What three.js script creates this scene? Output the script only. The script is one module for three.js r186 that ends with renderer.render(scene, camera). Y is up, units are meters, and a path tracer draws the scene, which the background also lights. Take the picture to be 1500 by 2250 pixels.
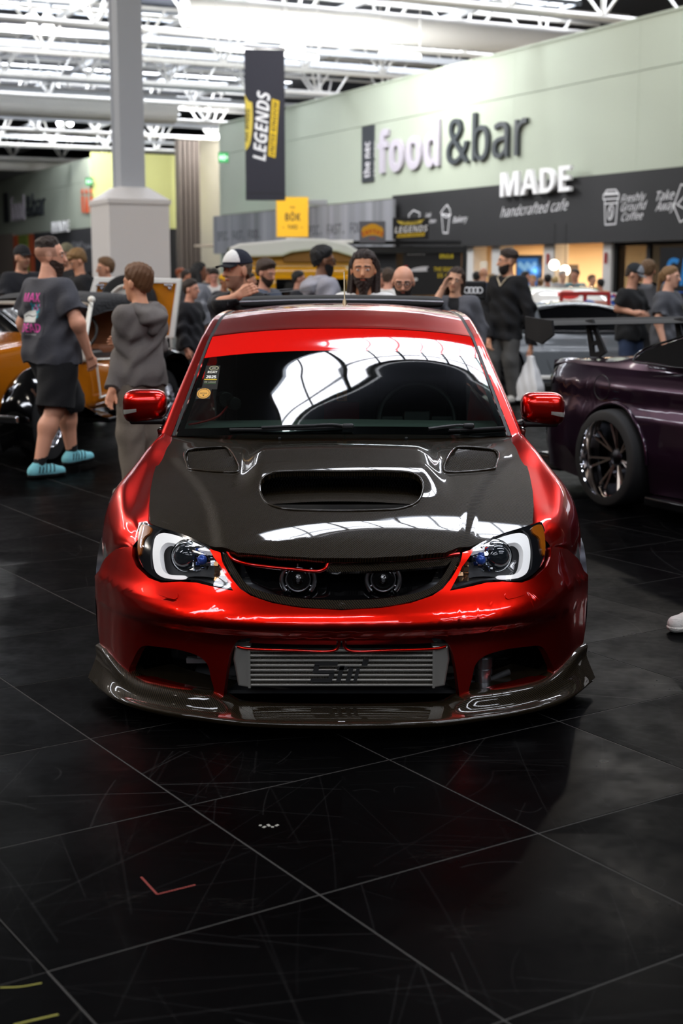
import * as THREE from 'three';
import { RoundedBoxGeometry } from 'three/addons/geometries/RoundedBoxGeometry.js';
import { mergeGeometries } from 'three/addons/utils/BufferGeometryUtils.js';
import { FontLoader } from 'three/addons/loaders/FontLoader.js';
import { TextGeometry } from 'three/addons/geometries/TextGeometry.js';
import { RectAreaLightUniformsLib } from 'three/addons/lights/RectAreaLightUniformsLib.js';

// ---------------------------------------------------------------- camera, exposure, large lights
const W = 1500, Hpx = 2250, FPX = 3100, EYE = 1.57, PITCH = Math.atan(525 / FPX);
const scene = new THREE.Scene();
scene.background = new THREE.Color(0x000000);
const camera = new THREE.PerspectiveCamera(2 * Math.atan(Hpx / 2 / FPX) * 180 / Math.PI, W / Hpx, 0.1, 300);
camera.position.set(0, EYE, 0);
camera.rotation.x = -PITCH;
camera.focus = 5.35; camera.userData.fStop = 3.0;
const renderer = new THREE.WebGLRenderer({ antialias: true });
renderer.toneMapping = THREE.LinearToneMapping;
renderer.toneMappingExposure = 0.86;
renderer.shadowMap.enabled = true;
RectAreaLightUniformsLib.init();

// hall axes: A runs along the cafe wall away from the camera, B across the hall towards that wall
const HA = 26.4 * Math.PI / 180;
const hall = (a, b, y = 0) => new THREE.Vector3(-Math.sin(HA) * a + Math.cos(HA) * b, y, -Math.cos(HA) * a - Math.sin(HA) * b);
const HALL_Y = HA;            // turning by +HA about y makes local x run along B and local -z along A
// daylight bands in the roof, one every 8.3 m: [a, b0, b1, light strength]
const ROOF_Y = 11.2, BAND_W = 1.45, SKY_K = 17, SKYLIGHTS = [];
for (let k = -4; k <= 9; k++) SKYLIGHTS.push([10.8 + 8.3 * k, k === 1 || k === 2 ? 18 : 3, k < 1 ? 14.5 : 31, SKY_K]);
for (let k = -4; k <= 2; k++) if (k) SKYLIGHTS.push([10.8 + 8.3 * k, -17, k === -1 ? -6.5 : k < 0 ? -1.5 : -5, SKY_K]);
for (const [a, b0, b1, k] of SKYLIGHTS) {
  const l = new THREE.RectAreaLight(0xf1f5ff, k, b1 - b0, BAND_W);
  l.name = 'skylight_glow';
  l.position.copy(hall(a, (b0 + b1) / 2, ROOF_Y - 0.08)); l.rotation.order = 'YXZ'; l.rotation.y = HALL_Y; l.rotation.x = -Math.PI / 2;
  scene.add(l);
}

// ---------------------------------------------------------------- tools
const V = (x, y, z) => new THREE.Vector3(x, y, z);
const PI = Math.PI, rad = (d) => d * PI / 180, clamp = (x, a, b) => Math.min(b, Math.max(a, x)), lerp = (a, b, t) => a + (b - a) * t;
const sstep = (a, b, x) => { const t = clamp((x - a) / (b - a), 0, 1); return t * t * (3 - 2 * t); };
function rng(seed) { let s = seed | 0; return () => { s = (s + 0x6d2b79f5) | 0; let t = Math.imul(s ^ (s >>> 15), 1 | s); t = (t + Math.imul(t ^ (t >>> 7), 61 | t)) ^ t; return ((t ^ (t >>> 14)) >>> 0) / 4294967296; }; }
// pixel of the photograph -> world
const CP = Math.cos(PITCH), SP = Math.sin(PITCH);
function ray(px, py) { const x = (px - W / 2) / FPX, y = -(py - Hpx / 2) / FPX; return V(x, y * CP - SP, -CP - y * SP); }
const at = (px, py, d) => { const r = ray(px, py); return r.multiplyScalar(-d / r.z).add(camera.position); };   // on the plane z = -d
const ground = (px, py, y = 0) => { const r = ray(px, py); return r.multiplyScalar((y - EYE) / r.y).add(camera.position); };
const toPx = (p) => { const Y = p.y - EYE, f = -Y * SP - p.z * CP, u = Y * CP - p.z * SP; return [W / 2 + FPX * p.x / f, Hpx / 2 - FPX * u / f]; };

const taken = new Map();
const numbered = (n) => { const k = taken.get(n) ?? 0; taken.set(n, k + 1); return k ? n + '_' + String(k).padStart(3, '0') : n; };
function thing(name, label, category, pos = [0, 0, 0], turn = 0, group) {
  const o = new THREE.Group(); o.name = numbered(name);
  if (pos.isVector3) o.position.copy(pos); else o.position.set(...pos);
  o.rotation.y = turn; o.userData = { label, category }; if (group) o.userData.group = group;
  scene.add(o); return o;
}
function part(name, geo, m, parent, label) {
  const g = Array.isArray(geo) ? join(geo) : geo;
  const o = new THREE.Mesh(g, m); o.name = name; o.castShadow = o.receiveShadow = true;
  if (label) o.userData.label = label;
  (parent ?? scene).add(o); return o;
}
function solo(name, geo, m, label, category, group) { const o = part(numbered(name), geo, m, scene); o.userData = { label, category }; if (group) o.userData.group = group; return o; }
function struct(name, geo, m, label) { const o = part(name, geo, m, scene); o.userData = { kind: 'structure' }; if (label) o.userData.label = label; return o; }
function join(list) {
  list = list.flat().filter(Boolean).map((g) => { let k = g.index ? g.toNonIndexed() : g; for (const n of Object.keys(k.attributes)) if (!['position', 'normal', 'uv'].includes(n)) k.deleteAttribute(n); if (!k.attributes.uv) k.setAttribute('uv', new THREE.BufferAttribute(new Float32Array(k.attributes.position.count * 2), 2)); return k; });
  return list.length === 1 ? list[0] : mergeGeometries(list);
}
const put = (g, x = 0, y = 0, z = 0, rx = 0, ry = 0, rz = 0) => { const m = new THREE.Matrix4().makeRotationFromEuler(new THREE.Euler(rx, ry, rz, 'YXZ')); m.setPosition(x, y, z); return g.applyMatrix4(m); };
const box = (w, h, d, x = 0, y = 0, z = 0, rx = 0, ry = 0, rz = 0) => put(new THREE.BoxGeometry(w, h, d), x, y, z, rx, ry, rz);
const rbox = (w, h, d, r, x = 0, y = 0, z = 0, rx = 0, ry = 0, rz = 0, seg = 3) => put(new RoundedBoxGeometry(w, h, d, seg, r), x, y, z, rx, ry, rz);
const cyl = (r1, r2, h, x = 0, y = 0, z = 0, rx = 0, ry = 0, rz = 0, n = 24) => put(new THREE.CylinderGeometry(r1, r2, h, n), x, y, z, rx, ry, rz);
const ball = (r, x = 0, y = 0, z = 0, sx = 1, sy = 1, sz = 1, n = 20) => { const g = new THREE.SphereGeometry(r, n, Math.ceil(n * 0.7)); g.scale(sx, sy, sz); return g.translate(x, y, z); };
const torus = (R, r, x = 0, y = 0, z = 0, rx = 0, ry = 0, rz = 0, n = 40, arc = 2 * PI, m = 10) => put(new THREE.TorusGeometry(R, r, m, n, arc), x, y, z, rx, ry, rz);
const lathe = (pts, n = 40, x = 0, y = 0, z = 0, rx = 0, ry = 0, rz = 0) => put(new THREE.LatheGeometry(pts.map((p) => new THREE.Vector2(p[0], p[1])), n), x, y, z, rx, ry, rz);
const vec = (p) => (p.isVector3 ? p.clone() : V(p[0], p[1], p[2]));
const curve = (pts, closed = false) => new THREE.CatmullRomCurve3(pts.map(vec), closed, 'centripetal');
const tube = (pts, r, n = 40, m = 8, closed = false) => new THREE.TubeGeometry(curve(pts, closed), n, r, m, closed);
function bar(a, b, r, n = 8) { a = vec(a); b = vec(b); const d = b.clone().sub(a), L = d.length(), g = new THREE.CylinderGeometry(r, r, L, n); g.applyQuaternion(new THREE.Quaternion().setFromUnitVectors(V(0, 1, 0), d.normalize())); return g.translate((a.x + b.x) / 2, (a.y + b.y) / 2, (a.z + b.z) / 2); }
function beam(a, b, w, h) { a = vec(a); b = vec(b); const d = b.clone().sub(a), L = d.length(); const m = new THREE.Matrix4().lookAt(b, a, V(0, 1, 0)); const g = new THREE.BoxGeometry(w, h, L); m.setPosition(a.clone().add(b).multiplyScalar(0.5)); return g.applyMatrix4(m); }
const shapeOf = (pts) => new THREE.Shape(pts.map((p) => new THREE.Vector2(p[0], p[1])));
function extr(pts, depth, bevel = 0, holes = []) {
  const s = shapeOf(pts); s.holes = holes.map((h) => new THREE.Path(h.map((p) => new THREE.Vector2(p[0], p[1]))));
  return new THREE.ExtrudeGeometry(s, { depth, bevelEnabled: bevel > 0, bevelSize: bevel, bevelThickness: bevel, bevelSegments: 2, steps: 1 });
}
// spline of 1-d values
function spl(keys) {   // keys [[t, v...]...] monotone cubic-ish (catmull rom on t)
  const ts = keys.map((k) => k[0]);
  return (t) => {
    t = clamp(t, ts[0], ts[ts.length - 1]); let i = 0; while (i < ts.length - 2 && t > ts[i + 1]) i++;
    const t0 = ts[i], t1 = ts[i + 1], h = t1 - t0, x = (t - t0) / h;
    const v = [];
    for (let c = 1; c < keys[0].length; c++) {
      const p0 = keys[i][c], p1 = keys[i + 1][c];
      const s = (p1 - p0) / h, sl = i > 0 ? (p0 - keys[i - 1][c]) / (t0 - ts[i - 1]) : s, sr = i < ts.length - 2 ? (keys[i + 2][c] - p1) / (ts[i + 2] - t1) : s;
      const lim = (a, b) => (a * b <= 0 ? 0 : 2 * a * b / (a + b));
      const m0 = i > 0 ? lim(sl, s) : s, m1 = i < ts.length - 2 ? lim(s, sr) : s, x2 = x * x, x3 = x2 * x;
      v.push((2 * x3 - 3 * x2 + 1) * p0 + (x3 - 2 * x2 + x) * h * m0 + (-2 * x3 + 3 * x2) * p1 + (x3 - x2) * h * m1);
    }
    return v.length === 1 ? v[0] : v;
  };
}
// grid surface from f(s, t) -> Vector3, s and t in 0..1, smooth normals by differences
function grid(f, ns, nt, flip = false, uvf) {
  const P = [], N = [], U = [], I = [], e = 1e-4;
  for (let j = 0; j <= nt; j++) for (let i = 0; i <= ns; i++) {
    const s = i / ns, t = j / nt, p = f(s, t);
    const du = f(Math.min(1, s + e), t).sub(f(Math.max(0, s - e), t)), dv = f(s, Math.min(1, t + e)).sub(f(s, Math.max(0, t - e)));
    const n = du.cross(dv).normalize(); if (flip) n.negate();
    P.push(p.x, p.y, p.z); N.push(n.x, n.y, n.z); const q = uvf ? uvf(p, s, t) : [s, t]; U.push(q[0], q[1]);
  }
  for (let j = 0; j < nt; j++) for (let i = 0; i < ns; i++) { const a = j * (ns + 1) + i, b = a + 1, c = a + ns + 1, d = c + 1; if (flip) I.push(a, c, b, b, c, d); else I.push(a, b, c, b, d, c); }
  return geom(P, N, U, I);
}
function geom(P, N, U, I) { const g = new THREE.BufferGeometry(); g.setAttribute('position', new THREE.Float32BufferAttribute(P, 3)); if (N) g.setAttribute('normal', new THREE.Float32BufferAttribute(N, 3)); if (U) g.setAttribute('uv', new THREE.Float32BufferAttribute(U, 2)); if (I) g.setIndex(I); if (!N) g.computeVertexNormals(); return g; }
// loft through rings of equally many points; smooth along both ways
function loft(rings, ns, nt, { closed = false, flip = false, uvf } = {}) {
  const cs = rings.map((r) => new THREE.CatmullRomCurve3(r.map(vec), closed, 'catmullrom', 0.5));
  const cache = new Map();
  const f = (s, t) => {
    const key = s; let c = cache.get(key);
    if (!c) { c = new THREE.CatmullRomCurve3(cs.map((k) => k.getPoint(s)), false, 'catmullrom', 0.5); cache.set(key, c); }
    return c.getPoint(t);
  };
  return grid(f, ns, nt, flip, uvf);
}
function dense(pts, step, closed = true) {   // resample a polyline
  const out = [], n = pts.length;
  for (let i = 0; i < (closed ? n : n - 1); i++) { const a = pts[i], b = pts[(i + 1) % n], L = Math.hypot(b[0] - a[0], b[1] - a[1]), k = Math.max(1, Math.ceil(L / step)); for (let j = 0; j < k; j++) out.push([lerp(a[0], b[0], j / k), lerp(a[1], b[1], j / k)]); }
  if (!closed) out.push(pts[n - 1]);
  return out;
}
function smoothLine(pts, n, closed = false) { return new THREE.CatmullRomCurve3(pts.map((p) => V(p[0], p[1], 0)), closed, 'centripetal').getSpacedPoints(n).slice(0, closed ? n : n + 1).map((p) => [p.x, p.y]); }
// a sheet cut to an outline (with holes) on the surface map(u, v); rim: depth of the turned-in edge
function panel(contour, holes, map, { max = 0.04, rim = 0.012, flip = false, uvf, step = 0.02, rimHoles = true } = {}) {
  const c0 = dense(contour, step), hs = holes.map((h) => dense(h, step));
  const v2 = (a) => a.map((p) => new THREE.Vector2(p[0], p[1]));
  const cc = v2(c0); if (THREE.ShapeUtils.isClockWise(cc)) { cc.reverse(); }
  const hh = hs.map((h) => { const q = v2(h); if (!THREE.ShapeUtils.isClockWise(q)) q.reverse(); return q; });
  let tris = THREE.ShapeUtils.triangulateShape(cc, hh);
  const pts = [cc, ...hh].flat().map((p) => [p.x, p.y]);
  const nb = pts.length, edgeSet = new Set();
  let base = 0; for (const loop of [cc, ...hh]) { for (let i = 0; i < loop.length; i++) { const a = base + i, b = base + (i + 1) % loop.length; edgeSet.add(a < b ? a * 1e6 + b : b * 1e6 + a); } base += loop.length; }
  for (let it = 0; it < 9; it++) {
    const mid = new Map(); let any = false;
    const M = (a, b) => {
      const k = a < b ? a * 1e6 + b : b * 1e6 + a; if (mid.has(k)) return mid.get(k);
      let r = -1; if (!edgeSet.has(k) && Math.hypot(pts[a][0] - pts[b][0], pts[a][1] - pts[b][1]) > max) { pts.push([(pts[a][0] + pts[b][0]) / 2, (pts[a][1] + pts[b][1]) / 2]); r = pts.length - 1; any = true; }
      mid.set(k, r); return r;
    };
    const next = [];
    for (let [a, b, c] of tris) {
      let x = M(a, b), y = M(b, c), z = M(c, a); const n = (x >= 0) + (y >= 0) + (z >= 0);
      if (!n) next.push([a, b, c]);
      else if (n === 3) next.push([a, x, z], [x, b, y], [z, y, c], [x, y, z]);
      else {
        while (n === 1 ? x < 0 : z >= 0) { [a, b, c] = [b, c, a]; [x, y, z] = [y, z, x]; }
        if (n === 1) next.push([a, x, c], [x, b, c]);
        else next.push([x, b, y], [a, x, y], [a, y, c]);
      }
    }
    tris = next; if (!any) break;
  }
  const P = [], N = [], U = [], I = [], e = 2e-4, nrm = [];
  const add = (q) => { const [u, v] = q, p = map(u, v), n = map(u + e, v).sub(map(u - e, v)).cross(map(u, v + e).sub(map(u, v - e))).normalize(); if (flip) n.negate(); P.push(p.x, p.y, p.z); N.push(n.x, n.y, n.z); const w = uvf ? uvf(p, u, v) : [u, v]; U.push(w[0], w[1]); return [p, n]; };
  for (const q of pts) nrm.push(add(q));
  for (const [a, b, c] of tris) flip ? I.push(a, c, b) : I.push(a, b, c);
  if (rim > 0) {
    let b0 = 0; [cc, ...hh].forEach((loop, li) => {
      const m = loop.length; if (li > 0 && !rimHoles) { b0 += m; return; }
      const s0 = P.length / 3;
      for (let i = 0; i < m; i++) {
        const [p, n] = nrm[b0 + i], [pa] = nrm[b0 + (i + m - 1) % m], [pb] = nrm[b0 + (i + 1) % m];
        const side = pb.clone().sub(pa).cross(n).normalize(); if (flip) side.negate();
        const w = [U[(b0 + i) * 2], U[(b0 + i) * 2 + 1]];
        const q = p.clone().addScaledVector(n, -rim);
        P.push(p.x, p.y, p.z, q.x, q.y, q.z); N.push(side.x, side.y, side.z, side.x, side.y, side.z); U.push(...w, ...w);
      }
      for (let i = 0; i < m; i++) { const a = s0 + i * 2, b = s0 + ((i + 1) % m) * 2; flip ? I.push(a, b, a + 1, b, b + 1, a + 1) : I.push(a, a + 1, b, b, a + 1, b + 1); }
      b0 += m;
    });
  }
  return geom(P, N, U, I);
}
// where on map(u, v) (in the frame of a thing at 'off') does the pixel's ray land
function solve(map, off, px, py, u, v) {
  let bu = u, bv = v, be = 1e9;
  for (let i = 0; i < 60; i++) {
    const f = (a, b) => toPx(map(a, b).add(off)); const [x, y] = f(u, v), ex = px - x, ey = py - y, er = Math.hypot(ex, ey);
    if (er < be) { be = er; bu = u; bv = v; } if (er < 0.05) break;
    const e = 1e-4, [xu, yu] = f(u + e, v), [xv, yv] = f(u, v + e), a = (xu - x) / e, b = (xv - x) / e, c = (yu - y) / e, d = (yv - y) / e, det = a * d - b * c;
    if (Math.abs(det) < 1) { u += 1e-3; continue; }
    let du = (ex * d - ey * b) / det, dv = (a * ey - c * ex) / det; const k = Math.min(1, 0.08 / Math.hypot(du, dv)); u += du * k * 0.9; v += dv * k * 0.9;
  }
  return [bu, bv, be];
}
// smooth implicit surface -> mesh (surface nets); field < 0 inside
function nets(field, lo, hi, cell, colorOf) {
  const nx = Math.ceil((hi[0] - lo[0]) / cell) + 1, ny = Math.ceil((hi[1] - lo[1]) / cell) + 1, nz = Math.ceil((hi[2] - lo[2]) / cell) + 1;
  const S = new Float32Array(nx * ny * nz).fill(9), B = 6, far = cell * B * 0.95 + 0.012;
  for (let z = 0; z < nz; z += B) for (let y = 0; y < ny; y += B) for (let x = 0; x < nx; x += B) {
    const h = B / 2, d = field(lo[0] + (x + h) * cell, lo[1] + (y + h) * cell, lo[2] + (z + h) * cell);
    const skip = Math.abs(d) > far * 1.25;
    for (let k = z; k < Math.min(z + B, nz); k++) for (let j = y; j < Math.min(y + B, ny); j++) for (let i = x; i < Math.min(x + B, nx); i++)
      S[(k * ny + j) * nx + i] = skip ? d : field(lo[0] + i * cell, lo[1] + j * cell, lo[2] + k * cell);
  }
  const idx = new Int32Array(nx * ny * nz).fill(-1), P = [], I = [];
  const off = [[0, 0, 0], [1, 0, 0], [0, 1, 0], [1, 1, 0], [0, 0, 1], [1, 0, 1], [0, 1, 1], [1, 1, 1]], ed = [[0, 1], [2, 3], [4, 5], [6, 7], [0, 2], [1, 3], [4, 6], [5, 7], [0, 4], [1, 5], [2, 6], [3, 7]];
  for (let z = 0; z < nz - 1; z++) for (let y = 0; y < ny - 1; y++) for (let x = 0; x < nx - 1; x++) {
    const n0 = (z * ny + y) * nx + x, n1 = n0 + nx, n2 = n0 + nx * ny, n3 = n2 + nx, m = (S[n0] < 0) + (S[n0 + 1] < 0) + (S[n1] < 0) + (S[n1 + 1] < 0) + (S[n2] < 0) + (S[n2 + 1] < 0) + (S[n3] < 0) + (S[n3 + 1] < 0); if (m === 0 || m === 8) continue;
    const v = [S[n0], S[n0 + 1], S[n1], S[n1 + 1], S[n2], S[n2 + 1], S[n3], S[n3 + 1]];
    let c = 0, ax = 0, ay = 0, az = 0;
    for (const [a, b] of ed) if ((v[a] < 0) !== (v[b] < 0)) { const t = v[a] / (v[a] - v[b]); ax += lerp(off[a][0], off[b][0], t); ay += lerp(off[a][1], off[b][1], t); az += lerp(off[a][2], off[b][2], t); c++; }
    idx[(z * ny + y) * nx + x] = P.length / 3; P.push(lo[0] + (x + ax / c) * cell, lo[1] + (y + ay / c) * cell, lo[2] + (z + az / c) * cell);
  }
  const q = (a, b, c, d, f) => { if (a < 0 || b < 0 || c < 0 || d < 0) return; f ? I.push(a, b, c, a, c, d) : I.push(a, c, b, a, d, c); };
  for (let z = 1; z < nz - 1; z++) for (let y = 1; y < ny - 1; y++) for (let x = 1; x < nx - 1; x++) {
    const n = (z * ny + y) * nx + x, s = S[n] < 0, C = (i, j, k) => idx[((z + k) * ny + y + j) * nx + x + i];
    if (s !== S[n + 1] < 0) q(C(0, -1, -1), C(0, 0, -1), C(0, 0, 0), C(0, -1, 0), s);
    if (s !== S[n + nx] < 0) q(C(-1, 0, -1), C(-1, 0, 0), C(0, 0, 0), C(0, 0, -1), s);
    if (s !== S[n + nx * ny] < 0) q(C(-1, -1, 0), C(0, -1, 0), C(0, 0, 0), C(-1, 0, 0), s);
  }
  const N = new Float32Array(P.length), e = 0.002;
  for (let i = 0; i < P.length; i += 3) { const [x, y, z] = [P[i], P[i + 1], P[i + 2]]; const g = V(field(x + e, y, z) - field(x - e, y, z), field(x, y + e, z) - field(x, y - e, z), field(x, y, z + e) - field(x, y, z - e)).normalize(); N[i] = g.x; N[i + 1] = g.y; N[i + 2] = g.z; }
  const U = new Float32Array(P.length / 3 * 2); for (let i = 0; i < P.length / 3; i++) { U[2 * i] = P[3 * i] + P[3 * i + 2] * 0.7; U[2 * i + 1] = P[3 * i + 1]; }
  const g = geom(P, N, U, I);
  if (colorOf) { const K = new Float32Array(P.length); for (let i = 0; i < P.length; i += 3) { const c = colorOf(P[i], P[i + 1], P[i + 2]); K[i] = c[0]; K[i + 1] = c[1]; K[i + 2] = c[2]; } g.setAttribute('color', new THREE.BufferAttribute(K, 3)); }
  return g;
}
// ---------------------------------------------------------------- textures and materials
function canvasTex(w, h, draw, srgb = true) { const c = document.createElement('canvas'); c.width = w; c.height = h; draw(c.getContext('2d'), w, h); const t = new THREE.CanvasTexture(c); if (srgb) t.colorSpace = THREE.SRGBColorSpace; t.wrapS = t.wrapT = THREE.RepeatWrapping; t.magFilter = THREE.LinearFilter; return t; }
function dataTex(w, h, f, srgb = true) { const d = new Uint8Array(w * h * 4); for (let y = 0; y < h; y++) for (let x = 0; x < w; x++) { const c = f(x, y), o = (y * w + x) * 4; d[o] = c[0]; d[o + 1] = c[1]; d[o + 2] = c[2]; d[o + 3] = 255; } const t = new THREE.DataTexture(d, w, h); if (srgb) t.colorSpace = THREE.SRGBColorSpace; t.wrapS = t.wrapT = THREE.RepeatWrapping; t.magFilter = THREE.LinearFilter; t.needsUpdate = true; return t; }
const rep = (t, u, v = u) => { const k = t.clone(); k.repeat.set(u, v); k.needsUpdate = true; return k; };
const std = (color, roughness = 0.6, metalness = 0, o = {}) => { const m = new THREE.MeshStandardMaterial({ roughness, metalness, ...o }); m.color.set(color); return m; };
const phys = (color, roughness, metalness, o = {}) => { const m = new THREE.MeshPhysicalMaterial({ roughness, metalness, ...o }); m.color.set(color); return m; };
const glow = (color, k) => { const m = new THREE.MeshStandardMaterial({ color: 0x000000, roughness: 1 }); m.emissive.set(color); m.emissiveIntensity = k; return m; };
const twill = dataTex(64, 64, (x, y) => { // 2x2 twill, 8 tows a side
  const i = x >> 3, j = y >> 3, over = ((i + j) & 3) < 2, fx = (x & 7) / 7 - 0.5, fy = (y & 7) / 7 - 0.5, e = over ? fx : fy, k = 1 - 2.2 * e * e, n = ((x * 7 + y * 13) % 5) * 2;
  const b = over ? [92, 78, 56] : [22, 20, 18]; return b.map((c) => clamp(c * k + n, 0, 255));
});
const twillN = dataTex(64, 64, (x, y) => { const i = x >> 3, j = y >> 3, over = ((i + j) & 3) < 2, fx = (x & 7) / 7 - 0.5, fy = (y & 7) / 7 - 0.5; return over ? [128 + fx * 60, 128 + fy * 16, 250] : [128 + fx * 16, 128 + fy * 60, 250]; }, false);
const noise2 = (() => { const r = rng(5), T = Array.from({ length: 4096 }, () => r()); const h = (x, y) => T[((x & 63) * 64 + (y & 63))]; return (x, y) => { const i = Math.floor(x), j = Math.floor(y), u = x - i, v = y - j, a = u * u * (3 - 2 * u), b = v * v * (3 - 2 * v); return lerp(lerp(h(i, j), h(i + 1, j), a), lerp(h(i, j + 1), h(i + 1, j + 1), a), b); }; })();
const clothBump = dataTex(256, 256, (x, y) => { const n = (noise2(x / 8, y / 8) * 0.5 + noise2(x / 4, y / 4) * 0.3 + noise2(x / 2, y / 2) * 0.2) * 255; return [n, n, n]; }, false);
const M = {
  carbon: phys(0x98907f, 0.45, 0.25, { specularIntensity: 0.15, map: rep(twill, 1 / 0.018), normalMap: rep(twillN, 1 / 0.018), clearcoat: 1, clearcoatRoughness: 0.03 }),
  duct: std(0x303133, 0.7),
  red: phys(0xffffff, 0.3, 1, { clearcoat: 1, clearcoatRoughness: 0.02 }),
  redFlat: phys(0xd00808, 0.12, 0, {}),
  black: std(0x0a0a0b, 0.45), blackGloss: phys(0x050506, 0.08, 0, { clearcoat: 1, clearcoatRoughness: 0.03 }), blackMatte: std(0x0b0b0c, 0.85), rubber: std(0x121213, 0.75), rubberSeal: std(0x08080a, 0.5),
  chrome: std(0xe6e6ea, 0.07, 1), steel: std(0x9c9ca0, 0.3, 1), alu: std(0xb9b6ae, 0.42, 0.9), darkMetal: std(0x2a2a2e, 0.35, 1),
  glass: phys(0xffffff, 0.02, 0, { transmission: 1, thickness: 0, ior: 1.5 }), tint: phys(0x9aa8a2, 0.02, 0, { transmission: 1, thickness: 0, ior: 1.55 }), darkTint: phys(0x14161a, 0.03, 0, { transmission: 1, thickness: 0, ior: 1.5 }),
  white: std(0xe9e9ea, 0.5), whiteGloss: phys(0xf2f0ea, 0.15, 0, { clearcoat: 1 }), cream: std(0xe9e1cf, 0.55), amber: phys(0x8f4c0a, 0.2, 0), grey: std(0x77787a, 0.6), dash: std(0x717b75, 0.9),
};
M.red.color.setRGB(0.66, 0.0085, 0.003);

// ---------------------------------------------------------------- hall shell
const hallBox = (da, db, h, a, b, y) => { const p = hall(a, b, y), g = new THREE.BoxGeometry(db, h, da); g.rotateY(HALL_Y); return g.translate(p.x, p.y, p.z); };   // sizes along A, along B, up; centre
const wallPaint = std(0xffffff, 0.85); wallPaint.color.setRGB(0.365, 0.405, 0.325);
const plainWall = std(0x8e908f, 0.9), deckM = std(0x2c2f36, 0.9);
const B0 = 24.36;
struct('ceiling', hallBox(175, 110, 0.2, 45, 0, ROOF_Y + 0.5), deckM, 'dark roof deck above the white trusses');
struct('wall_back', hallBox(0.4, 110, 12, -42, 0, 6), plainWall); struct('wall_left', hallBox(175, 0.4, 12, 45, -50, 6), plainWall);
struct('wall_far', hallBox(0.4, 110, 12, 128, 0, 6), plainWall); struct('wall_right', hallBox(175, 0.4, 12, 45, 46, 6), plainWall);
{ // daylight bands
  const gm = glow(0xf4f7ff, 6), fr = std(0x8f959c, 0.5);
  SKYLIGHTS.forEach(([a, b0, b1], i) => {
    const L = b1 - b0, c = (b0 + b1) / 2, o = new THREE.Group(); o.name = 'window_' + (i + 1); o.userData = { kind: 'structure', label: 'bright daylight band in the roof' }; o.position.copy(hall(a, c, ROOF_Y)); o.rotation.y = HALL_Y; scene.add(o);
    part('skylight_window', box(L, 0.04, BAND_W), gm, o);
    const bars = [box(L, 0.16, 0.05, 0, -0.16, BAND_W / 2), box(L, 0.16, 0.05, 0, -0.16, -BAND_W / 2), box(L, 0.05, 0.035, 0, -0.14, BAND_W * 0.26)];
    for (let x = 0; x <= L + 0.01; x += 1.12) bars.push(box(x % 2.24 < 0.1 ? 0.1 : 0.055, 0.1, BAND_W, x - L / 2, -0.14, 0));
    part('glazing_bars', bars, fr, o);
  });
}
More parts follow.
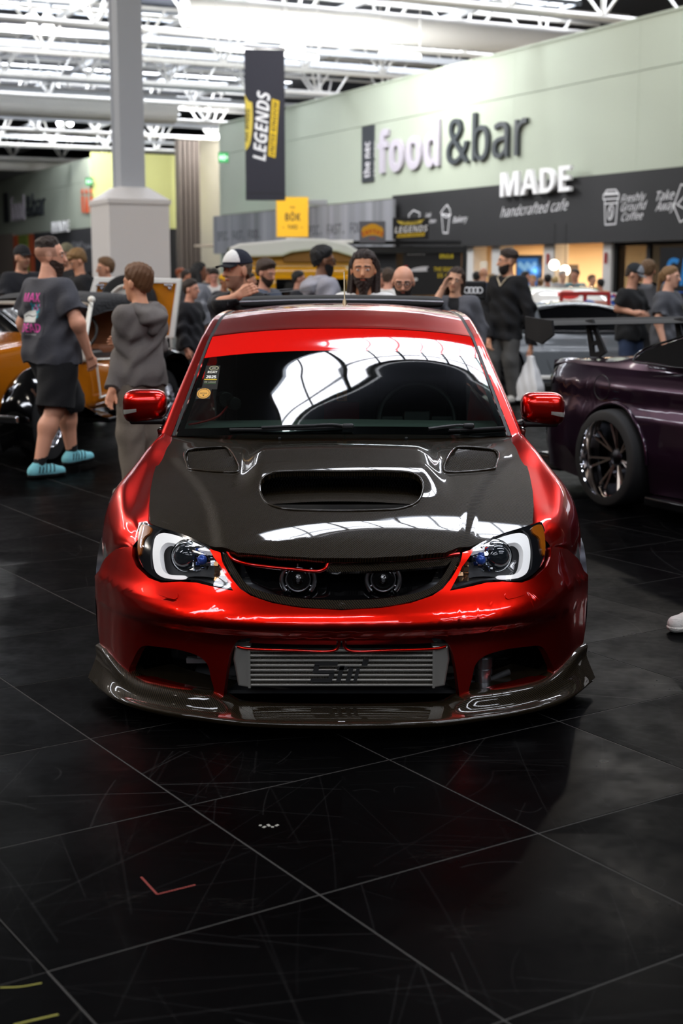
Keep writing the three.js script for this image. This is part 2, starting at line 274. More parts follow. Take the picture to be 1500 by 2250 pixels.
// roof trusses: bottom tube, two top tubes, four bars meeting at every node
const trussM = std(0xd9d8d4, 0.55);
{
  const b0 = -14, b1 = 33, L = b1 - b0, sp = 3.3;
  const chord = cyl(0.1, 0.1, L, 0, 9.1, 0, 0, 0, PI / 2, 12), tops = [-0.9, 0.9].map((z) => cyl(0.07, 0.07, L, 0, 10.7, z, 0, 0, PI / 2, 10));
  const node = join([[-0.8, -0.9], [0.8, -0.9], [-0.8, 0.9], [0.8, 0.9]].map(([x, z]) => bar([0, 9.1, 0], [x, 10.7, z], 0.045, 6)));
  const t0 = thing('roof_truss', 'white tubular roof truss of V shaped bars spanning the hall', 'truss', hall(44, 0, 0), HALL_Y, 'white roof trusses under the deck');
  part('bottom_chord', chord.translate((b0 + b1) / 2, 0, 0), trussM, t0); tops.forEach((g) => part('top_chord', g.translate((b0 + b1) / 2, 0, 0), trussM, t0));
  for (let x = b0 + 1; x < b1; x += sp) part('lattice_bars', node, trussM, t0).position.x = x;
  const braces = []; for (let x = b0 + 1; x < b1 - sp; x += sp) braces.push(bar([x + 0.8, 10.7, -0.9], [x + sp - 0.8, 10.7, 0.9], 0.03, 5));
  part('top_bracing', braces, trussM, t0);
  for (const a of [36, 50, 56, 62, 69, 77, 86, 96]) { const t = t0.clone(); t.name = numbered('roof_truss'); t.position.copy(hall(a, 0, 0)); scene.add(t); }
  // lighter purlin beams and services in between
  const p0 = solo('service_beam', hallBox(0.16, 46, 0.22, 40, 10, 9.9), std(0xbfc3c8, 0.6), 'slim pale service beam between roof trusses', 'beam', 'pale service beams under the roof');
  for (const [a, y] of [[47, 9.3], [53, 9.8], [59, 9.4], [65.5, 9.7], [73, 9.3], [82, 9.2], [91, 9.5]]) { const c = p0.clone(); c.name = numbered('service_beam'); c.position.add(hall(a - 40, 0, y - 9.9)); scene.add(c); }
  const d0 = solo('long_purlin', hallBox(70, 0.14, 0.18, 72, 10, 10.3), std(0xa9abac, 0.6), 'pale purlin running the length of the roof', 'beam', 'long purlins under the roof deck');
  for (const b of [2, 6, 14, 18, 22, 26]) { const c = d0.clone(); c.name = numbered('long_purlin'); c.position.add(hall(0, b - 10, 0)); scene.add(c); }
  // round ducts
  const duct = (a, b0, b1, y, r, label) => { const p = hall(a, (b0 + b1) / 2, y), g = cyl(r, r, b1 - b0, 0, 0, 0, 0, 0, PI / 2, 28); g.rotateY(HALL_Y); solo('air_duct', g.translate(p.x, p.y, p.z), std(0xe4e2dc, 0.6), label, 'duct'); };
  duct(66.5, -14, 24, 9.35, 0.7, 'wide white air duct behind the tall grey column'); duct(43.2, 16, 34, 9.6, 0.5, 'white air duct above the pale green wall');
  duct(98, -20, 30, 8.9, 0.5, 'grey white air duct low over the far end of the hall');
  // high bay lamps in pairs
  const lampM = glow(0xffffff, 12);
  for (const [px, py, d, lab] of [[70, 45, 47, 0], [106, 50, 47, 0], [629, 112, 46, 1], [656, 114, 46, 1], [131, 271, 82, 2], [154, 272, 82, 2], [464, 297, 80, 3], [482, 300, 80, 3]]) {
    const p = at(px, py, d), l = thing('high_bay_lamp', ['round high bay lamp of the pair beside the top of the grey column', 'round high bay lamp of the pair above the hanging banner', 'round high bay lamp of the distant pair beyond the grey column', 'round high bay lamp of the pair by the end of the pale green wall'][lab], 'lamp', p, 0, 'high bay lamps hanging in pairs');
    part('lamp_glass', ball(0.19, 0, 0, 0, 1, 0.8, 1, 16), lampM, l); part('lamp_cap', cyl(0.1, 0.19, 0.22, 0, 0.24, 0), trussM, l); part('lamp_stem', cyl(0.02, 0.02, 10.6 - p.y, 0, (10.6 - p.y) / 2 + 0.2, 0), trussM, l);
    const pl = new THREE.PointLight(0xffffff, 70); pl.name = 'lamp_light'; pl.position.copy(p).y -= 0.02; pl.shadow.radius = 8; scene.add(pl);
  }
  for (const [a, b] of [[6.5, -3], [14.8, -3], [23.1, -3], [31.4, -3], [6.5, -12], [14.8, -12], [23.1, -12], [31.4, -12], [22, 17.5], [31.4, 17.5]]) {
    const p = hall(a, b, 9.2), l = thing('high_bay_lamp', 'round high bay lamp hanging alone over the near aisle', 'lamp', p, 0, 'single high bay lamps over the near aisle');
    part('lamp_glass', ball(0.19, 0, 0, 0, 1, 0.8, 1, 16), lampM, l); part('lamp_cap', cyl(0.1, 0.19, 0.22, 0, 0.24, 0), trussM, l); part('lamp_stem', cyl(0.02, 0.02, 1.9, 0, 1.2, 0), trussM, l);
    const pl = new THREE.PointLight(0xfff4e6, a < 10 ? 38 : b > 0 ? 55 : 105); pl.name = 'lamp_light'; pl.position.copy(p).y -= 0.02; pl.shadow.radius = 8; scene.add(pl);
  }
  // tube lamps
  for (const [x0, y0, x1, y1, d, lab] of [[476, 104, 699, 128, 44, 'long white tube lamp above the hanging banner'], [835, 117, 922, 124, 46, 'short white tube lamp beside the roof truss over the cafe wall']]) {
    const A = at(x0, y0, d), Bq = at(x1, y1, d + 1), l = thing('tube_lamp', lab, 'lamp'); part('lamp_tube', bar(A, Bq, 0.07, 10), glow(0xffffff, 5), l); part('lamp_housing', bar(A.clone().add(V(0, 0.12, 0)), Bq.clone().add(V(0, 0.12, 0)), 0.05, 6), trussM, l); for (const q of [A, Bq]) part('lamp_hanger', bar(q, q.clone().setY(10.8), 0.015, 5), trussM, l);
    const m = A.clone().lerp(Bq, 0.5), pl = new THREE.PointLight(0xffffff, 40); pl.name = 'tube_light'; pl.position.copy(m).y -= 0.2; pl.shadow.radius = 10; scene.add(pl);
  }
}
// cafe wall: two rows of painted panels above the sign board
{
  const wall = new THREE.Group(); wall.name = 'wall_cafe'; wall.userData = { kind: 'structure', label: 'pale green painted wall above the cafe' }; scene.add(wall);
  for (let i = 0; i < 9; i++) { const a0 = 7.3 + i * 6, a1 = a0 + 6; part('wall_panel', hallBox(a1 - a0 - 0.008, 0.4, 2.66, (a0 + a1) / 2, B0 + 0.2, 5.52), wallPaint, wall); part('wall_panel', hallBox(a1 - a0 - 0.008, 0.4, 1.32, (a0 + a1) / 2, B0 + 0.2, 7.53), wallPaint, wall); }
  part('panel_backing', hallBox(54, 0.1, 4, 34.3, B0 + 0.3, 6.1), std(0x5d6158, 0.9), wall);
  part('wall_coping', hallBox(54.2, 0.5, 0.06, 34.3, B0 + 0.2, 8.2), wallPaint, wall);
  struct('wall_cafe_end', hallBox(0.3, 6, 8.2, 61.45, B0 + 3, 4.1), wallPaint);
  struct('wall_cafe_base', hallBox(16.6, 0.3, 2.5, 53.2, B0 + 0.25, 1.2), std(0x1c1c1e, 0.8));
  // next unit along the wall, and the lit return beside it
  const w2 = new THREE.Group(); w2.name = 'wall_next'; w2.userData = { kind: 'structure', label: 'pale green wall of the next unit' }; scene.add(w2);
  part('wall_panel', hallBox(40, 0.4, 2.66, 102.1, B0 + 0.2, 5.52), wallPaint, w2); part('wall_panel', hallBox(40, 0.4, 1.32, 102.1, B0 + 0.2, 7.53), wallPaint, w2);
  struct('wall_next_return', hallBox(0.3, 6.2, 8.2, 82, B0 + 3.2, 4.4), std(0xcfd08a, 0.85)); struct('wall_next_return_base', hallBox(0.36, 6.2, 4.2, 81.95, B0 + 3.2, 2.1), std(0x1d1d1f, 0.8));
  struct('wall_recess', hallBox(24, 0.3, 9.5, 72, 31.2, 4.7), std(0xb9b09c, 0.85));
  const cg = []; for (let i = 0; i < 5; i++) cg.push(hallBox(0.2, 0.14, 9, 77.6, 28.3 + i * 0.27, 4.5)); struct('trim_1', [hallBox(0.5, 1.25, 9, 77.9, 28.83, 4.5), ...cg], std(0x544a43, 0.7), 'brown ribbed column in the recess');
}
// tall grey column on a boxed plinth
{
  const p = at(288, 600, 29), c = thing('column', 'tall pale grey column standing on a wide white box plinth', 'column', [p.x, 0, p.z], HALL_Y);
  const pl = std(0xe2dfde, 0.7), cm = std(0xb9bec6, 0.5);
  part('plinth', box(1.24, 2.95, 1.24, 0, 1.475, 0), pl, c); part('plinth_cap', [box(1.3, 0.09, 1.3, 0, 2.96, 0)], pl, c);
  const pyr = new THREE.CylinderGeometry(0.42, 0.9, 0.26, 4); pyr.rotateY(PI / 4); part('plinth_hip', pyr.translate(0, 3.13, 0), pl, c);
  part('post', [box(0.42, 8, 0.5, 0, 7.2, 0), box(0.5, 8, 0.06, 0, 7.2, 0.25), box(0.5, 8, 0.06, 0, 7.2, -0.25)], cm, c);
}
// cafe: lit room behind white piers under the black board
{
  const bay = std(0xe8d9c0, 0.85), pier = std(0xb9b8b6, 0.6), Bq = B0 + 0.2;
  struct('wall_cafe_inner', hallBox(60, 0.2, 2.9, 35, B0 + 9, 1.45), bay, 'warm cream back wall inside the cafe'); struct('ceiling_cafe', hallBox(60, 9.2, 0.1, 35, B0 + 4.6, 2.86), std(0xc9b8a0, 0.9));
  struct('floor_cafe', hallBox(60, 9.2, 0.01, 35, B0 + 4.6, 0.003), std(0x6a5a48, 0.5));
  const aOf = (px) => { const t = (px - 750) / (FPX / CP), k = B0 / (Math.cos(HA) * t + Math.sin(HA)); return Math.cos(HA) * k - Math.sin(HA) * t * k; };
  let n = 1; for (const [x0, x1] of [[1022, 1042], [1082, 1100], [1196, 1220], [1326, 1344]]) { const a0 = aOf(x1), a1 = aOf(x0); struct('trim_' + (++n), [hallBox(a1 - a0, 0.5, 2.45, (a0 + a1) / 2, Bq, 1.22)], pier, 'pale pier between cafe openings'); if (n > 3) { const s = hall((a0 + a1) / 2, B0 - 0.07, 1.98), g = box(0.13, 0.3, 0.02, 0, 0, 0, 0, HALL_Y); solo('notice', g.translate(s.x, s.y, s.z), std(0xb03030, 0.6), 'small red notice on a pale cafe pier', 'notice', 'red notices on the cafe piers'); } }
  struct('trim_' + (++n), [aOf(1347), aOf(1419), aOf(1540)].flatMap((a) => [hallBox(0.12, 0.12, 2.45, a, B0 + 0.1, 1.22)]).concat([hallBox(aOf(1347) - aOf(1540), 0.1, 0.1, (aOf(1347) + aOf(1540)) / 2, B0 + 0.1, 2.36)]), std(0x1b1b1c, 0.5, 0.3), 'black window frame of the cafe front');
  for (const [x0, x1] of [[1347, 1419], [1419, 1540]]) { const a0 = aOf(x1), a1 = aOf(x0); const g = struct('window_' + (SKYLIGHTS.length + 1 + (x0 > 1400)), hallBox(a1 - a0 - 0.1, 0.012, 2.3, (a0 + a1) / 2, B0 + 0.1, 1.2), phys(0xb8bcc0, 0.03, 0, { transmission: 1, thickness: 0 })); }
  struct('wall_cafe_dark', hallBox(4, 0.1, 2.8, 35, B0 + 5, 1.4), std(0x3a3a3c, 0.8));
  // ceiling discs
  const dm = glow(0xffe9c8, 9);
  for (const [px, py] of [[1059, 545], [1147, 542], [1178, 548], [1272, 543], [1367, 533], [1380, 540], [1480, 528]]) { const r = ray(px, py), k = (2.78 - EYE) / r.y, p = r.multiplyScalar(k).add(camera.position); const l = thing('ceiling_lamp', 'round warm ceiling lamp inside the cafe', 'lamp', p, 0, 'round ceiling lamps in the cafe'); part('lamp_disc', cyl(0.26, 0.26, 0.03, 0, 0, 0), dm, l); part('lamp_rim', torus(0.27, 0.02, 0, 0.01, 0, PI / 2, 0, 0, 24), trussM, l); }
  for (const [a, b] of [[34, 27], [39, 28], [44, 29.5], [49, 30]]) { const l = new THREE.RectAreaLight(0xffd9a8, 40, 2.4, 2.4); l.name = 'cafe_lamp_light'; l.position.copy(hall(a, b, 2.7)); l.rotation.x = -PI / 2; scene.add(l); }
  // counter, menu boards, hanging globes, blue screen
  const cm = hallBox(8, 0.7, 1.1, 30, B0 + 6, 0.55); solo('cafe_counter', cm, std(0xcfa56a, 0.6), 'long wooden counter inside the lit cafe', 'counter');
  for (const [x0, x1, y0, y1, col, lab] of [[1050, 1075, 575, 610, 0xe6dcc8, 'cream menu board on the cafe back wall beside a pier'], [1242, 1275, 582, 625, 0x8a6a48, 'brown menu board on the cafe back wall behind the striped shirt']]) { const p = at((x0 + x1) / 2, (y0 + y1) / 2, 39); solo('menu_board', box((x1 - x0) / 79, (y1 - y0) / 79, 0.04, 0, 0, 0, 0, HALL_Y - PI / 2).translate(p.x, p.y, p.z), std(col, 0.7), lab, 'board'); }
  for (const [px, py] of [[1217, 582], [1241, 594]]) { const p = at(px, py, 36.5), l = thing('globe_lamp', 'glowing white globe lamp hanging in the cafe', 'lamp', p, 0, 'globe lamps in the cafe'); part('globe_glass', ball(0.13), glow(0xfff0dc, 6), l); part('lamp_cord', cyl(0.01, 0.01, 2.8 - p.y, 0, (2.8 - p.y) / 2, 0), M.black, l); }
}

// ---------------------------------------------------------------- black tiled floor
const TA = rad(33.2), tn = [Math.cos(TA), -Math.sin(TA)], tm = [Math.sin(TA), Math.cos(TA)], TS = 0.735;
const scratchTex = canvasTex(2048, 2048, (c, w) => {
  const r = rng(11); c.fillStyle = '#161618'; c.fillRect(0, 0, w, w);
  for (let i = 0; i < 500; i++) { const v = r() < 0.6 ? 12 : 36; c.fillStyle = `rgba(${v},${v},${v},0.05)`; c.beginPath(); c.ellipse(r() * w, r() * w, 30 + r() * 200, 20 + r() * 90, r() * 6, 0, 7); c.fill(); }
  for (let i = 0; i < 9000; i++) { const v = 30 + r() * 40; c.fillStyle = `rgba(${v},${v - 2},${v - 6},${0.15 + r() * 0.3})`; c.fillRect(r() * w, r() * w, 1 + r() * 2, 1 + r() * 2); }
  for (let i = 0; i < 1500; i++) {
    const x = r() * w, y = r() * w, L = 30 + r() ** 3 * 900, a = r() < 0.6 ? (r() < 0.7 ? 0.0 : PI / 2) + (r() - 0.5) * 0.5 : r() * PI, v = 110 + r() * 110, bend = (r() - 0.5) * 60;
    c.strokeStyle = `rgba(${v},${v - 3},${v - 9},${0.1 + r() * r() * 0.6})`; c.lineWidth = 0.9 + r() * r() * 3.2;
    c.beginPath(); c.moveTo(x, y); c.quadraticCurveTo(x + Math.cos(a) * L / 2 - Math.sin(a) * bend, y + Math.sin(a) * L / 2 + Math.cos(a) * bend, x + Math.cos(a) * L, y + Math.sin(a) * L); c.stroke();
  }
  for (let i = 0; i < 26; i++) { const x = r() * w, y = r() * w, R = 150 + r() * 400, a = r() * 6; c.strokeStyle = `rgba(200,190,172,${0.2 + r() * 0.5})`; c.lineWidth = 1.2 + r() * 1.6; c.beginPath(); c.arc(x, y, R, a, a + 0.5 + r()); c.stroke(); }
  for (let i = 0; i < 30; i++) { const x = r() * w, y = r() * w; for (let k = 0; k < 60; k++) { c.strokeStyle = `rgba(205,192,172,${r() * 0.35})`; c.lineWidth = 1; const px = x + (r() - 0.5) * 50, py = y + (r() - 0.5) * 26; c.beginPath(); c.moveTo(px, py); c.lineTo(px + (r() - 0.5) * 46, py + (r() - 0.5) * 16); c.stroke(); } }
});
const floorRough = dataTex(512, 512, (x, y) => { const n = noise2(x / 64 * 1, y / 64) * 0.5 + noise2(x / 16, y / 16) * 0.3 + noise2(x / 4, y / 4) * 0.2, v = 55 + n * 90; return [v, v, v]; }, false);
const floorM = phys(0xffffff, 1, 0, { specularIntensity: 0.02, map: rep(scratchTex, 1 / 5.2), roughnessMap: rep(floorRough, 1 / 3.1) });
floorM.color.setRGB(0.066, 0.066, 0.068);
const floorGroup = new THREE.Group(); floorGroup.name = 'floor'; floorGroup.userData = { kind: 'structure', label: 'black scratched tiled hall floor' }; scene.add(floorGroup);
{
  const bg = new THREE.BoxGeometry(110, 0.2, 175); bg.rotateY(HALL_Y); const c = hall(45, 0, -0.1035); bg.translate(c.x, c.y, c.z);
  const far = new THREE.PlaneGeometry(110, 175); far.rotateX(-PI / 2); far.rotateY(HALL_Y); far.translate(c.x, -0.003, c.z);
  const p = far.attributes.position, u = far.attributes.uv; for (let i = 0; i < p.count; i++) u.setXY(i, p.getX(i), p.getZ(i));
  part('subfloor', bg, std(0x2b2926, 0.8), floorGroup);
  const seam = std(0x1c1a17, 0.85);
  part('seam_bed', far, floorM, floorGroup);
  const r = rng(3), gap = 0.0045;
  // dirt filled joints lie a little below the tiles
  const inView = (x, z) => { const [px, py] = toPx(V(x, 0, z)); return z < -1.6 && z > -13 && px > -330 && px < 1830 && py < 2600; };
  const bed = []; 
  for (let i = -22; i < 26; i++) for (let j = -26; j < 10; j++) {
    const al = 1.815 + (i + 0.5) * TS, be = -3.61 + (j + 0.5) * TS, x = tn[0] * al + tm[0] * be, z = tn[1] * al + tm[1] * be;
    if (!inView(x, z)) continue;
    const h = 0.003, e = (TS - gap) / 2, ch = 0.0014, cor = (k, y) => [[-1, -1], [1, -1], [1, 1], [-1, 1]].map(([a, b]) => { const A = al + a * k, Bb = be + b * k; return [tn[0] * A + tm[0] * Bb, y, tn[1] * A + tm[1] * Bb]; });
    const top = cor(e - ch, 0), mid = cor(e, -0.0012), low = cor(e, -h - 0.0005), P = [], U = [], q = (a, b, c2, d) => { for (const k of [a, c2, b, a, d, c2]) { P.push(...k); U.push(k[0] + (i % 3) * 0.9, k[2] + (j % 4) * 0.7); } };
    q(...top); for (let k = 0; k < 4; k++) { const n = (k + 1) % 4; q(top[n], top[k], mid[k], mid[n]); q(mid[n], mid[k], low[k], low[n]); }
    const g = geom(P, null, U, null); part('floor_tile', g, floorM, floorGroup);
    bed.push(box(TS, 0.0006, TS, 0, 0, 0, 0, TA).translate(x, -0.0012, z));
  }
  part('joint_dirt', bed, seam, floorGroup);
}
// marks on the floor
{
  const red = std(0x701c12, 0.8), ln = (px0, py0, px1, py1, w) => { const a = ground(px0, py0, 0.0006), b = ground(px1, py1, 0.0006), n = 14, o = []; for (let i = 0; i < n; i++) o.push(beam(a.clone().lerp(b, i / n), a.clone().lerp(b, (i + 0.8) / n), w, 0.0008)); return o; };
  solo('corner_mark', [...ln(310, 1927, 345, 1965, 0.006), ...ln(345, 1965, 430, 1944, 0.006)], red, 'small red L shaped corner mark stuck on the black floor', 'floor mark');
  const yl = std(0x6e6a1c, 0.8);
  solo('chalk_streak', tube([[0, 2170], [45, 2168], [92, 2160]].map((p) => ground(p[0], p[1], 0)), 0.003, 20, 6).scale(1, 0.25, 1), yl, 'faint yellow streak on the black floor, the straighter one', 'floor mark');
  solo('chalk_streak', tube([[30, 2252], [80, 2240], [128, 2229]].map((p) => ground(p[0], p[1], 0)), 0.004, 20, 6).scale(1, 0.25, 1), yl, 'wider yellow streak on the black floor by the frame corner', 'floor mark');
  const pb = ground(590, 1814, 0); solo('paint_flecks', [0, 1, 2, 3, 4].map((i) => box(0.008 + (i % 3) * 0.004, 0.001, 0.008, (i - 2) * 0.012, 0, (i % 2) * 0.012, 0, i).translate(pb.x, 0.0005, pb.z)), std(0x8a8880, 0.8), 'cluster of small white paint flecks on the floor', 'floor mark');
}

// ---------------------------------------------------------------- the red hatchback
const HERO = V(0, 0, -4.68), MX = 1502;      // car frame: x right, z towards the camera, origin under the nose; MX mirrors pixels
const hero = thing('red_car', 'metallic red widebody hatchback with a carbon fibre bonnet and low splitter', 'car', HERO);
const planC = new THREE.CatmullRomCurve3([[0, 0], [0.2, -0.01], [0.4, -0.045], [0.55, -0.1], [0.68, -0.185], [0.78, -0.285], [0.85, -0.385], [0.895, -0.47], [0.934, -0.55], [0.948, -0.66], [0.952, -0.8]].map(([x, z]) => V(x, 0, z)));
const planT = planC.getSpacedPoints(200), planL = planC.getLength();
const plan = (u) => { const a = clamp(Math.abs(u) / planL, 0, 1) * 200, i = Math.min(199, Math.floor(a)), p = planT[i].clone().lerp(planT[i + 1], a - i); if (Math.abs(u) > planL) p.z -= Math.abs(u) - planL; p.x *= Math.sign(u) || 1; return p; };
const planN = (u) => { const e = 0.02, d = plan(u + e).sub(plan(u - e)); return V(-d.z, 0, d.x).normalize(); };
const profK = spl([[0.0, -0.03], [0.1, -0.022], [0.2, -0.026], [0.29, -0.03], [0.335, -0.02], [0.362, 0.008], [0.385, 0.016], [0.41, 0.008], [0.44, -0.012], [0.475, -0.04], [0.53, -0.078], [0.58, -0.115], [0.64, -0.18], [0.72, -0.28]]);
const prof = (u, y) => { const k = sstep(0.5, 1.0, Math.abs(u)), p = profK(y); return y > 0.44 ? lerp(p, -0.012 + (p + 0.012) * 0.5, k) : lerp(p, Math.min(p, 0.0) * 0.15, k); };
const S = (u, y, inset = 0) => { const n = planN(u); const p = plan(u); p.y = y; return p.addScaledVector(n, prof(u, y) - inset); };
const Sn = (u, y) => { const e = 1e-3; return S(u + e, y).sub(S(u - e, y)).cross(S(u, y + e).sub(S(u, y - e))).normalize(); };
const onS = (px, py, g = [0, 0.4]) => { const [u, v, er] = solve((a, b) => S(a, b), HERO, px, py, (px - 750) / 600, clamp((1640 - py) / 700, 0.05, 0.65)); return [u, v]; };
const traceS = (pts) => pts.map(([x, y]) => onS(x, y));
const mir = (uv) => uv.map(([u, v]) => [-u, v]).reverse();
const carUV = (p, u, v) => [u, v];
// bumper
const bl = traceS([[751, 1408], [644, 1406], [545, 1402], [524, 1406], [512, 1419], [504, 1440], [497, 1480], [492, 1520], [490, 1550]]);
const bl2 = traceS([[412, 1540], [334, 1526], [282, 1508], [258, 1490]]);
const outer = [[-1.06, 0.11], [-1.12, 0.16], [-1.17, 0.25], [-1.19, 0.35], [-1.2, 0.43], [-1.19, 0.475], [-1.15, 0.505]];
const bl3 = traceS([[254, 1207], [291, 1200], [290, 1222], [300, 1245], [327, 1270], [354, 1280], [396, 1278], [431, 1280], [481, 1292], [512, 1298], [485, 1245], [460, 1206], [484, 1214], [489, 1236], [509, 1271], [528, 1294], [551, 1309], [598, 1325], [663, 1336], [751, 1341]]);
bl[0][0] = 0; bl3[bl3.length - 1][0] = 0;
const half = [...bl, ...bl2, ...outer, ...bl3];
const ventL = smoothLine(traceS([[283, 1478], [291, 1452], [311, 1421], [352, 1422], [398, 1429], [440, 1444], [456, 1461], [463, 1490], [469, 1523], [400, 1508], [330, 1491]]), 60, true);
const bumperG = panel([...half, ...mir(half).slice(1, -1)], [ventL, mir(ventL)], (u, v) => S(u, v), { max: 0.03, rim: 0.03, step: 0.015, uvf: carUV });
const bumper = part('front_bumper', bumperG, M.red, hero);
// what stands behind the openings: crash beam, radiator pack, inner wings, undertray
part('crash_beam', rbox(1.1, 0.1, 0.06, 0.015, 0, 0.44, -0.26), std(0x6b6d70, 0.5, 0.6), hero);
{ const rad0 = part('radiator', rbox(0.74, 0.42, 0.06, 0.01, 0, 0.35, -0.36), std(0x55575a, 0.5, 0.7), hero); for (let i = 0; i < 20; i++) part('radiator_fin_row', box(0.7, 0.004, 0.01, 0, 0.16 + i * 0.02, -0.328), M.alu, rad0); }
for (const s of [1, -1]) part('inner_wing', [rbox(0.3, 0.34, 0.03, 0.01, s * 0.5, 0.27, -0.56, 0, s * 0.25), rbox(0.03, 0.3, 0.3, 0.01, s * 0.64, 0.26, -0.72)], M.duct, hero);
part('engine_block', rbox(0.7, 0.3, 0.5, 0.05, 0, 0.4, -0.75), std(0x6a6c6e, 0.5, 0.6), hero);
part('undertray', box(1.1, 0.012, 0.8, 0, 0.09, -0.6), M.duct, hero);
// raised washer covers beside the headlights
for (const s of [1, -1]) {
  const c = smoothLine(traceS([[344, 1291], [352, 1288], [381, 1295], [392, 1306], [390, 1314], [355, 1308], [345, 1302]]), 40, true), cc = s > 0 ? c : mir(c);
  part('washer_cover', panel(cc, [], (u, v) => S(u, v, -0.004), { max: 0.02, rim: 0.008, step: 0.006 }), M.red, hero);
}
// bonnet: y over (x, z)
const hc = spl([[-1.6, 0.928], [-1.3, 0.894], [-1.1, 0.868], [-0.8, 0.819], [-0.5, 0.757], [-0.3, 0.691], [-0.2, 0.648], [-0.13, 0.613], [-0.08, 0.584], [0, 0.53]]);
const he = spl([[-1.6, 0.905], [-1.3, 0.862], [-1.1, 0.826], [-0.8, 0.759], [-0.6, 0.702], [-0.45, 0.65], [-0.35, 0.612], [-0.2, 0.55], [0, 0.47]]);
const creaseX = spl([[-1.4, 0.72], [-1.1, 0.69], [-0.9, 0.62], [-0.7, 0.545], [-0.45, 0.475], [-0.2, 0.43], [0, 0.4]]);
function Hd(x, z) {
  const ax = Math.abs(x), k = clamp(ax / 0.74, 0, 1.2), y0 = lerp(hc(z), he(z), k * k);
  const fade = sstep(-1.25, -1.0, z) * (1 - sstep(-0.2, -0.1, z)), cx = creaseX(z);
  let y = y0 - 0.014 * sstep(cx - 0.025, cx + 0.035, ax) * fade + 0.006 * fade;
  const wide = 1 - sstep(0.3, 0.42, ax), rise = sstep(-0.47, -0.74, z), fall = 1 - sstep(-0.86, -1.2, z);
  y += 0.048 * wide * rise * fall;
  return y;
}
const HdP = (x, z) => V(x, Hd(x, z), z);
const hoodMap = (x, mz) => HdP(x, -mz);       // second parameter runs backwards
const onH = (px, py) => solve(hoodMap, HERO, px, py, (px - 750) / 560, clamp((1240 - py) / 240, 0.1, 1.35));
const traceH = (pts) => pts.map(([x, y]) => onH(x, y).slice(0, 2));
const hl = traceH([[751, 1226], [690, 1226], [610, 1222], [521, 1214], [474, 1202], [431, 1186], [387, 1170], [345, 1156], [330, 1150], [328, 1110], [330, 1079], [337, 1042], [349, 1001], [361, 975], [376, 961], [400, 956], [470, 954], [573, 954], [751, 953]]);
hl[0][0] = 0; hl[hl.length - 1][0] = 0;
const scoopPts = [[751, 1036], [640, 1036], [600, 1039], [580, 1048], [571, 1066], [575, 1090], [590, 1108], [625, 1119], [680, 1122], [751, 1123]];
const scoopHalf = traceH(scoopPts); scoopHalf[0][0] = 0; scoopHalf[scoopHalf.length - 1][0] = 0;
const scoopC = smoothLine([...scoopHalf, ...mir(scoopHalf).slice(1, -1)], 110, true);
const lv = traceH([[414, 990], [492, 983], [506, 990], [526, 1030], [522, 1037], [418, 1032], [412, 1024]]);
const ventH = smoothLine(lv, 50, true);
const hoodUV = (p) => [p.x, p.z * 1.02];
const hood = part('bonnet', panel([...hl, ...mir(hl).slice(1, -1)], [scoopC, ventH, mir(ventH)], hoodMap, { max: 0.018, rim: 0.022, step: 0.015, flip: false, uvf: hoodUV }), M.carbon, hero, 'gloss carbon fibre bonnet with a scoop and two vents');
// scoop tray: floor ramps down and back, mesh at the rear
const trayY = (x, z) => { const t = sstep(-0.44, -0.8, z); return Hd(x, z) - 0.048 * sstep(-0.47, -0.74, z) * (1 - sstep(0.3, 0.42, Math.abs(x))) - 0.012 - 0.05 * t; };
part('scoop_floor', grid((s, t) => { const x = lerp(-0.36, 0.36, s), z = lerp(-0.46, -0.86, t); return V(x, trayY(x, z), z); }, 40, 16, false, hoodUV), M.carbon, hood);
{
  const wires = [], zb = -0.76; for (let i = -30; i <= 30; i++) for (const s of [1, -1]) { const x0 = i * 0.0115, x1 = x0 + s * 0.06; if (Math.abs(x0) < 0.34 && Math.abs(x1) < 0.36) wires.push(beam([x0, 0.685, zb], [x1, 0.785, zb - 0.01], 0.0022, 0.0022)); }
  part('scoop_mesh', wires, M.darkMetal, hood); part('scoop_back', box(0.74, 0.13, 0.02, 0, 0.73, -0.85), M.carbon, hood);
}
for (const s of [1, -1]) {   // louvred vents
  const vx = ventH.map((p) => p[0] * s), vz = ventH.map((p) => p[1]), x0 = Math.min(...vx), x1 = Math.max(...vx), z0 = Math.min(...vz), z1 = Math.max(...vz);
  part('vent_tray', grid((a, b) => { const x = lerp(x0 - 0.01, x1 + 0.01, a), z = lerp(z0 - 0.01, z1 + 0.01, b); return V(x, Hd(x, -z) - 0.05, -z); }, 6, 6, false, hoodUV), M.carbon, hood);
  for (let k = 0; k < 3; k++) {
    const zc = lerp(z0, z1, (k + 0.5) / 3);
    part('vent_louvre', grid((a, b) => { const x = lerp(x0 + 0.004, x1 - 0.004, a), z = zc + lerp(-0.045, 0.034, b); return V(x, Hd(x, -z) - 0.004 - 0.03 * (1 - b) * 0.9, -z); }, 10, 5, false, hoodUV), M.carbon, hood);
  }
}
// rolled edges of the scoop and vents
const edgeTube = (uv, r) => tube(uv.filter((q, i) => i % 2 === 0).map(([x, mz]) => [x, Hd(x, -mz) + r * 0.3, -mz]), r, 120, 6, true);
part('scoop_edge', edgeTube(scoopC, 0.005), M.carbon, hood);
for (const s of [1, -1]) part('vent_edge', edgeTube(ventH.map(([x, z]) => [x * s, z]), 0.0055), M.carbon, hood);
// washer jets
for (const px of [614, 892]) { const [x, mz] = onH(px, 966); part('washer_jet', rbox(0.014, 0.012, 0.02, 0.004, x, Hd(x, -mz) + 0.006, -mz), M.black, hero); }
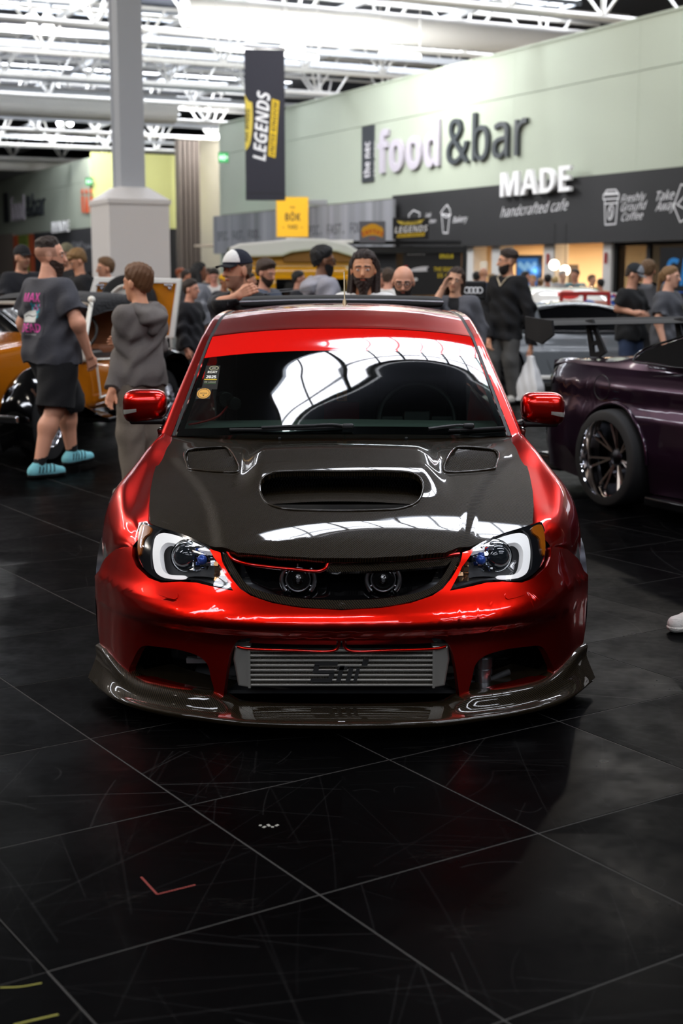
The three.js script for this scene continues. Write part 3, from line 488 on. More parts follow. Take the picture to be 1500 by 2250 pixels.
// headlights
const hlPts = [[299, 1149], [329, 1157], [373, 1169], [420, 1187], [458, 1208], [485, 1248], [511, 1297], [481, 1290], [431, 1278], [396, 1276], [354, 1278], [328, 1269], [301, 1244], [291, 1220], [290, 1190], [294, 1160]];
const hlUV = smoothLine(traceS(hlPts), 90, true);
const drlPts = [[457, 1213], [412, 1190], [372, 1176], [345, 1173], [333, 1180], [328, 1197], [328, 1240], [334, 1259], [352, 1271], [404, 1273], [404, 1269], [364, 1264], [350, 1255], [344, 1238], [345, 1205], [355, 1195], [380, 1197], [412, 1206]];
const drlUV = smoothLine(traceS(drlPts), 120, true);
const drlM = phys(0xe8e8e4, 0.3, 0, { clearcoat: 0.6 }); drlM.emissive.set(0xf5f6ff); drlM.emissiveIntensity = 0.28;
const crystal = phys(0xe8ecf2, 0.08, 1), bowlM = phys(0x16181b, 0.12, 0.3, { clearcoat: 1 });
for (const s of [1, -1]) {
  const T = (uv) => (s > 0 ? uv : mir(uv)), q = (px, py, ins) => { const [u, v] = onS(px, py); return S(u * s, v, ins); };
  const lamp = part('headlight', panel(T(hlUV), [], (u, v) => S(u, v, 0.085), { max: 0.05, rim: -0.0 }), M.duct, hero, 'dark headlamp with a white C shaped daytime lamp');
  part('housing', panel(T(hlUV), [], (u, v) => S(u, v, 0.012), { max: 0.05, rim: 0.075, step: 0.02 }).toNonIndexed(), M.glass, lamp);
  lamp.children[0].geometry = panel(T(hlUV), [smoothLine(T(traceS([[330, 1175], [345, 1165], [400, 1185], [452, 1209], [480, 1250], [500, 1288], [440, 1276], [396, 1271], [350, 1272], [325, 1255], [322, 1200]])), 50, true)], (u, v) => S(u, v, 0.02), { max: 0.05, rim: 0.06, step: 0.02 }); lamp.children[0].material = bowlM;
  part('lens', panel(T(hlUV), [], (u, v) => S(u, v, 0.003), { max: 0.04, rim: 0 }), M.glass, lamp);
  part('daytime_lamp', panel(T(drlUV), [], (u, v) => S(u, v, 0.018), { max: 0.03, rim: 0.025, step: 0.01 }), drlM, lamp, 'white C shaped light guide');
  const c = q(382, 1230, 0.07), n = Sn(onS(382, 1230)[0] * s, onS(382, 1230)[1]), ry = Math.atan2(n.x, n.z);
  part('projector', lathe([[0.0, 0.052], [0.02, 0.05], [0.036, 0.042], [0.046, 0.026], [0.048, 0], [0.058, 0], [0.06, 0.012], [0.07, -0.03]], 32, c.x, c.y, c.z, PI / 2, ry * 0.5), phys(0x1c2126, 0.05, 0.2, { clearcoat: 1 }), lamp);
  part('projector_ring', torus(0.052, 0.006, c.x, c.y, c.z + 0.012, 0, ry * 0.5), crystal, lamp);
  const r = q(424, 1234, 0.06);
  const facets = []; for (let i = 0; i < 5; i++) for (let j = 0; j < 5; j++) facets.push(box(0.016, 0.016, 0.012, r.x + (i - 2) * 0.018, r.y + (j - 2) * 0.018, r.z, 0.5 * ((i * 7 + j * 3) % 5 - 2) * 0.5, 0.5 * ((i * 3 + j * 5) % 5 - 2) * 0.5));
  part('reflector', facets, crystal, lamp, 'chrome faceted reflector');
  part('reflector_bulb', ball(0.018, r.x, r.y, r.z + 0.02), phys(0x2a4a9a, 0.08, 0.3), lamp);
  const k = q(476, 1262, 0.05), kf = []; for (let i = 0; i < 3; i++) for (let j = 0; j < 4; j++) if (i <= j + 1) kf.push(box(0.018, 0.016, 0.01, k.x + s * (i - 1) * 0.019, k.y - (j - 1.5) * 0.018, k.z, ((i + j) % 3 - 1) * 0.5, ((i * 2 + j) % 3 - 1) * 0.5));
  part('indicator', kf, phys(0xc9a27c, 0.12, 0.9), lamp, 'faceted chrome and amber indicator');
  const am = T(smoothLine(traceS([[303, 1155], [326, 1162], [322, 1172], [309, 1182], [304, 1205], [299, 1222], [296, 1190]]), 30, true));
  part('amber_reflector', panel(am, [], (u, v) => S(u, v, 0.012), { max: 0.03, rim: 0.01 }), M.amber, lamp, 'amber side reflector');
}
// grille
const grilleFrame = (() => {
  const o = traceS([[484, 1215], [489, 1236], [509, 1271], [528, 1294], [551, 1309], [598, 1325], [663, 1336], [751, 1341]]), i = traceS([[498, 1222], [519, 1262], [541, 1288], [566, 1300], [610, 1311], [670, 1319], [751, 1322]]);
  o[o.length - 1][0] = 0; i[i.length - 1][0] = 0;
  const oo = smoothLine([...o, ...mir(o).slice(1)], 80), ii = smoothLine([...i, ...mir(i).slice(1)], 80);
  return panel([...oo, ...ii.reverse()], [], (u, v) => S(u, v, 0.02), { max: 0.03, rim: 0.03, step: 0.01 });
})();
const grille = part('grille', grilleFrame, M.carbon, hero, 'carbon fibre grille surround with horns inside');
const back = traceS([[490, 1216], [530, 1296], [600, 1325], [751, 1340]]); back[3][0] = 0;
part('grille_back', panel([...back, ...mir(back).slice(1)], [], (u, v) => S(u, v, 0.13), { max: 0.08, rim: 0 }), M.blackGloss, grille);
{
  const lipPx = [[497, 1214], [506, 1227], [530, 1238], [580, 1246], [640, 1252], [700, 1256], [714, 1250], [722, 1237], [760, 1235], [880, 1231], [960, 1225], [1012, 1218]];
  part('grille_lip', tube(traceS(lipPx).map(([u, v]) => S(u, v, 0.012)), 0.0065, 160, 8), M.red, grille, 'thin red lip stepping down on one side');
  const cb = traceS([[722, 1238], [760, 1237], [880, 1233], [960, 1227], [1008, 1221], [985, 1245], [887, 1254], [740, 1260], [716, 1258]]);
  part('grille_upper_panel', panel(cb, [], (u, v) => S(u, v, 0.022), { max: 0.03, rim: 0.02 }), M.carbon, grille, 'carbon fibre bar under the bonnet edge');
  for (const px of [650, 846]) {
    const [u, v] = onS(px, 1283), p = S(u, v, 0.075), horn = part('horn', lathe([[0, 0.016], [0.012, 0.014], [0.014, 0.008], [0.03, 0.006], [0.034, 0.012], [0.04, 0.004], [0.041, -0.03]], 32, p.x, p.y, p.z, PI / 2), M.blackGloss, grille, 'round black horn with a bright bracket');
    const R = []; for (const a0 of [-0.75, PI - 0.75]) R.push(torus(0.058, 0.008, p.x, p.y, p.z + 0.004, 0, 0, a0, 14, 1.5, 6)); for (const a of [0.5, -0.5, PI + 0.5, PI - 0.5, 1.6]) R.push(bar([p.x + Math.cos(a) * 0.04, p.y + Math.sin(a) * 0.04, p.z], [p.x + Math.cos(a) * 0.056, p.y + Math.sin(a) * 0.056, p.z], 0.0035)); R.push(torus(0.042, 0.003, p.x, p.y, p.z + 0.004));
    part('horn_bracket', R, M.steel, horn); part('horn_bolt', cyl(0.006, 0.006, 0.01, p.x, p.y, p.z + 0.018, PI / 2), M.steel, horn);
  }
}
// centre opening: red slats, intercooler
{
  const sl = traceS([[516, 1424], [530, 1428], [640, 1433], [734, 1433], [743, 1425], [745, 1411]]);
  for (const s of [1, -1]) part('bumper_slat', tube((s > 0 ? sl : mir(sl)).map(([u, v]) => S(u, v, 0.025)), 0.0055, 60, 8), M.red, bumper);
  const slf = (s) => grid((a, b) => { const u = s * lerp(0.335, 0.02, a), v = 0.298 + 0.01 * b; return S(u, v + 0.004, 0.025 + 0.09 * b); }, 20, 4);
  for (const s of [1, -1]) part('bumper_slat_shelf', slf(s), M.red, bumper);
  const ic = part('intercooler', [rbox(0.64, 0.142, 0.06, 0.006, 0.0, 0.209, -0.13)], std(0x1a1714, 0.6, 0.4), hero, 'aluminium intercooler with black stencilled letters');
  const f = []; for (let i = 0; i < 150; i++) f.push(box(0.0014, 0.126, 0.002, -0.315 + i * 0.00423, 0.209, -0.0985, 0, i % 2 ? 0.5 : -0.5)); part('cooling_fins', f, std(0x6a645a, 0.5, 0.8), ic);
  for (let i = 0; i < 8; i++) part('intercooler_bar', rbox(0.645, 0.0078, 0.016, 0.002, 0, 0.147 + i * 0.0177, -0.098), M.alu, ic);
  for (const s of [1, -1]) { part('end_tank', extr([[0, -0.068], [0.035 * s, -0.06], [0.05 * s, 0.03], [0.045 * s, 0.072], [0, 0.072]], 0.05, 0.006), M.alu, ic).position.set(0.322 * s, 0.209, -0.15); part('end_plate', box(0.008, 0.142, 0.02, 0.322 * s, 0.209, -0.094), M.alu, ic); }
  const letters = (pts) => extr(pts, 0.002);
  const ink = std(0x121212, 0.7), O = (g, x, y) => g.translate(x, y, -0.0895);
  // stencil: S t i with an italic slant, as bars
  const sk = (x, y, w, h) => letters([[x + y * 0.25, y], [x + w + y * 0.25, y], [x + w + (y + h) * 0.25, y + h], [x + (y + h) * 0.25, y + h]]);
  part('stencil_letters', [sk(0, 0.0, 0.075, 0.014), sk(0.06, 0.014, 0.018, 0.02), sk(0, 0.032, 0.075, 0.012), sk(0, 0.044, 0.018, 0.018), sk(0, 0.06, 0.08, 0.013), sk(0.09, 0, 0.016, 0.06), sk(0.083, 0.045, 0.035, 0.012), sk(0.123, 0, 0.016, 0.052), sk(0.15, 0, 0.012, 0.052), sk(0.165, 0.06, 0.02, 0.022)].map((g) => O(g, -0.11, 0.158)), ink, ic);
}
// corner vents: bracket and silver fitting
part('vent_bracket', [rbox(0.05, 0.05, 0.04, 0.004, -0.5, 0.215, -0.3), rbox(0.09, 0.02, 0.03, 0.004, -0.52, 0.18, -0.3)], M.grey, hero);
{ const p = S(...onS(1096, 1482), 0.1); part('oil_fitting', [cyl(0.033, 0.033, 0.034, p.x, p.y + 0.022, p.z), cyl(0.033, 0.033, 0.02, p.x, p.y - 0.012, p.z), cyl(0.029, 0.029, 0.11, p.x, p.y - 0.01, p.z), cyl(0.034, 0.034, 0.006, p.x, p.y - 0.055, p.z)], M.steel, hero, 'banded silver pipe joint inside the corner vent'); part('hose', tube([[p.x - 0.08, p.y - 0.03, p.z - 0.02], [p.x - 0.03, p.y - 0.06, p.z], [p.x + 0.1, p.y - 0.03, p.z - 0.05]], 0.012), M.rubber, hero); }
for (const s of [1, -1]) part('vent_floor', grid((a, b) => { const u = s * lerp(0.43, 0.85, a); return S(u, 0.118 + 0.02 * a, 0.02 + b * 0.16); }, 12, 4), M.carbon, hero);
// splitter
{
  const secs = []; const n = 60, um = 1.14;
  const ring = (u) => {
    const p = plan(u), nn = planN(u), a = Math.abs(u), up = sstep(0.75, 1.1, a), out = 0.085 - 0.02 * sstep(0.3, 0.5, a) - 0.025 * up, lift = 0.03 * sstep(0.36, 0.44, a) * (1 - sstep(0.44, 0.6, a));
    const pt = (o, y) => { const q = p.clone().addScaledVector(nn, o); q.y = y; return q; };
    const top = 0.084 + 0.06 * up + 0.033 * sstep(0.36, 0.46, a);
    return [pt(-0.08, 0.04), pt(0.03, 0.04), pt(out - 0.006, 0.042), pt(out + 0.004, 0.052), pt(out, 0.064), pt(out - 0.03, 0.074 + 0.06 * up), pt(0.01, top), pt(-0.035, top + 0.008), pt(-0.08, top)];
  };
  for (let i = 0; i <= n; i++) secs.push(ring(lerp(-um, um, i / n)));
  const sp = part('front_splitter', loft(secs, 40, 160, { uvf: (p, s, t) => [t * 2.1, s * 0.35] , flip: true }), M.carbon, hero, 'gloss carbon fibre splitter along the bumper foot');
}
// front wings with flared arches
const wingRings = [[-0.395, [[0.715, 0.625], [0.732, 0.618], [0.746, 0.606], [0.757, 0.594], [0.765, 0.58], [0.77, 0.565]]],
  [-0.44, [[0.735, 0.640], [0.752, 0.634], [0.768, 0.62], [0.780, 0.605], [0.79, 0.59], [0.797, 0.572]]],
  [-0.52, [[0.738, 0.672], [0.775, 0.668], [0.812, 0.65], [0.834, 0.62], [0.847, 0.59], [0.855, 0.55]]],
  [-0.66, [[0.742, 0.713], [0.79, 0.7], [0.842, 0.698], [0.884, 0.64], [0.902, 0.58], [0.911, 0.505]]],
  [-0.82, [[0.744, 0.756], [0.795, 0.742], [0.856, 0.75], [0.91, 0.69], [0.942, 0.59], [0.955, 0.455]]],
  [-1.0, [[0.742, 0.802], [0.79, 0.79], [0.846, 0.785], [0.912, 0.71], [0.945, 0.6], [0.955, 0.49]]],
  [-1.18, [[0.735, 0.846], [0.79, 0.85], [0.835, 0.815], [0.88, 0.72], [0.905, 0.58], [0.915, 0.4]]],
  [-1.34, [[0.722, 0.872], [0.772, 0.882], [0.805, 0.85], [0.84, 0.74], [0.86, 0.58], [0.87, 0.3]]],
  [-1.55, [[0.75, 0.89], [0.775, 0.888], [0.8, 0.86], [0.825, 0.74], [0.845, 0.55], [0.86, 0.2]]]];
const archC = V(0, 0.315, -0.86), archR = 0.365;
for (const s of [1, -1]) {
  const w = part('front_wing', loft(wingRings.map(([z, r]) => [[r[0][0] - 0.035, r[0][1] - 0.02], [r[0][0] - 0.004, r[0][1] - 0.006], ...r.slice(1), [r[5][0] - 0.012, r[5][1] - 0.04]].map(([x, y]) => [x * s, y, z])), 36, 48, { flip: s > 0 }), M.red, hero);
  part('arch_liner', cyl(0.31, 0.31, 0.2, s * 0.66, 0.34, -0.86, 0, 0, PI / 2, 32), M.duct, w);
  const wheel = part('front_tyre', lathe([[0.22, -0.11], [0.29, -0.115], [0.308, -0.095], [0.314, 0], [0.308, 0.095], [0.29, 0.115], [0.22, 0.11]], 48, s * 0.8, 0.314, -0.86, 0, 0, PI / 2), M.rubber, hero);
  part('rim', lathe([[0.03, -0.02], [0.06, 0.0], [0.2, 0.05], [0.225, 0.105], [0.228, -0.1]], 32, s * 0.845, 0.314, -0.86, 0, 0, -s * PI / 2), M.darkMetal, wheel);
}
// greenhouse: rows of (centre y, z; edge x, y, z)
const GH = spl([[0, 0.905, -1.2, 0.722, 0.878, -1.37], [0.25, 1.02, -1.4, 0.694, 0.985, -1.55], [0.5, 1.125, -1.59, 0.668, 1.087, -1.725], [0.75, 1.228, -1.78, 0.643, 1.185, -1.9], [1, 1.316, -1.965, 0.62, 1.272, -2.075], [1.08, 1.337, -2.046, 0.614, 1.292, -2.15], [1.25, 1.379, -2.208, 0.602, 1.331, -2.3], [1.32, 1.394, -2.275, 0.598, 1.344, -2.36], [1.45, 1.406, -2.4, 0.592, 1.357, -2.47], [1.6, 1.411, -2.55, 0.586, 1.364, -2.6], [2, 1.412, -2.9, 0.575, 1.37, -2.9], [2.6, 1.385, -3.5, 0.55, 1.34, -3.5], [3.2, 1.33, -3.95, 0.52, 1.28, -3.92]]);
const Gp = (s, t) => { const [yc, zc, xe, ye, ze] = GH(t), k = Math.abs(s) ** 2.3; return V(xe * s, lerp(yc, ye, k), lerp(zc, ze, k)); };
const Ggrid = (t0, t1, s0 = -1, s1 = 1, ns = 60, nt = 20, off = 0) => grid((a, b) => { const s = lerp(s0, s1, a), t = lerp(t0, t1, b), p = Gp(s, t); if (off) { const e = 1e-3, n = Gp(s + e, t).sub(Gp(s - e, t)).cross(Gp(s, t + e).sub(Gp(s, t - e))).normalize(); p.addScaledVector(n, off); } return p; }, ns, nt);
const ws = part('windscreen', Ggrid(0.0, 0.735, -0.985, 0.985, 60, 24), M.tint, hero, 'raked windscreen with dark glass');
const banM = phys(0xe8140c, 0.05, 0.0, { clearcoat: 1 });
part('sun_strip', Ggrid(0.735, 0.992, -0.985, 0.985, 60, 12, 0.001), banM, ws, 'bright red strip across the top of the glass');
part('black_border', [Ggrid(0.0, 0.062, -0.985, 0.985, 60, 3, -0.002), Ggrid(0.0, 0.75, -0.985, -0.95, 3, 30, -0.002), Ggrid(0.0, 0.75, 0.95, 0.985, 3, 30, -0.002)], M.blackGloss, ws);
part('roof', Ggrid(1.005, 2.6, -0.985, 0.985, 60, 40), M.red, hero);
part('roof_gap', Ggrid(0.985, 1.012, -1, 1, 40, 2, -0.004), M.rubberSeal, hero);
for (const s of [1, -1]) {
  // black gutter strips then red pillars rolling over to the side glass
  const strip = (t0, t1, o0, o1, y0, y1, m, name, n = 40) => part(name, grid((a, b) => { const t = lerp(t0, t1, b), e = Gp(s, t), w = lerp(o0, o1, a) * (1 - 0.15 * b); return V(e.x + s * w, e.y + lerp(y0, y1, a * a) , e.z - w * 0.45); }, 10, n, s < 0), m, hero);
  strip(0.0, 1.0, -0.006, 0.008, 0.001, 0.002, M.rubberSeal, 'pillar_seal');
  strip(1.0, 2.6, -0.012, 0.016, 0.001, 0.002, M.rubberSeal, 'roof_gutter');
  const pil = new THREE.CatmullRomCurve3([[0.03, 0.006], [0.05, 0.004], [0.068, -0.012], [0.078, -0.045], [0.08, -0.09]].map(([a, b]) => V(a, b, 0)));
  part('roof_pillar', grid((a, b) => { const t = lerp(-0.12, 2.7, b), e = Gp(s, Math.max(0, t)), q = a < 0.12 ? V(lerp(0.01, 0.03, a / 0.12), 0.004, 0) : pil.getPoint((a - 0.12) / 0.88), k = 0.75 + 0.25 * sstep(1.0, 0.0, t), dn = t < 0 ? -t : 0; return V(e.x + s * (q.x * k + dn * 0.12), e.y + q.y * k - dn * 0.25, e.z - q.x * 0.5 + dn * 0.5); }, 16, 80, s < 0), M.red, hero);
  part('side_glass', grid((a, b) => { const t = lerp(0.02, 2.6, b), e = Gp(s, t); return V(lerp(e.x + s * 0.066, s * 0.8, a), lerp(e.y - 0.06, 0.9, a), e.z - 0.03); }, 6, 40, s < 0), M.darkTint, hero);
  part('body_side', loft([[-1.5, 0], [-2.2, 0.0], [-2.9, 0.01], [-3.3, 0.075], [-3.6, 0.07], [-4.2, -0.06]].map(([z, o]) => [[0.775, 0.895], [0.81, 0.86], [0.835 + o * 0.6, 0.72], [0.85 + o, 0.52], [0.86 + o, 0.3], [0.85 + o * 0.5, 0.16]].map(([x, y]) => [x * s, y, z])), 20, 30, { flip: s > 0 }), M.red, hero);
  part('side_skirt', rbox(0.1, 0.06, 2.0, 0.02, s * 0.86, 0.1, -2.2), M.carbon, hero);
  const rt = part('rear_tyre', lathe([[0.22, -0.11], [0.29, -0.115], [0.314, 0], [0.29, 0.115], [0.22, 0.11]], 40, s * 0.83, 0.314, -3.48, 0, 0, PI / 2), M.rubber, hero);
}
part('tail', [rbox(1.5, 0.7, 0.3, 0.1, 0, 0.6, -4.1), grid((a, b) => V(lerp(-0.52, 0.52, a) * lerp(1, 1.4, b), lerp(1.3, 0.9, b), lerp(-3.93, -4.2, b)), 8, 8)], M.red, hero);
part('floor_pan', box(1.5, 0.04, 3.0, 0, 0.12, -2.7), M.blackMatte, hero);
// cabin
const cab = M.black;
part('dashboard', grid((a, b) => { const x = lerp(-0.7, 0.7, a), z = lerp(-1.3, -1.85, b); return V(x, 0.868 + 0.045 * sstep(0, 0.6, b) - 0.02 * Math.abs(x) - 0.1 * sstep(0.85, 1, b), z - 0.12 * x * x); }, 30, 16), M.dash, hero, 'grey green dashboard top under the glass');
part('cowl', grid((a, b) => { const x = lerp(-0.72, 0.72, a), z = lerp(-1.16, -1.42, b); return V(x, lerp(0.86, 0.866, b) - 0.02 * Math.abs(x), z - 0.2 * x * x); }, 30, 4), M.black, hero);
part('cabin_rear', [box(1.3, 0.5, 0.03, 0, 1.1, -3.3), box(1.3, 0.04, 2, 0, 0.6, -2.6)], M.blackMatte, hero);
for (const s of [1, -1]) { const x = s * 0.36; part('front_seat', [rbox(0.46, 0.66, 0.14, 0.06, x, 0.92, -2.55, -0.2), rbox(0.24, 0.18, 0.1, 0.04, x, 1.22, -2.63, -0.15), rbox(0.1, 0.5, 0.2, 0.04, x - 0.22, 0.95, -2.5, -0.2), rbox(0.1, 0.5, 0.2, 0.04, x + 0.22, 0.95, -2.5, -0.2)], std(0x17181a, 0.8), hero); }
part('steering_wheel', [torus(0.18, 0.016, 0.36, 0.88, -2.02, -0.4), rbox(0.14, 0.1, 0.05, 0.02, 0.36, 0.88, -2.02, -0.4), box(0.34, 0.03, 0.02, 0.36, 0.88, -2.02, -0.4)], cab, hero);
part('gauge_pod', [put(lathe([[0, 0.03], [0.03, 0.035], [0.036, 0.03], [0.036, -0.03], [0, -0.03]], 24), -0.535, 1.0, -1.78, PI / 2, 0.3), put(lathe([[0, 0.03], [0.026, 0.03], [0.03, 0.025], [0.03, -0.03]], 24), -0.49, 0.985, -1.74, PI / 2, 0.3), bar([-0.535, 0.97, -1.8], [-0.55, 0.89, -1.8], 0.012)], M.black, hero, 'round gauge pod on the dashboard');
part('gauge_wire', tube([[-0.52, 0.97, -1.75], [-0.56, 0.93, -1.68], [-0.64, 0.91, -1.6], [-0.68, 0.905, -1.58]], 0.005), std(0xb01010, 0.4), hero, 'red wire running to the gauge pod');
part('rear_view_mirror', rbox(0.22, 0.06, 0.03, 0.02, 0.02, 1.2, -1.98), cab, hero);
// windscreen wipers
const onG = (px, py) => solve((s, t) => Gp(s, t), HERO, px, py, (px - 755) / 340, clamp((950 - py) / 220, 0.02, 0.95));
function wiper(pts, arm) {
  const P3 = (list, o) => list.map(([x, y]) => { const [s, t] = onG(x, y), p = Gp(s, t); return V(p.x, p.y + o, p.z + o * 0.7); });
  const w = part('wiper', tube(P3(arm, 0.018), 0.0065, 30, 6), M.black, hero); part('wiper_blade', tube(P3(pts, 0.008), 0.006, 40, 6), M.rubber, w); const e = P3([arm[arm.length - 1]], 0.02)[0]; part('wiper_pivot', rbox(0.05, 0.022, 0.03, 0.009, e.x, e.y, e.z), M.black, w);
}
wiper([[505, 948], [600, 947], [700, 944], [752, 941]], [[575, 948], [680, 944], [730, 942], [764, 946]]);
wiper([[985, 949], [1040, 947], [1075, 945], [1108, 943]], [[940, 951], [985, 945], [1010, 943], [1028, 945]]);
// stickers inside the glass
{
  const tex = canvasTex(256, 512, (c, w, h) => {
    c.fillStyle = '#10120f'; c.fillRect(0, 0, w, h); c.textAlign = 'center';
    c.strokeStyle = '#c9c39a'; c.lineWidth = 10; c.beginPath(); c.ellipse(150, 55, 78, 42, 0, 0, 7); c.stroke(); c.fillStyle = '#e8e2c4'; c.font = 'bold 34px sans-serif'; c.fillText('JAM', 150, 66);
    c.fillStyle = '#efeee0'; c.font = 'bold 66px sans-serif'; c.fillText('ROAY', 132, 165); c.fillStyle = '#f7f7f2'; c.font = 'bold 82px sans-serif'; c.fillText('2025', 126, 275); c.fillStyle = '#d8b81c'; c.fillRect(16, 292, 214, 22); c.fillStyle = '#9a9c84'; c.font = 'bold 44px sans-serif'; c.fillText('VW  Laband', 118, 372, 200); c.fillStyle = '#3f6a33'; c.fillRect(20, 386, 200, 8);
  });
  const m = phys(0xffffff, 0.4, 0, { map: tex });
  const patch = (pts, name, mm, label) => { const c = pts.map(([x, y]) => onG(x, y)); part(name, grid((a, b) => { const s = lerp(lerp(c[0][0], c[1][0], a), lerp(c[3][0], c[2][0], a), 1 - b), t = lerp(lerp(c[0][1], c[1][1], a), lerp(c[3][1], c[2][1], a), 1 - b), e = 1e-3, n = Gp(s + e, t).sub(Gp(s - e, t)).cross(Gp(s, t + e).sub(Gp(s, t - e))).normalize(); return Gp(s, t).addScaledVector(n, 0.0015); }, 6, 6), mm, ws, label); };
  patch([[453, 804], [484, 804], [477, 856], [443, 856]], 'glass_sticker', m, 'club sticker reading 2025');
  const t2 = canvasTex(128, 128, (c) => { c.fillStyle = '#0c0d0c'; c.fillRect(0, 0, 128, 128); c.fillStyle = '#d9a24a'; c.beginPath(); c.arc(64, 64, 60, 0, 7); c.fill(); c.strokeStyle = '#2b2412'; c.lineWidth = 4; c.beginPath(); c.arc(64, 64, 48, 0, 7); c.stroke(); c.fillStyle = '#2b2412'; c.font = 'bold 20px sans-serif'; c.textAlign = 'center'; c.fillText('DETAIL', 64, 70); c.beginPath(); c.moveTo(54, 80); c.lineTo(74, 80); c.lineTo(64, 98); c.fill(); });
  patch([[434, 853], [466, 853], [461, 877], [430, 877]], 'round_sticker', phys(0xffffff, 0.4, 0, { map: t2 }), 'round amber sticker');
  const t3 = canvasTex(64, 128, (c) => { c.fillStyle = '#c8772a'; c.fillRect(0, 0, 64, 128); c.save(); c.translate(42, 118); c.rotate(-PI / 2); c.fillStyle = '#111'; c.font = 'bold 44px sans-serif'; c.fillText('FLAT', 0, 0, 108); c.restore(); });
  const fz = at(751, 864, 6.9).sub(HERO); part('hanging_tag', box(0.05, 0.078, 0.003, fz.x, fz.y, fz.z), std(0xffffff, 0.6, 0, { map: t3 }), hero, 'orange tag hanging behind the windscreen'); part('tag_string', bar([fz.x, fz.y + 0.035, fz.z], [0.02, 1.2, -1.98], 0.0015), M.black, hero);
}
// door mirrors
for (const s of [1, -1]) {
  const c = at(s > 0 ? 1191 : 319, s > 0 ? 897 : 891, 4.68 + 1.72).sub(HERO), pw = (x, a, n) => Math.abs(x / a) ** n;
  const f = (x, y, z) => { const k = s * x; const b = 0.073 + 0.06 * clamp(k, -0.1, 0.1); const yy = y + 0.07 * k - 0.002; return (Math.pow(pw(k, 0.1, 4) + pw(yy, b, 3.2) + pw(z, z > 0 ? 0.075 : 0.05, 2.4), 1 / 3) - 1) * 0.06; };
  const cap = part('door_mirror', nets(f, [-0.12, -0.095, -0.07], [0.12, 0.095, 0.095], 0.005).translate(c.x, c.y, c.z), M.red, hero);
  part('mirror_indicator', grid((a, b) => { const x = s * lerp(0.104, 0.03, a), y = lerp(-0.012, -0.036, b) + (1 - a) * -0.004; let z = 0.1; for (let i = 0; i < 30; i++) z -= f(x, y, z) * 0.6; return V(c.x + x * 1.0, c.y + y * lerp(1, 0.6, a), c.z + z + 0.004); }, 12, 4, s > 0), phys(0xbab7ae, 0.15, 0.4, { clearcoat: 1 }), cap, 'clear indicator strip');
  part('mirror_glass', box(0.17, 0.11, 0.006, c.x, c.y, c.z - 0.05), M.chrome, cap);
  part('mirror_arm', [rbox(0.16, 0.03, 0.1, 0.014, c.x - s * 0.01, c.y - 0.068, c.z - 0.01), rbox(0.14, 0.035, 0.07, 0.015, c.x - s * 0.1, c.y - 0.075, c.z - 0.02, 0, 0, s * 0.2)], M.black, cap, 'black mirror foot');
}
// roof aerial and rear wing
{ const p = at(757, 664, 4.68 + 2.75).sub(HERO); part('aerial', [bar([p.x, p.y - 0.02, p.z], [p.x - 0.003, p.y + 0.155, p.z - 0.05], 0.0035), cyl(0.008, 0.014, 0.03, p.x, p.y, p.z)], std(0xb9a888, 0.3, 1), hero, 'thin roof aerial'); }
{
  const zc = -3.85, yw = 1.412, pr = [[-0.14, -0.03], [-0.13, 0.012], [0, 0.03], [0.1, 0.022], [0.14, 0.012], [0.14, -0.035], [0, -0.03]];
  const rw = part('rear_wing', loft([-0.6, -0.56, -0.3, 0, 0.3, 0.56, 0.6].map((x) => pr.map(([z, y]) => [x, yw + y * (Math.abs(x) > 0.59 ? 0.3 : 1) - 0.012 * (x / 0.6) ** 2, zc - z])), 24, 40, { closed: true }), M.blackMatte, hero, 'black roof wing over the tailgate');
  part('wing_bracket', [-0.5, 0.5].map((x) => rbox(0.02, 0.06, 0.16, 0.008, x, 1.36, zc)), M.black, rw);
  part('wing_edge', tube([-0.6, -0.3, 0, 0.3, 0.6].map((x) => [x, yw + 0.002 - 0.012 * (x / 0.6) ** 2, zc + 0.142]), 0.006, 40, 8), M.steel, rw);
}

// ---------------------------------------------------------------- signs
const [fontB, fontR, fontS] = await Promise.all(['sans_bold', 'sans_regular', 'serif_bold'].map((n) => new FontLoader().loadAsync('fonts/droid/droid_' + n + '.typeface.json')));
const WROT = HA - PI / 2;                                    // local x runs along the cafe wall to the right, z out of it
const planeB = (px, py, b) => { const r = ray(px, py), k = b / (Math.cos(HA) * r.x - Math.sin(HA) * r.z); return r.multiplyScalar(k).add(camera.position); };
const aOfP = (p) => -Math.sin(HA) * p.x - Math.cos(HA) * p.z;
// text standing on the wall between two pixels of its foot line, 'top' the pixel of its tallest letter
function wallText(name, str, font, p0, p1, top, depth, m, label, b = B0 - 0.02) {
  const A = planeB(...p0, b), Bq = planeB(...p1, b), T = planeB(...top, b), w = Math.abs(aOfP(A) - aOfP(Bq)), h = T.y - A.y;
  const o = thing(name, label, 'sign', A, WROT);
  const gs = [...str].map((ch) => ch); let x = 0; const letters = [];
  for (const ch of gs) { const g = new TextGeometry(ch, { font, size: 1, depth: 1, curveSegments: 5, bevelEnabled: false }), adv = font.data.glyphs[ch].ha / font.data.resolution; letters.push([g, x, ch]); x += adv; }
  let minx = 1e9, maxx = -1e9, maxy = -1e9; for (const [g, gx] of letters) { g.computeBoundingBox(); if (!isFinite(g.boundingBox.min.x)) continue; minx = Math.min(minx, gx + g.boundingBox.min.x); maxx = Math.max(maxx, gx + g.boundingBox.max.x); maxy = Math.max(maxy, g.boundingBox.max.y); }
  for (const [g, gx, ch] of letters) { if (ch === ' ') continue; g.translate(gx - minx, 0, 0); g.scale(w / (maxx - minx), h / maxy, depth); const k = g.attributes.position; part('letter', g, m, o); }
  return o;
}
const lilac = std(0xb0aab4, 0.5), slate = std(0x2c3236, 0.6);
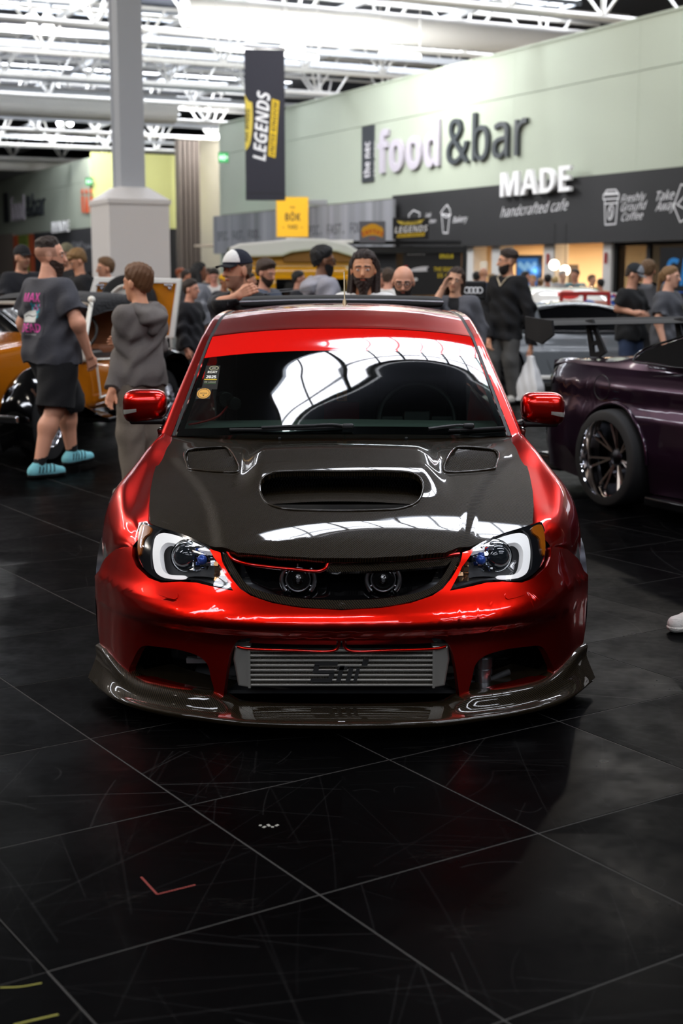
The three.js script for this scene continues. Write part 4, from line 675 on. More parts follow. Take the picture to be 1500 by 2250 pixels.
wallText('wall_lettering', 'food', fontB, [834, 382], [969, 364], [851, 283], 0.12, lilac, 'raised pale lilac letters reading food on the green wall');
wallText('wall_lettering', '&bar', fontR, [985, 362], [1160, 341], [1052, 247], 0.1, slate, 'raised dark slate letters reading &bar on the green wall');
wallText('wall_lettering', 'MADE', fontB, [1105, 433], [1258, 419], [1108, 380], 0.12, M.white, 'raised white letters reading MADE across the black board', B0 - 0.3);
function wallBoard(name, x0, x1, ytop, ybot, depth, m, label, cat = 'sign', b = B0 - 0.01) {
  const A = planeB(x0, ytop, b), Bq = planeB(x1, ytop, b), y0 = planeB(x0, ybot, b).y, w = Math.abs(aOfP(A) - aOfP(Bq)), h = A.y - y0, c = A.clone().add(Bq).multiplyScalar(0.5);
  const o = solo(name, box(w, h, depth), m, label, cat); o.position.set(c.x, y0 + h / 2, c.z); o.rotation.y = WROT; o.userData.w = w; return o;
}
{ // vertical tab
  const t = canvasTex(64, 256, (c) => { c.fillStyle = '#2b2f34'; c.fillRect(0, 0, 64, 256); c.save(); c.translate(46, 236); c.rotate(-PI / 2); c.fillStyle = '#d5d2d6'; c.font = 'bold 46px sans-serif'; c.fillText('the nec', 0, 0, 220); c.restore(); });
  wallBoard('wall_tab', 797, 823, 279, 402, 0.1, std(0xffffff, 0.6, 0, { map: t }), 'tall dark tab with sideways pale lettering beside the word food');
}
{ // black board with chalk drawings
  const b = B0 - 0.15, L = planeB(865, 450, b), R = planeB(1560, 450, b), aL = aOfP(L), aR = aOfP(R), w = aL - aR, yT = planeB(1500, 366, b).y, yB = planeB(1500, 528, b).y, X = (px) => (aL - aOfP(planeB(px, 450, b))) / w * 2048, Y = (px, py) => (yT - planeB(px, py, b).y) / (yT - yB) * 256;
  const t = canvasTex(2048, 256, (c) => {
    c.fillStyle = '#141416'; c.fillRect(0, 0, 2048, 256); c.strokeStyle = c.fillStyle = '#d6d6d8'; c.lineWidth = 5; c.lineJoin = c.lineCap = 'round';
    const txt = (s, px, py, px2, hgt, f = 'italic bold') => { c.save(); c.translate(X(px), Y(px, py)); c.transform(1, -0.03, -0.16, 1, 0, 0); c.font = `${f} ${hgt}px sans-serif`; c.fillText(s, 0, 0, X(px2) - X(px)); c.restore(); };
    const path = (pts, close) => { c.beginPath(); pts.forEach(([x, y], i) => (i ? c.lineTo(X(x), Y(x, y)) : c.moveTo(X(x), Y(x, y)))); if (close) c.closePath(); c.stroke(); };
    txt('handcrafted cafe', 1102, 478, 1256, 58, 'italic'); txt('Deli', 938, 478, 958, 26, 'italic'); txt('Kitchen', 938, 492, 968, 26, 'italic'); txt('Bakery', 998, 490, 1043, 36, 'italic');
    txt('Freshly', 1366, 446, 1420, 40, 'italic'); txt('Ground', 1366, 465, 1422, 40, 'italic'); txt('Coffee', 1368, 486, 1420, 40, 'italic'); txt('Take', 1441, 442, 1484, 46, 'italic'); txt('Away', 1444, 464, 1486, 46, 'italic');
    path([[1332, 425], [1336, 418], [1356, 417], [1361, 424]], true); path([[1329, 428], [1363, 426], [1363, 436], [1329, 438]], true); path([[1332, 438], [1335, 494], [1358, 492], [1361, 437]]); path([[1334, 448], [1360, 446]]);
    c.beginPath(); c.ellipse(X(1346), Y(1346, 467), 14, 26, 0.2, 0, 7); c.stroke(); c.beginPath(); c.moveTo(X(1344), Y(1346, 458)); c.quadraticCurveTo(X(1349), Y(1346, 466), X(1346), Y(1346, 478)); c.stroke();
    path([[974, 470], [978, 512], [988, 512], [992, 472]], true); path([[972, 468], [980, 456], [986, 450], [992, 460], [994, 472], [984, 478], [974, 470]]); path([[986, 450], [989, 456]]);
    path([[902, 472], [912, 462], [926, 468], [924, 486], [904, 488]], true);
    path([[1484, 452], [1499, 405], [1520, 415], [1530, 470], [1500, 488]], true); path([[1492, 450], [1508, 430], [1514, 462]], true);
  });
  const g = box(w, yT - yB, 0.14), o = solo('sign_board', g, [M.black, M.black, M.black, M.black, std(0xffffff, 0.75, 0, { map: t }), M.black], 'long black sign board with white chalk drawings of cups and cones', 'sign');
  const c = L.clone().add(R).multiplyScalar(0.5); o.position.set(c.x, (yT + yB) / 2, c.z); o.rotation.y = WROT;
  struct('trim_8', hallBox(18, 0.14, yT - yB, aR - 9, B0 - 0.08, (yT + yB) / 2), M.black, 'black board running on past the chalk lettering');
  // grey stencilled boards left of it
  const bg = B0 - 0.5, t2 = canvasTex(1024, 256, (c, w2) => { const r = rng(8); c.fillStyle = '#7c7d83'; c.fillRect(0, 0, w2, 256); for (let i = 0; i < 400; i++) { const g0 = r() < 0.5 ? 60 : 165; c.fillStyle = `rgba(${g0},${g0},${g0 + 6},0.08)`; c.fillRect(r() * w2, 0, 2 + r() * 30, 256); } c.fillStyle = '#2f3035'; c.font = 'bold 74px monospace'; c.fillText('EPIC. FAST. FOOD.', 30, 165, 300); c.fillText('EPIC. FAST. FOOD.', 590, 165, 330); });
  const A = planeB(470, 470, bg), D = planeB(866, 440, bg), y0 = planeB(866, 545, bg).y, y1 = planeB(866, 437, bg).y, w2 = aOfP(A) - aOfP(D);
  const gb = thing('stencil_board', 'grey concrete look board with stencilled words epic fast food', 'sign', [(A.x + D.x) / 2, (y0 + y1) / 2, (A.z + D.z) / 2], WROT);
  const n = 6; for (let i = 0; i < n; i++) { const p = new THREE.BoxGeometry(w2 / n - 0.01, y1 - y0, 0.1), u = p.attributes.uv; for (let k = 0; k < u.count; k++) u.setX(k, (i + u.getX(k)) / n); part('board_panel', p, std(0xffffff, 0.8, 0, { map: t2 }), gb).position.x = (i + 0.5) / n * w2 - w2 / 2; }
}
function flat(name, cx, cy, d, wpx, hpx, turn, m, label, cat = 'sign', thick = 0.05) { const p = at(cx, cy, d), s = d / FPX; const o = solo(name, box(wpx * s, hpx * s, thick), Array.isArray(m) ? m : [m, m, m, m, m, m], label, cat); o.position.copy(p); o.rotation.y = turn; return o; }
const face = (t, edge = M.black, rough = 0.7) => { const m = std(0xffffff, rough, 0, { map: t }); return [edge, edge, edge, edge, m, edge]; };
const legends = (c, x, y, s, rot) => { c.save(); c.translate(x, y); c.rotate(rot); c.transform(1, 0, -0.2, 1, 0, 0); c.scale(s, s); c.fillStyle = '#d8c04a'; c.beginPath(); c.moveTo(-110, -70); c.quadraticCurveTo(-20, -50, 90, -70); c.quadraticCurveTo(60, -55, 70, -42); c.quadraticCurveTo(0, -30, -60, -38); c.quadraticCurveTo(-90, -40, -110, -70); c.fill(); c.fillStyle = '#1c1608'; c.font = 'bold 26px sans-serif'; c.textAlign = 'center'; c.fillText('Hot Wheels', -12, -46, 110); c.fillStyle = '#f4f4f4'; c.font = 'bold 62px sans-serif'; c.fillText('LEGENDS', 0, 18, 230); c.fillStyle = '#e8c21e'; c.fillRect(-90, 26, 190, 26); c.fillStyle = '#1a1a1a'; c.font = 'bold 22px sans-serif'; c.fillText('UNITED KINGDOM', 4, 47, 180); c.restore(); };
{ // hanging banner
  const t = canvasTex(256, 928, (c) => { c.fillStyle = '#23232e'; c.fillRect(0, 0, 256, 928); legends(c, 112, 470, 1.85, -PI / 2 + 0.08); c.fillStyle = '#17171c'; c.fillRect(0, 880, 256, 8); });
  flat('hanging_banner', 582, 276, 43, 85, 312, 0.12, face(t), 'tall dark banner with a sideways white and yellow show logo', 'banner', 0.02);
  const p = at(582, 120, 43); solo('banner_pole', bar(p.clone().add(V(-0.6, 0.2, 0.07)), p.clone().add(V(0.6, 0.2, -0.07)), 0.03), M.steel, 'thin rail along the top of the hanging banner', 'rail'); for (const x of [-0.5, 0.5]) solo('banner_wire', bar(p.clone().add(V(x, 0.2, 0)), p.clone().add(V(x, 0, 0)).setY(9.2), 0.012), M.steel, 'thin wire holding one end of the banner rail', 'wire', 'wires holding the banner rail');
}
{ const t = canvasTex(256, 320, (c) => { c.fillStyle = '#e0a90c'; c.fillRect(0, 0, 256, 320); c.fillStyle = '#2a2208'; c.textAlign = 'center'; c.font = 'bold 24px sans-serif'; c.fillText('THE', 128, 92); c.font = 'bold 84px sans-serif'; c.fillText('BÖK', 128, 190, 130); c.font = 'bold 46px monospace'; c.fillText('- YARD -', 128, 256, 170); });
  flat('hanging_sign', 642, 477, 55, 68, 84, 0.1, face(t, std(0xd8a20c, 0.7)), 'square yellow hanging sign with black lettering', 'sign', 0.2); const p = at(690, 445, 55.5); solo('sign_bracket', rbox(1.0, 0.2, 0.15, 0.03, p.x, p.y, p.z), M.grey, 'grey bracket beside the yellow hanging sign', 'bracket'); }
{ // toy shop sign and show sign on a black stand
  const t = canvasTex(256, 224, (c) => { c.fillStyle = '#6a6b72'; c.fillRect(0, 0, 256, 224); c.fillStyle = '#e3a51c'; c.beginPath(); c.moveTo(30, 170); c.quadraticCurveTo(0, 60, 60, 50); c.quadraticCurveTo(128, 0, 196, 50); c.quadraticCurveTo(256, 60, 226, 170); c.quadraticCurveTo(128, 120, 30, 170); c.fill(); c.fillStyle = '#c2311c'; c.font = 'bold 74px sans-serif'; c.textAlign = 'center'; [...'SMYTHS'].forEach((ch, i) => { const a = (i - 2.5) * 0.2; c.save(); c.translate(128 + (i - 2.5) * 34, 128 + (i - 2.5) ** 2 * 4); c.rotate(a * 0.6); c.font = 'bold 62px sans-serif'; c.fillText(ch, 0, 0, 38); c.restore(); }); c.fillStyle = '#b3372f'; c.font = 'bold 26px sans-serif'; c.fillText('TOYS', 128, 188); });
  flat('shop_sign', 818, 510, 30, 56, 46, 0, face(t, M.grey), 'red and yellow arched toy shop sign on the stand frame');
  const t2 = canvasTex(256, 160, (c) => { c.fillStyle = '#1a1a1d'; c.fillRect(0, 0, 256, 160); legends(c, 130, 88, 1.02, -0.06); }); flat('show_sign', 902, 502, 29.5, 78, 46, 0, face(t2), 'white and yellow show logo sign on black beside the toy shop sign');
  const st = thing('show_stand', 'black exhibition stand with printed back panels', 'stand', at(900, 600, 30).setY(0), 0);
  const s = 30 / FPX, y = (py) => at(900, py, 30).y; part('stand_beam', [box(250 * s, 14 * s, 0.25, -0.1, y(549), 0), box(250 * s, 8 * s, 0.25, -0.1, y(532), -0.6)], M.black, st); for (const x of [-125, 0, 118]) part('stand_post', box(0.1, y(540), 0.1, x * s, y(540) / 2, 0), M.black, st);
  const t3 = canvasTex(512, 512, (c) => { c.fillStyle = '#161618'; c.fillRect(0, 0, 512, 512); c.fillStyle = '#b8b8bc'; c.font = 'bold 60px sans-serif'; c.fillText('~~~~~', 30, 90, 200); c.save(); c.translate(40, 250); c.fillStyle = '#d8d8dc'; c.beginPath(); c.moveTo(0, 0); c.quadraticCurveTo(80, -60, 190, -50); c.quadraticCurveTo(150, -20, 180, 0); c.quadraticCurveTo(90, 10, 0, 0); c.fill(); c.restore(); c.fillStyle = '#c03030'; c.fillRect(10, 190, 26, 60); c.fillStyle = '#ddc21e'; c.font = 'bold 60px sans-serif'; c.fillText('THE SEARCH', 270, 250, 220); c.fillText('IS ON', 300, 320, 160); c.fillStyle = '#e6cf2a'; c.fillRect(320, 60, 120, 50); c.fillStyle = '#222'; c.fillText('LIVE', 330, 104, 100); c.fillStyle = '#ddd'; c.beginPath(); c.arc(110, 340, 18, 0, 7); c.fill(); });
  const pm = part('stand_panel', box(125 * s, 100 * s, 0.05), [M.black, M.black, M.black, M.black, std(0xffffff, 0.7, 0, { map: t3 }), M.black], st); pm.position.set(48 * s, y(597), 0.05);
}
{ // blue lettered board by the cafe window
  const t = canvasTex(256, 256, (c) => { c.fillStyle = '#16181c'; c.fillRect(0, 0, 256, 256); c.fillStyle = '#2f8fdd'; c.font = 'bold 190px sans-serif'; c.save(); c.transform(1, 0, -0.15, 1, 30, 0); c.fillText('SM', 20, 190); c.restore(); c.strokeStyle = '#1d5fc0'; c.lineWidth = 6; c.beginPath(); c.moveTo(20, 220); c.lineTo(240, 225); c.stroke(); });
  flat('blue_letter_board', 1490, 600, 31, 80, 110, -0.3, face(t), 'dark board with large blue letters by the cafe window', 'board');
  const t2 = canvasTex(128, 128, (c) => { const g = c.createLinearGradient(0, 0, 0, 128); c.fillStyle = '#2a78c2'; c.fillRect(0, 0, 128, 128); c.fillStyle = '#8fc4ea'; for (let i = 0; i < 7; i++) { c.beginPath(); c.arc(20 + i * 15, 30 + (i % 3) * 10, 14, 0, 7); c.fill(); } });
  const sc = thing('screen_stand', 'black framed screen showing a blue picture in front of the cafe', 'screen', at(1162, 595, 33), -0.5); part('frame', box(0.62, 0.72, 0.08), M.black, sc); const em = std(0x111111, 0.4); em.emissive.set(0xffffff); em.emissiveMap = t2; em.emissiveIntensity = 0.8; part('screen', box(0.5, 0.6, 0.02, -0.03, -0.02, 0.045), em, sc); const y = at(1162, 595, 33).y; part('stand_leg', box(0.1, y - 0.36, 0.1, 0, -(y) / 2 - 0.18, 0), M.black, sc); const pl = new THREE.PointLight(0x66aaff, 1.5); pl.name = 'screen_light'; pl.position.copy(at(1160, 595, 32.7)); scene.add(pl);
}
// green exit signs
for (const [px, py, d, w, lab] of [[491, 346, 62, 22, 'lit green exit sign on the end of the pale green wall'], [196, 399, 84, 16, 'lit green exit sign by the far unit']]) { const t = canvasTex(128, 64, (c) => { c.fillStyle = '#1f9a4a'; c.fillRect(0, 0, 128, 64); c.fillStyle = '#eafff0'; c.fillRect(14, 20, 30, 24); c.fillRect(60, 14, 20, 36); c.fillRect(92, 24, 26, 14); }); const p = at(px, py, d), s = d / FPX, o = thing('exit_sign', lab, 'sign', p, 0.2); part('sign_box', box(w * s, w * s, 0.1, 0, 0, -0.06), M.black, o); const em = std(0x222222, 0.5); em.emissive.set(0xffffff); em.emissiveMap = t; em.emissiveIntensity = 1.6; part('sign_face', box(w * s * 0.94, w * s * 0.9, 0.02), em, o); const pl = new THREE.PointLight(0x88ffaa, 2); pl.name = 'exit_sign_light'; pl.position.copy(p).add(V(0, 0, 0.3)); scene.add(pl); }
// second unit: small lettering, black board, orange and green stripes
wallText('wall_lettering', 'food', fontR, [26, 487], [56, 482], [30, 432], 0.1, lilac, 'small pale letters reading food on the far unit', B0 - 0.05);
wallText('wall_lettering', '&bar', fontR, [60, 477], [101, 470], [76, 425], 0.1, slate, 'small dark letters reading &bar on the far unit', B0 - 0.05);
wallText('wall_lettering', 'MADE', fontB, [116, 512], [153, 508], [118, 488], 0.1, M.white, 'small white letters reading MADE on the far black board', B0 - 0.4);
wallBoard('wall_tab', 8, 18, 425, 490, 0.1, slate, 'small dark tab beside the far lettering');
{ const icon = std(0xd0552c, 0.7); for (const [px, k] of [[182, 0], [191, 1], [201, 2]]) { const p = planeB(px, 445, B0 - 0.03), q = thing('washroom_icon', ['plain orange figure icon nearest the far lettering', 'orange figure icon with a wide skirt between two others', 'orange figure icon by the lit corner of the far unit'][k], 'icon', p, WROT, 'orange washroom icons'); part('icon_body', k === 1 ? extr([[-0.35, -0.6], [0.35, -0.6], [0.12, 0.35], [-0.12, 0.35]], 0.05) : box(0.36, 0.95, 0.05, 0, -0.1, 0.02), icon, q); part('icon_head', cyl(0.16, 0.16, 0.05, 0, 0.62, 0.02, PI / 2), icon, q); } }
{ const t = canvasTex(256, 128, (c) => { c.fillStyle = '#28282a'; c.fillRect(0, 0, 256, 128); c.fillStyle = '#9a9a9c'; c.font = 'italic 18px sans-serif'; c.fillText('handcrafted cafe', 70, 60); c.fillText('Fresh', 170, 50); c.fillText('Take', 215, 60); c.fillText('Coffee', 170, 75); }); wallBoard('sign_board', 76, 206, 512, 598, 0.1, std(0xffffff, 0.8, 0, { map: t }), 'dark grey chalk board on the far unit', 'sign', B0 - 0.2);
  wallBoard('stripe_board', 64, 76, 515, 600, 0.1, std(0xc4562c, 0.7), 'orange stripe of the far shop front next to the chalk board', 'board', B0 - 0.2); wallBoard('stripe_board', 41, 63, 518, 600, 0.1, std(0x7d8f3c, 0.7), 'olive green stripe of the far shop front', 'board', B0 - 0.2); wallBoard('stripe_board', 30, 40, 518, 600, 0.1, std(0xc4562c, 0.7), 'orange stripe of the far shop front next to the timber board', 'board', B0 - 0.2); wallBoard('stripe_board', -40, 30, 520, 600, 0.1, std(0x8c7f74, 0.8), 'weathered timber board of the far shop front', 'board', B0 - 0.2); }

// ---------------------------------------------------------------- other vehicles
// wheel with its axle along local x; face towards +x
function wheelGeo(r, rim, w) { return lathe([[rim, -w / 2], [r * 0.93, -w / 2], [r * 0.985, -w * 0.42], [r, -w * 0.2], [r, w * 0.2], [r * 0.985, w * 0.42], [r * 0.93, w / 2], [rim, w / 2]], 56, 0, 0, 0, 0, 0, -PI / 2); }
// dark purple coupe on chrome wheels, rear towards the camera
{
  const dir = [0.45, 0.893], R = Math.atan2(dir[0], dir[1]);       // local z forward; the seen flank is local -x
  const fl = ground(1346, 1112), xw = 0.9, ori = V(fl.x + Math.cos(R) * xw, 0, fl.z - Math.sin(R) * xw);
  const car = thing('purple_coupe', 'dark purple lowered coupe with deep chrome wheels and a rear wing', 'car', ori, R);
  const paint = phys(0xffffff, 0.3, 0.7, { clearcoat: 1, clearcoatRoughness: 0.03 }); paint.color.setRGB(0.024, 0.006, 0.021);
  const wK = spl([[-1.15, 0.4], [-1.08, 0.62], [-0.95, 0.8], [-0.75, 0.875], [-0.4, 0.915], [0, 0.945], [0.4, 0.925], [0.9, 0.9], [2, 0.9], [3.2, 0.93], [3.9, 0.5]]);
  const hK = spl([[0, -0.06], [0.2, -0.03], [0.4, 0], [0.6, 0.0], [0.72, -0.035], [0.8, -0.03], [0.88, -0.075], [0.95, -0.15], [1.0, -0.2], [1.1, -0.28], [1.3, -0.36], [1.4, -0.5]]);
  const Wd = (z, y) => V(-(wK(z) + hK(y)), y, z);
  const arch = (zc, r) => { const a = []; for (let i = 0; i <= 24; i++) { const t = PI * i / 24; a.push([zc + Math.cos(t) * r, 0.33 + Math.sin(t) * r]); } return a; };
  const A1 = arch(0, 0.37).reverse(), A2 = arch(2.75, 0.37).reverse();
  const side = [[-1.1, 0.2], [-0.37, 0.14], ...A1, [0.37, 0.14], [2.38, 0.14], ...A2, [3.12, 0.14], [3.7, 0.2], [3.7, 0.62], [2.6, 0.86], [0.9, 0.94], [0.4, 0.95], [-0.3, 0.95], [-0.9, 0.93], [-1.1, 0.9]];
  for (const s of [1, -1]) {
    const f = part('body_flank', panel(side, [], (z, y) => { const p = Wd(z, y); p.x *= s; return p; }, { max: 0.09, rim: 0.03, step: 0.06, flip: s < 0 }), paint, car);
    for (const zc of [0, 2.75]) {
      const wg = new THREE.Group(); wg.name = 'wheel'; wg.position.set(-s * 0.86, 0.333, zc); wg.rotation.y = s > 0 ? PI : 0; car.add(wg);
      part('tyre', wheelGeo(0.333, 0.26, 0.28), M.rubber, wg); part('chrome_barrel', lathe([[0.262, 0.14], [0.268, 0.135], [0.252, 0.12], [0.235, 0.0], [0.23, -0.12]], 56, 0, 0, 0, 0, 0, -PI / 2), M.chrome, wg, 'deep polished chrome rim');
      const sp = []; for (let k = 0; k < 7; k++) for (const d of [-0.13, 0.13]) { const a = k / 7 * 2 * PI; sp.push(beam([0.02, Math.cos(a) * 0.06, Math.sin(a) * 0.06], [0.055, Math.cos(a + d) * 0.232, Math.sin(a + d) * 0.232], 0.018, 0.014)); }
      part('spokes', sp, std(0xb8aca0, 0.3, 1), wg); part('hub', [lathe([[0, 0.05], [0.03, 0.048], [0.055, 0.03], [0.07, 0.02], [0.07, -0.04]], 24, 0, 0, 0, 0, 0, -PI / 2)], M.darkMetal, wg); part('brake_disc', cyl(0.17, 0.17, 0.02, -0.05, 0, 0, 0, 0, PI / 2), M.darkMetal, wg); part('wheel_back', cyl(0.24, 0.24, 0.02, -0.12, 0, 0, 0, 0, PI / 2), M.darkMetal, wg);
      const ring = []; for (let i = 0; i <= 20; i++) { const t = PI * i / 20, z = zc + Math.cos(t) * 0.375, y = 0.33 + Math.sin(t) * 0.375, p = Wd(z, y); ring.push([p.x * s - s * 0.004, y, z]); } part('arch_edge', tube(ring, 0.012, 40, 6), paint, f);
    }
  }
  // top: deck, rear glass, roof, bonnet as rows across the car
  const rows = [[-1.16, 0.86, 0.5], [-1.12, 0.935, 0.62], [-0.95, 0.955, 0.7], [-0.55, 0.985, 0.745], [-0.25, 1.0, 0.755], [0.05, 1.08, 0.74], [0.5, 1.235, 0.7], [0.95, 1.335, 0.65], [1.5, 1.36, 0.63], [2.05, 1.27, 0.65], [2.5, 1.06, 0.7], [2.7, 0.95, 0.76], [3.3, 0.86, 0.78], [3.7, 0.68, 0.7]];
  const sh = spl(rows.map(([z], i) => [z, z < 0.1 || z > 2.55 ? 0 : 1]));
  const ring = ([z, y, x]) => { const b = Wd(z, 0.93), bx = -b.x; return [[-bx - 0.002, 0.93, z], [-lerp(bx, x, 0.45) , lerp(0.94, y, 0.45), z], [-x, y - 0.05, z], [-x * 0.7, y - 0.012, z], [0, y, z], [x * 0.7, y - 0.012, z], [x, y - 0.05, z], [lerp(bx, x, 0.45), lerp(0.94, y, 0.45), z], [bx + 0.002, 0.93, z]]; };
  part('upper_body', loft(rows.map(ring), 48, 70, { flip: false }), paint, car);
  part('rear_face', [grid((a, b) => { const z = -1.12 - 0.05 * Math.cos((a - 0.5) * PI), y = lerp(0.2, 0.93, b); return V(lerp(-0.62, 0.62, a), y, z - 0.03 * Math.sin(b * PI)); }, 16, 10)], paint, car);
  for (const s of [1, -1]) {
    const q = (z, y) => { const k = clamp((y - 0.94) / 0.34, 0, 1); return V(-s * (lerp(0.895, 0.665, k) + 0.004), y, z); };
    part('side_window', panel([[0.12, 1.0], [0.9, 0.97], [2.0, 0.95], [1.85, 1.18], [1.4, 1.27], [0.85, 1.25], [0.42, 1.14], [0.16, 1.05]], [], (z, y) => { const p = q(z, y); return p; }, { max: 0.2, rim: 0.01, flip: s < 0 }), M.blackGloss, car, 'dark side glass');
    part('window_trim', tube([[0.9, 0.972], [0.3, 0.985], [0.11, 1.0], [0.15, 1.06], [0.42, 1.15], [0.85, 1.26], [1.4, 1.28]].map(([z, y]) => { const p = q(z, y); p.x -= s * 0.004; return p; }), 0.008, 50, 6), M.blackGloss, car);
    part('tail_lamp', panel([[-1.08, 0.72], [-0.84, 0.78], [-0.83, 0.84], [-0.93, 0.9], [-1.08, 0.88]], [], (z, y) => { const p = Wd(z, y); p.x = (p.x - 0.008) * s; return p; }, { max: 0.1, rim: 0.02, flip: s < 0 }), phys(0x20141a, 0.06, 0.2, { clearcoat: 1 }), car, 'smoked tail lamp');
    part('fuel_flap', torus(0.085, 0.003, 0, 0, 0), M.black, car).position.copy((() => { const p = Wd(-0.15, 0.8); p.x = (p.x - 0.002) * s; return p; })()); car.children[car.children.length - 1].rotation.y = PI / 2;
    part('bumper_vent', panel([[-1.0, 0.42], [-0.92, 0.4], [-0.9, 0.6], [-1.0, 0.62]], [], (z, y) => { const p = Wd(z, y); p.x = (p.x - 0.004) * s; return p; }, { max: 0.1, rim: 0.01, flip: s < 0 }), M.blackGloss, car);
    part('side_skirt', rbox(0.14, 0.07, 2.0, 0.02, -s * 0.9, 0.1, 1.4), M.blackGloss, car);
  }
  part('floor_pan', box(1.4, 0.1, 4.2, 0, 0.2, 1.2), M.blackMatte, car); part('rear_diffuser', rbox(1.5, 0.12, 0.3, 0.03, 0, 0.18, -1.0), M.blackGloss, car);
  // wing on swan struts
  const zw = -1.0, yw = 1.2, prf = [[-0.15, 0.035], [-0.08, 0.02], [0.04, 0.012], [0.14, 0.0], [0.15, -0.006], [0.04, -0.012], [-0.08, 0.0]];
  const wing = part('rear_wing', loft([-0.84, -0.6, 0, 0.6, 0.84].map((x) => prf.map(([z, y]) => [x, yw + y, zw + z])), 24, 20, { closed: true, flip: true }), M.blackMatte, car, 'black rear wing');
  for (const s of [1, -1]) { part('end_plate', extr([[-0.17, 0.05], [0.17, 0.03], [0.19, -0.07], [0.05, -0.14], [-0.15, -0.1]], 0.012, 0.003).rotateY(-PI / 2).translate(s * 0.846, yw, zw), M.blackMatte, wing); part('wing_strut', extr([[-0.02, 0.02], [0.06, 0.03], [0.24, -0.2], [0.16, -0.24], [0.05, -0.24]], 0.014, 0.003, [[[0.03, -0.02], [0.06, -0.02], [0.12, -0.12], [0.07, -0.13]], [[0.08, -0.16], [0.13, -0.15], [0.16, -0.2], [0.09, -0.21]]]).rotateY(-PI / 2).translate(s * 0.42, yw, zw + 0.02), M.blackMatte, wing); }
}
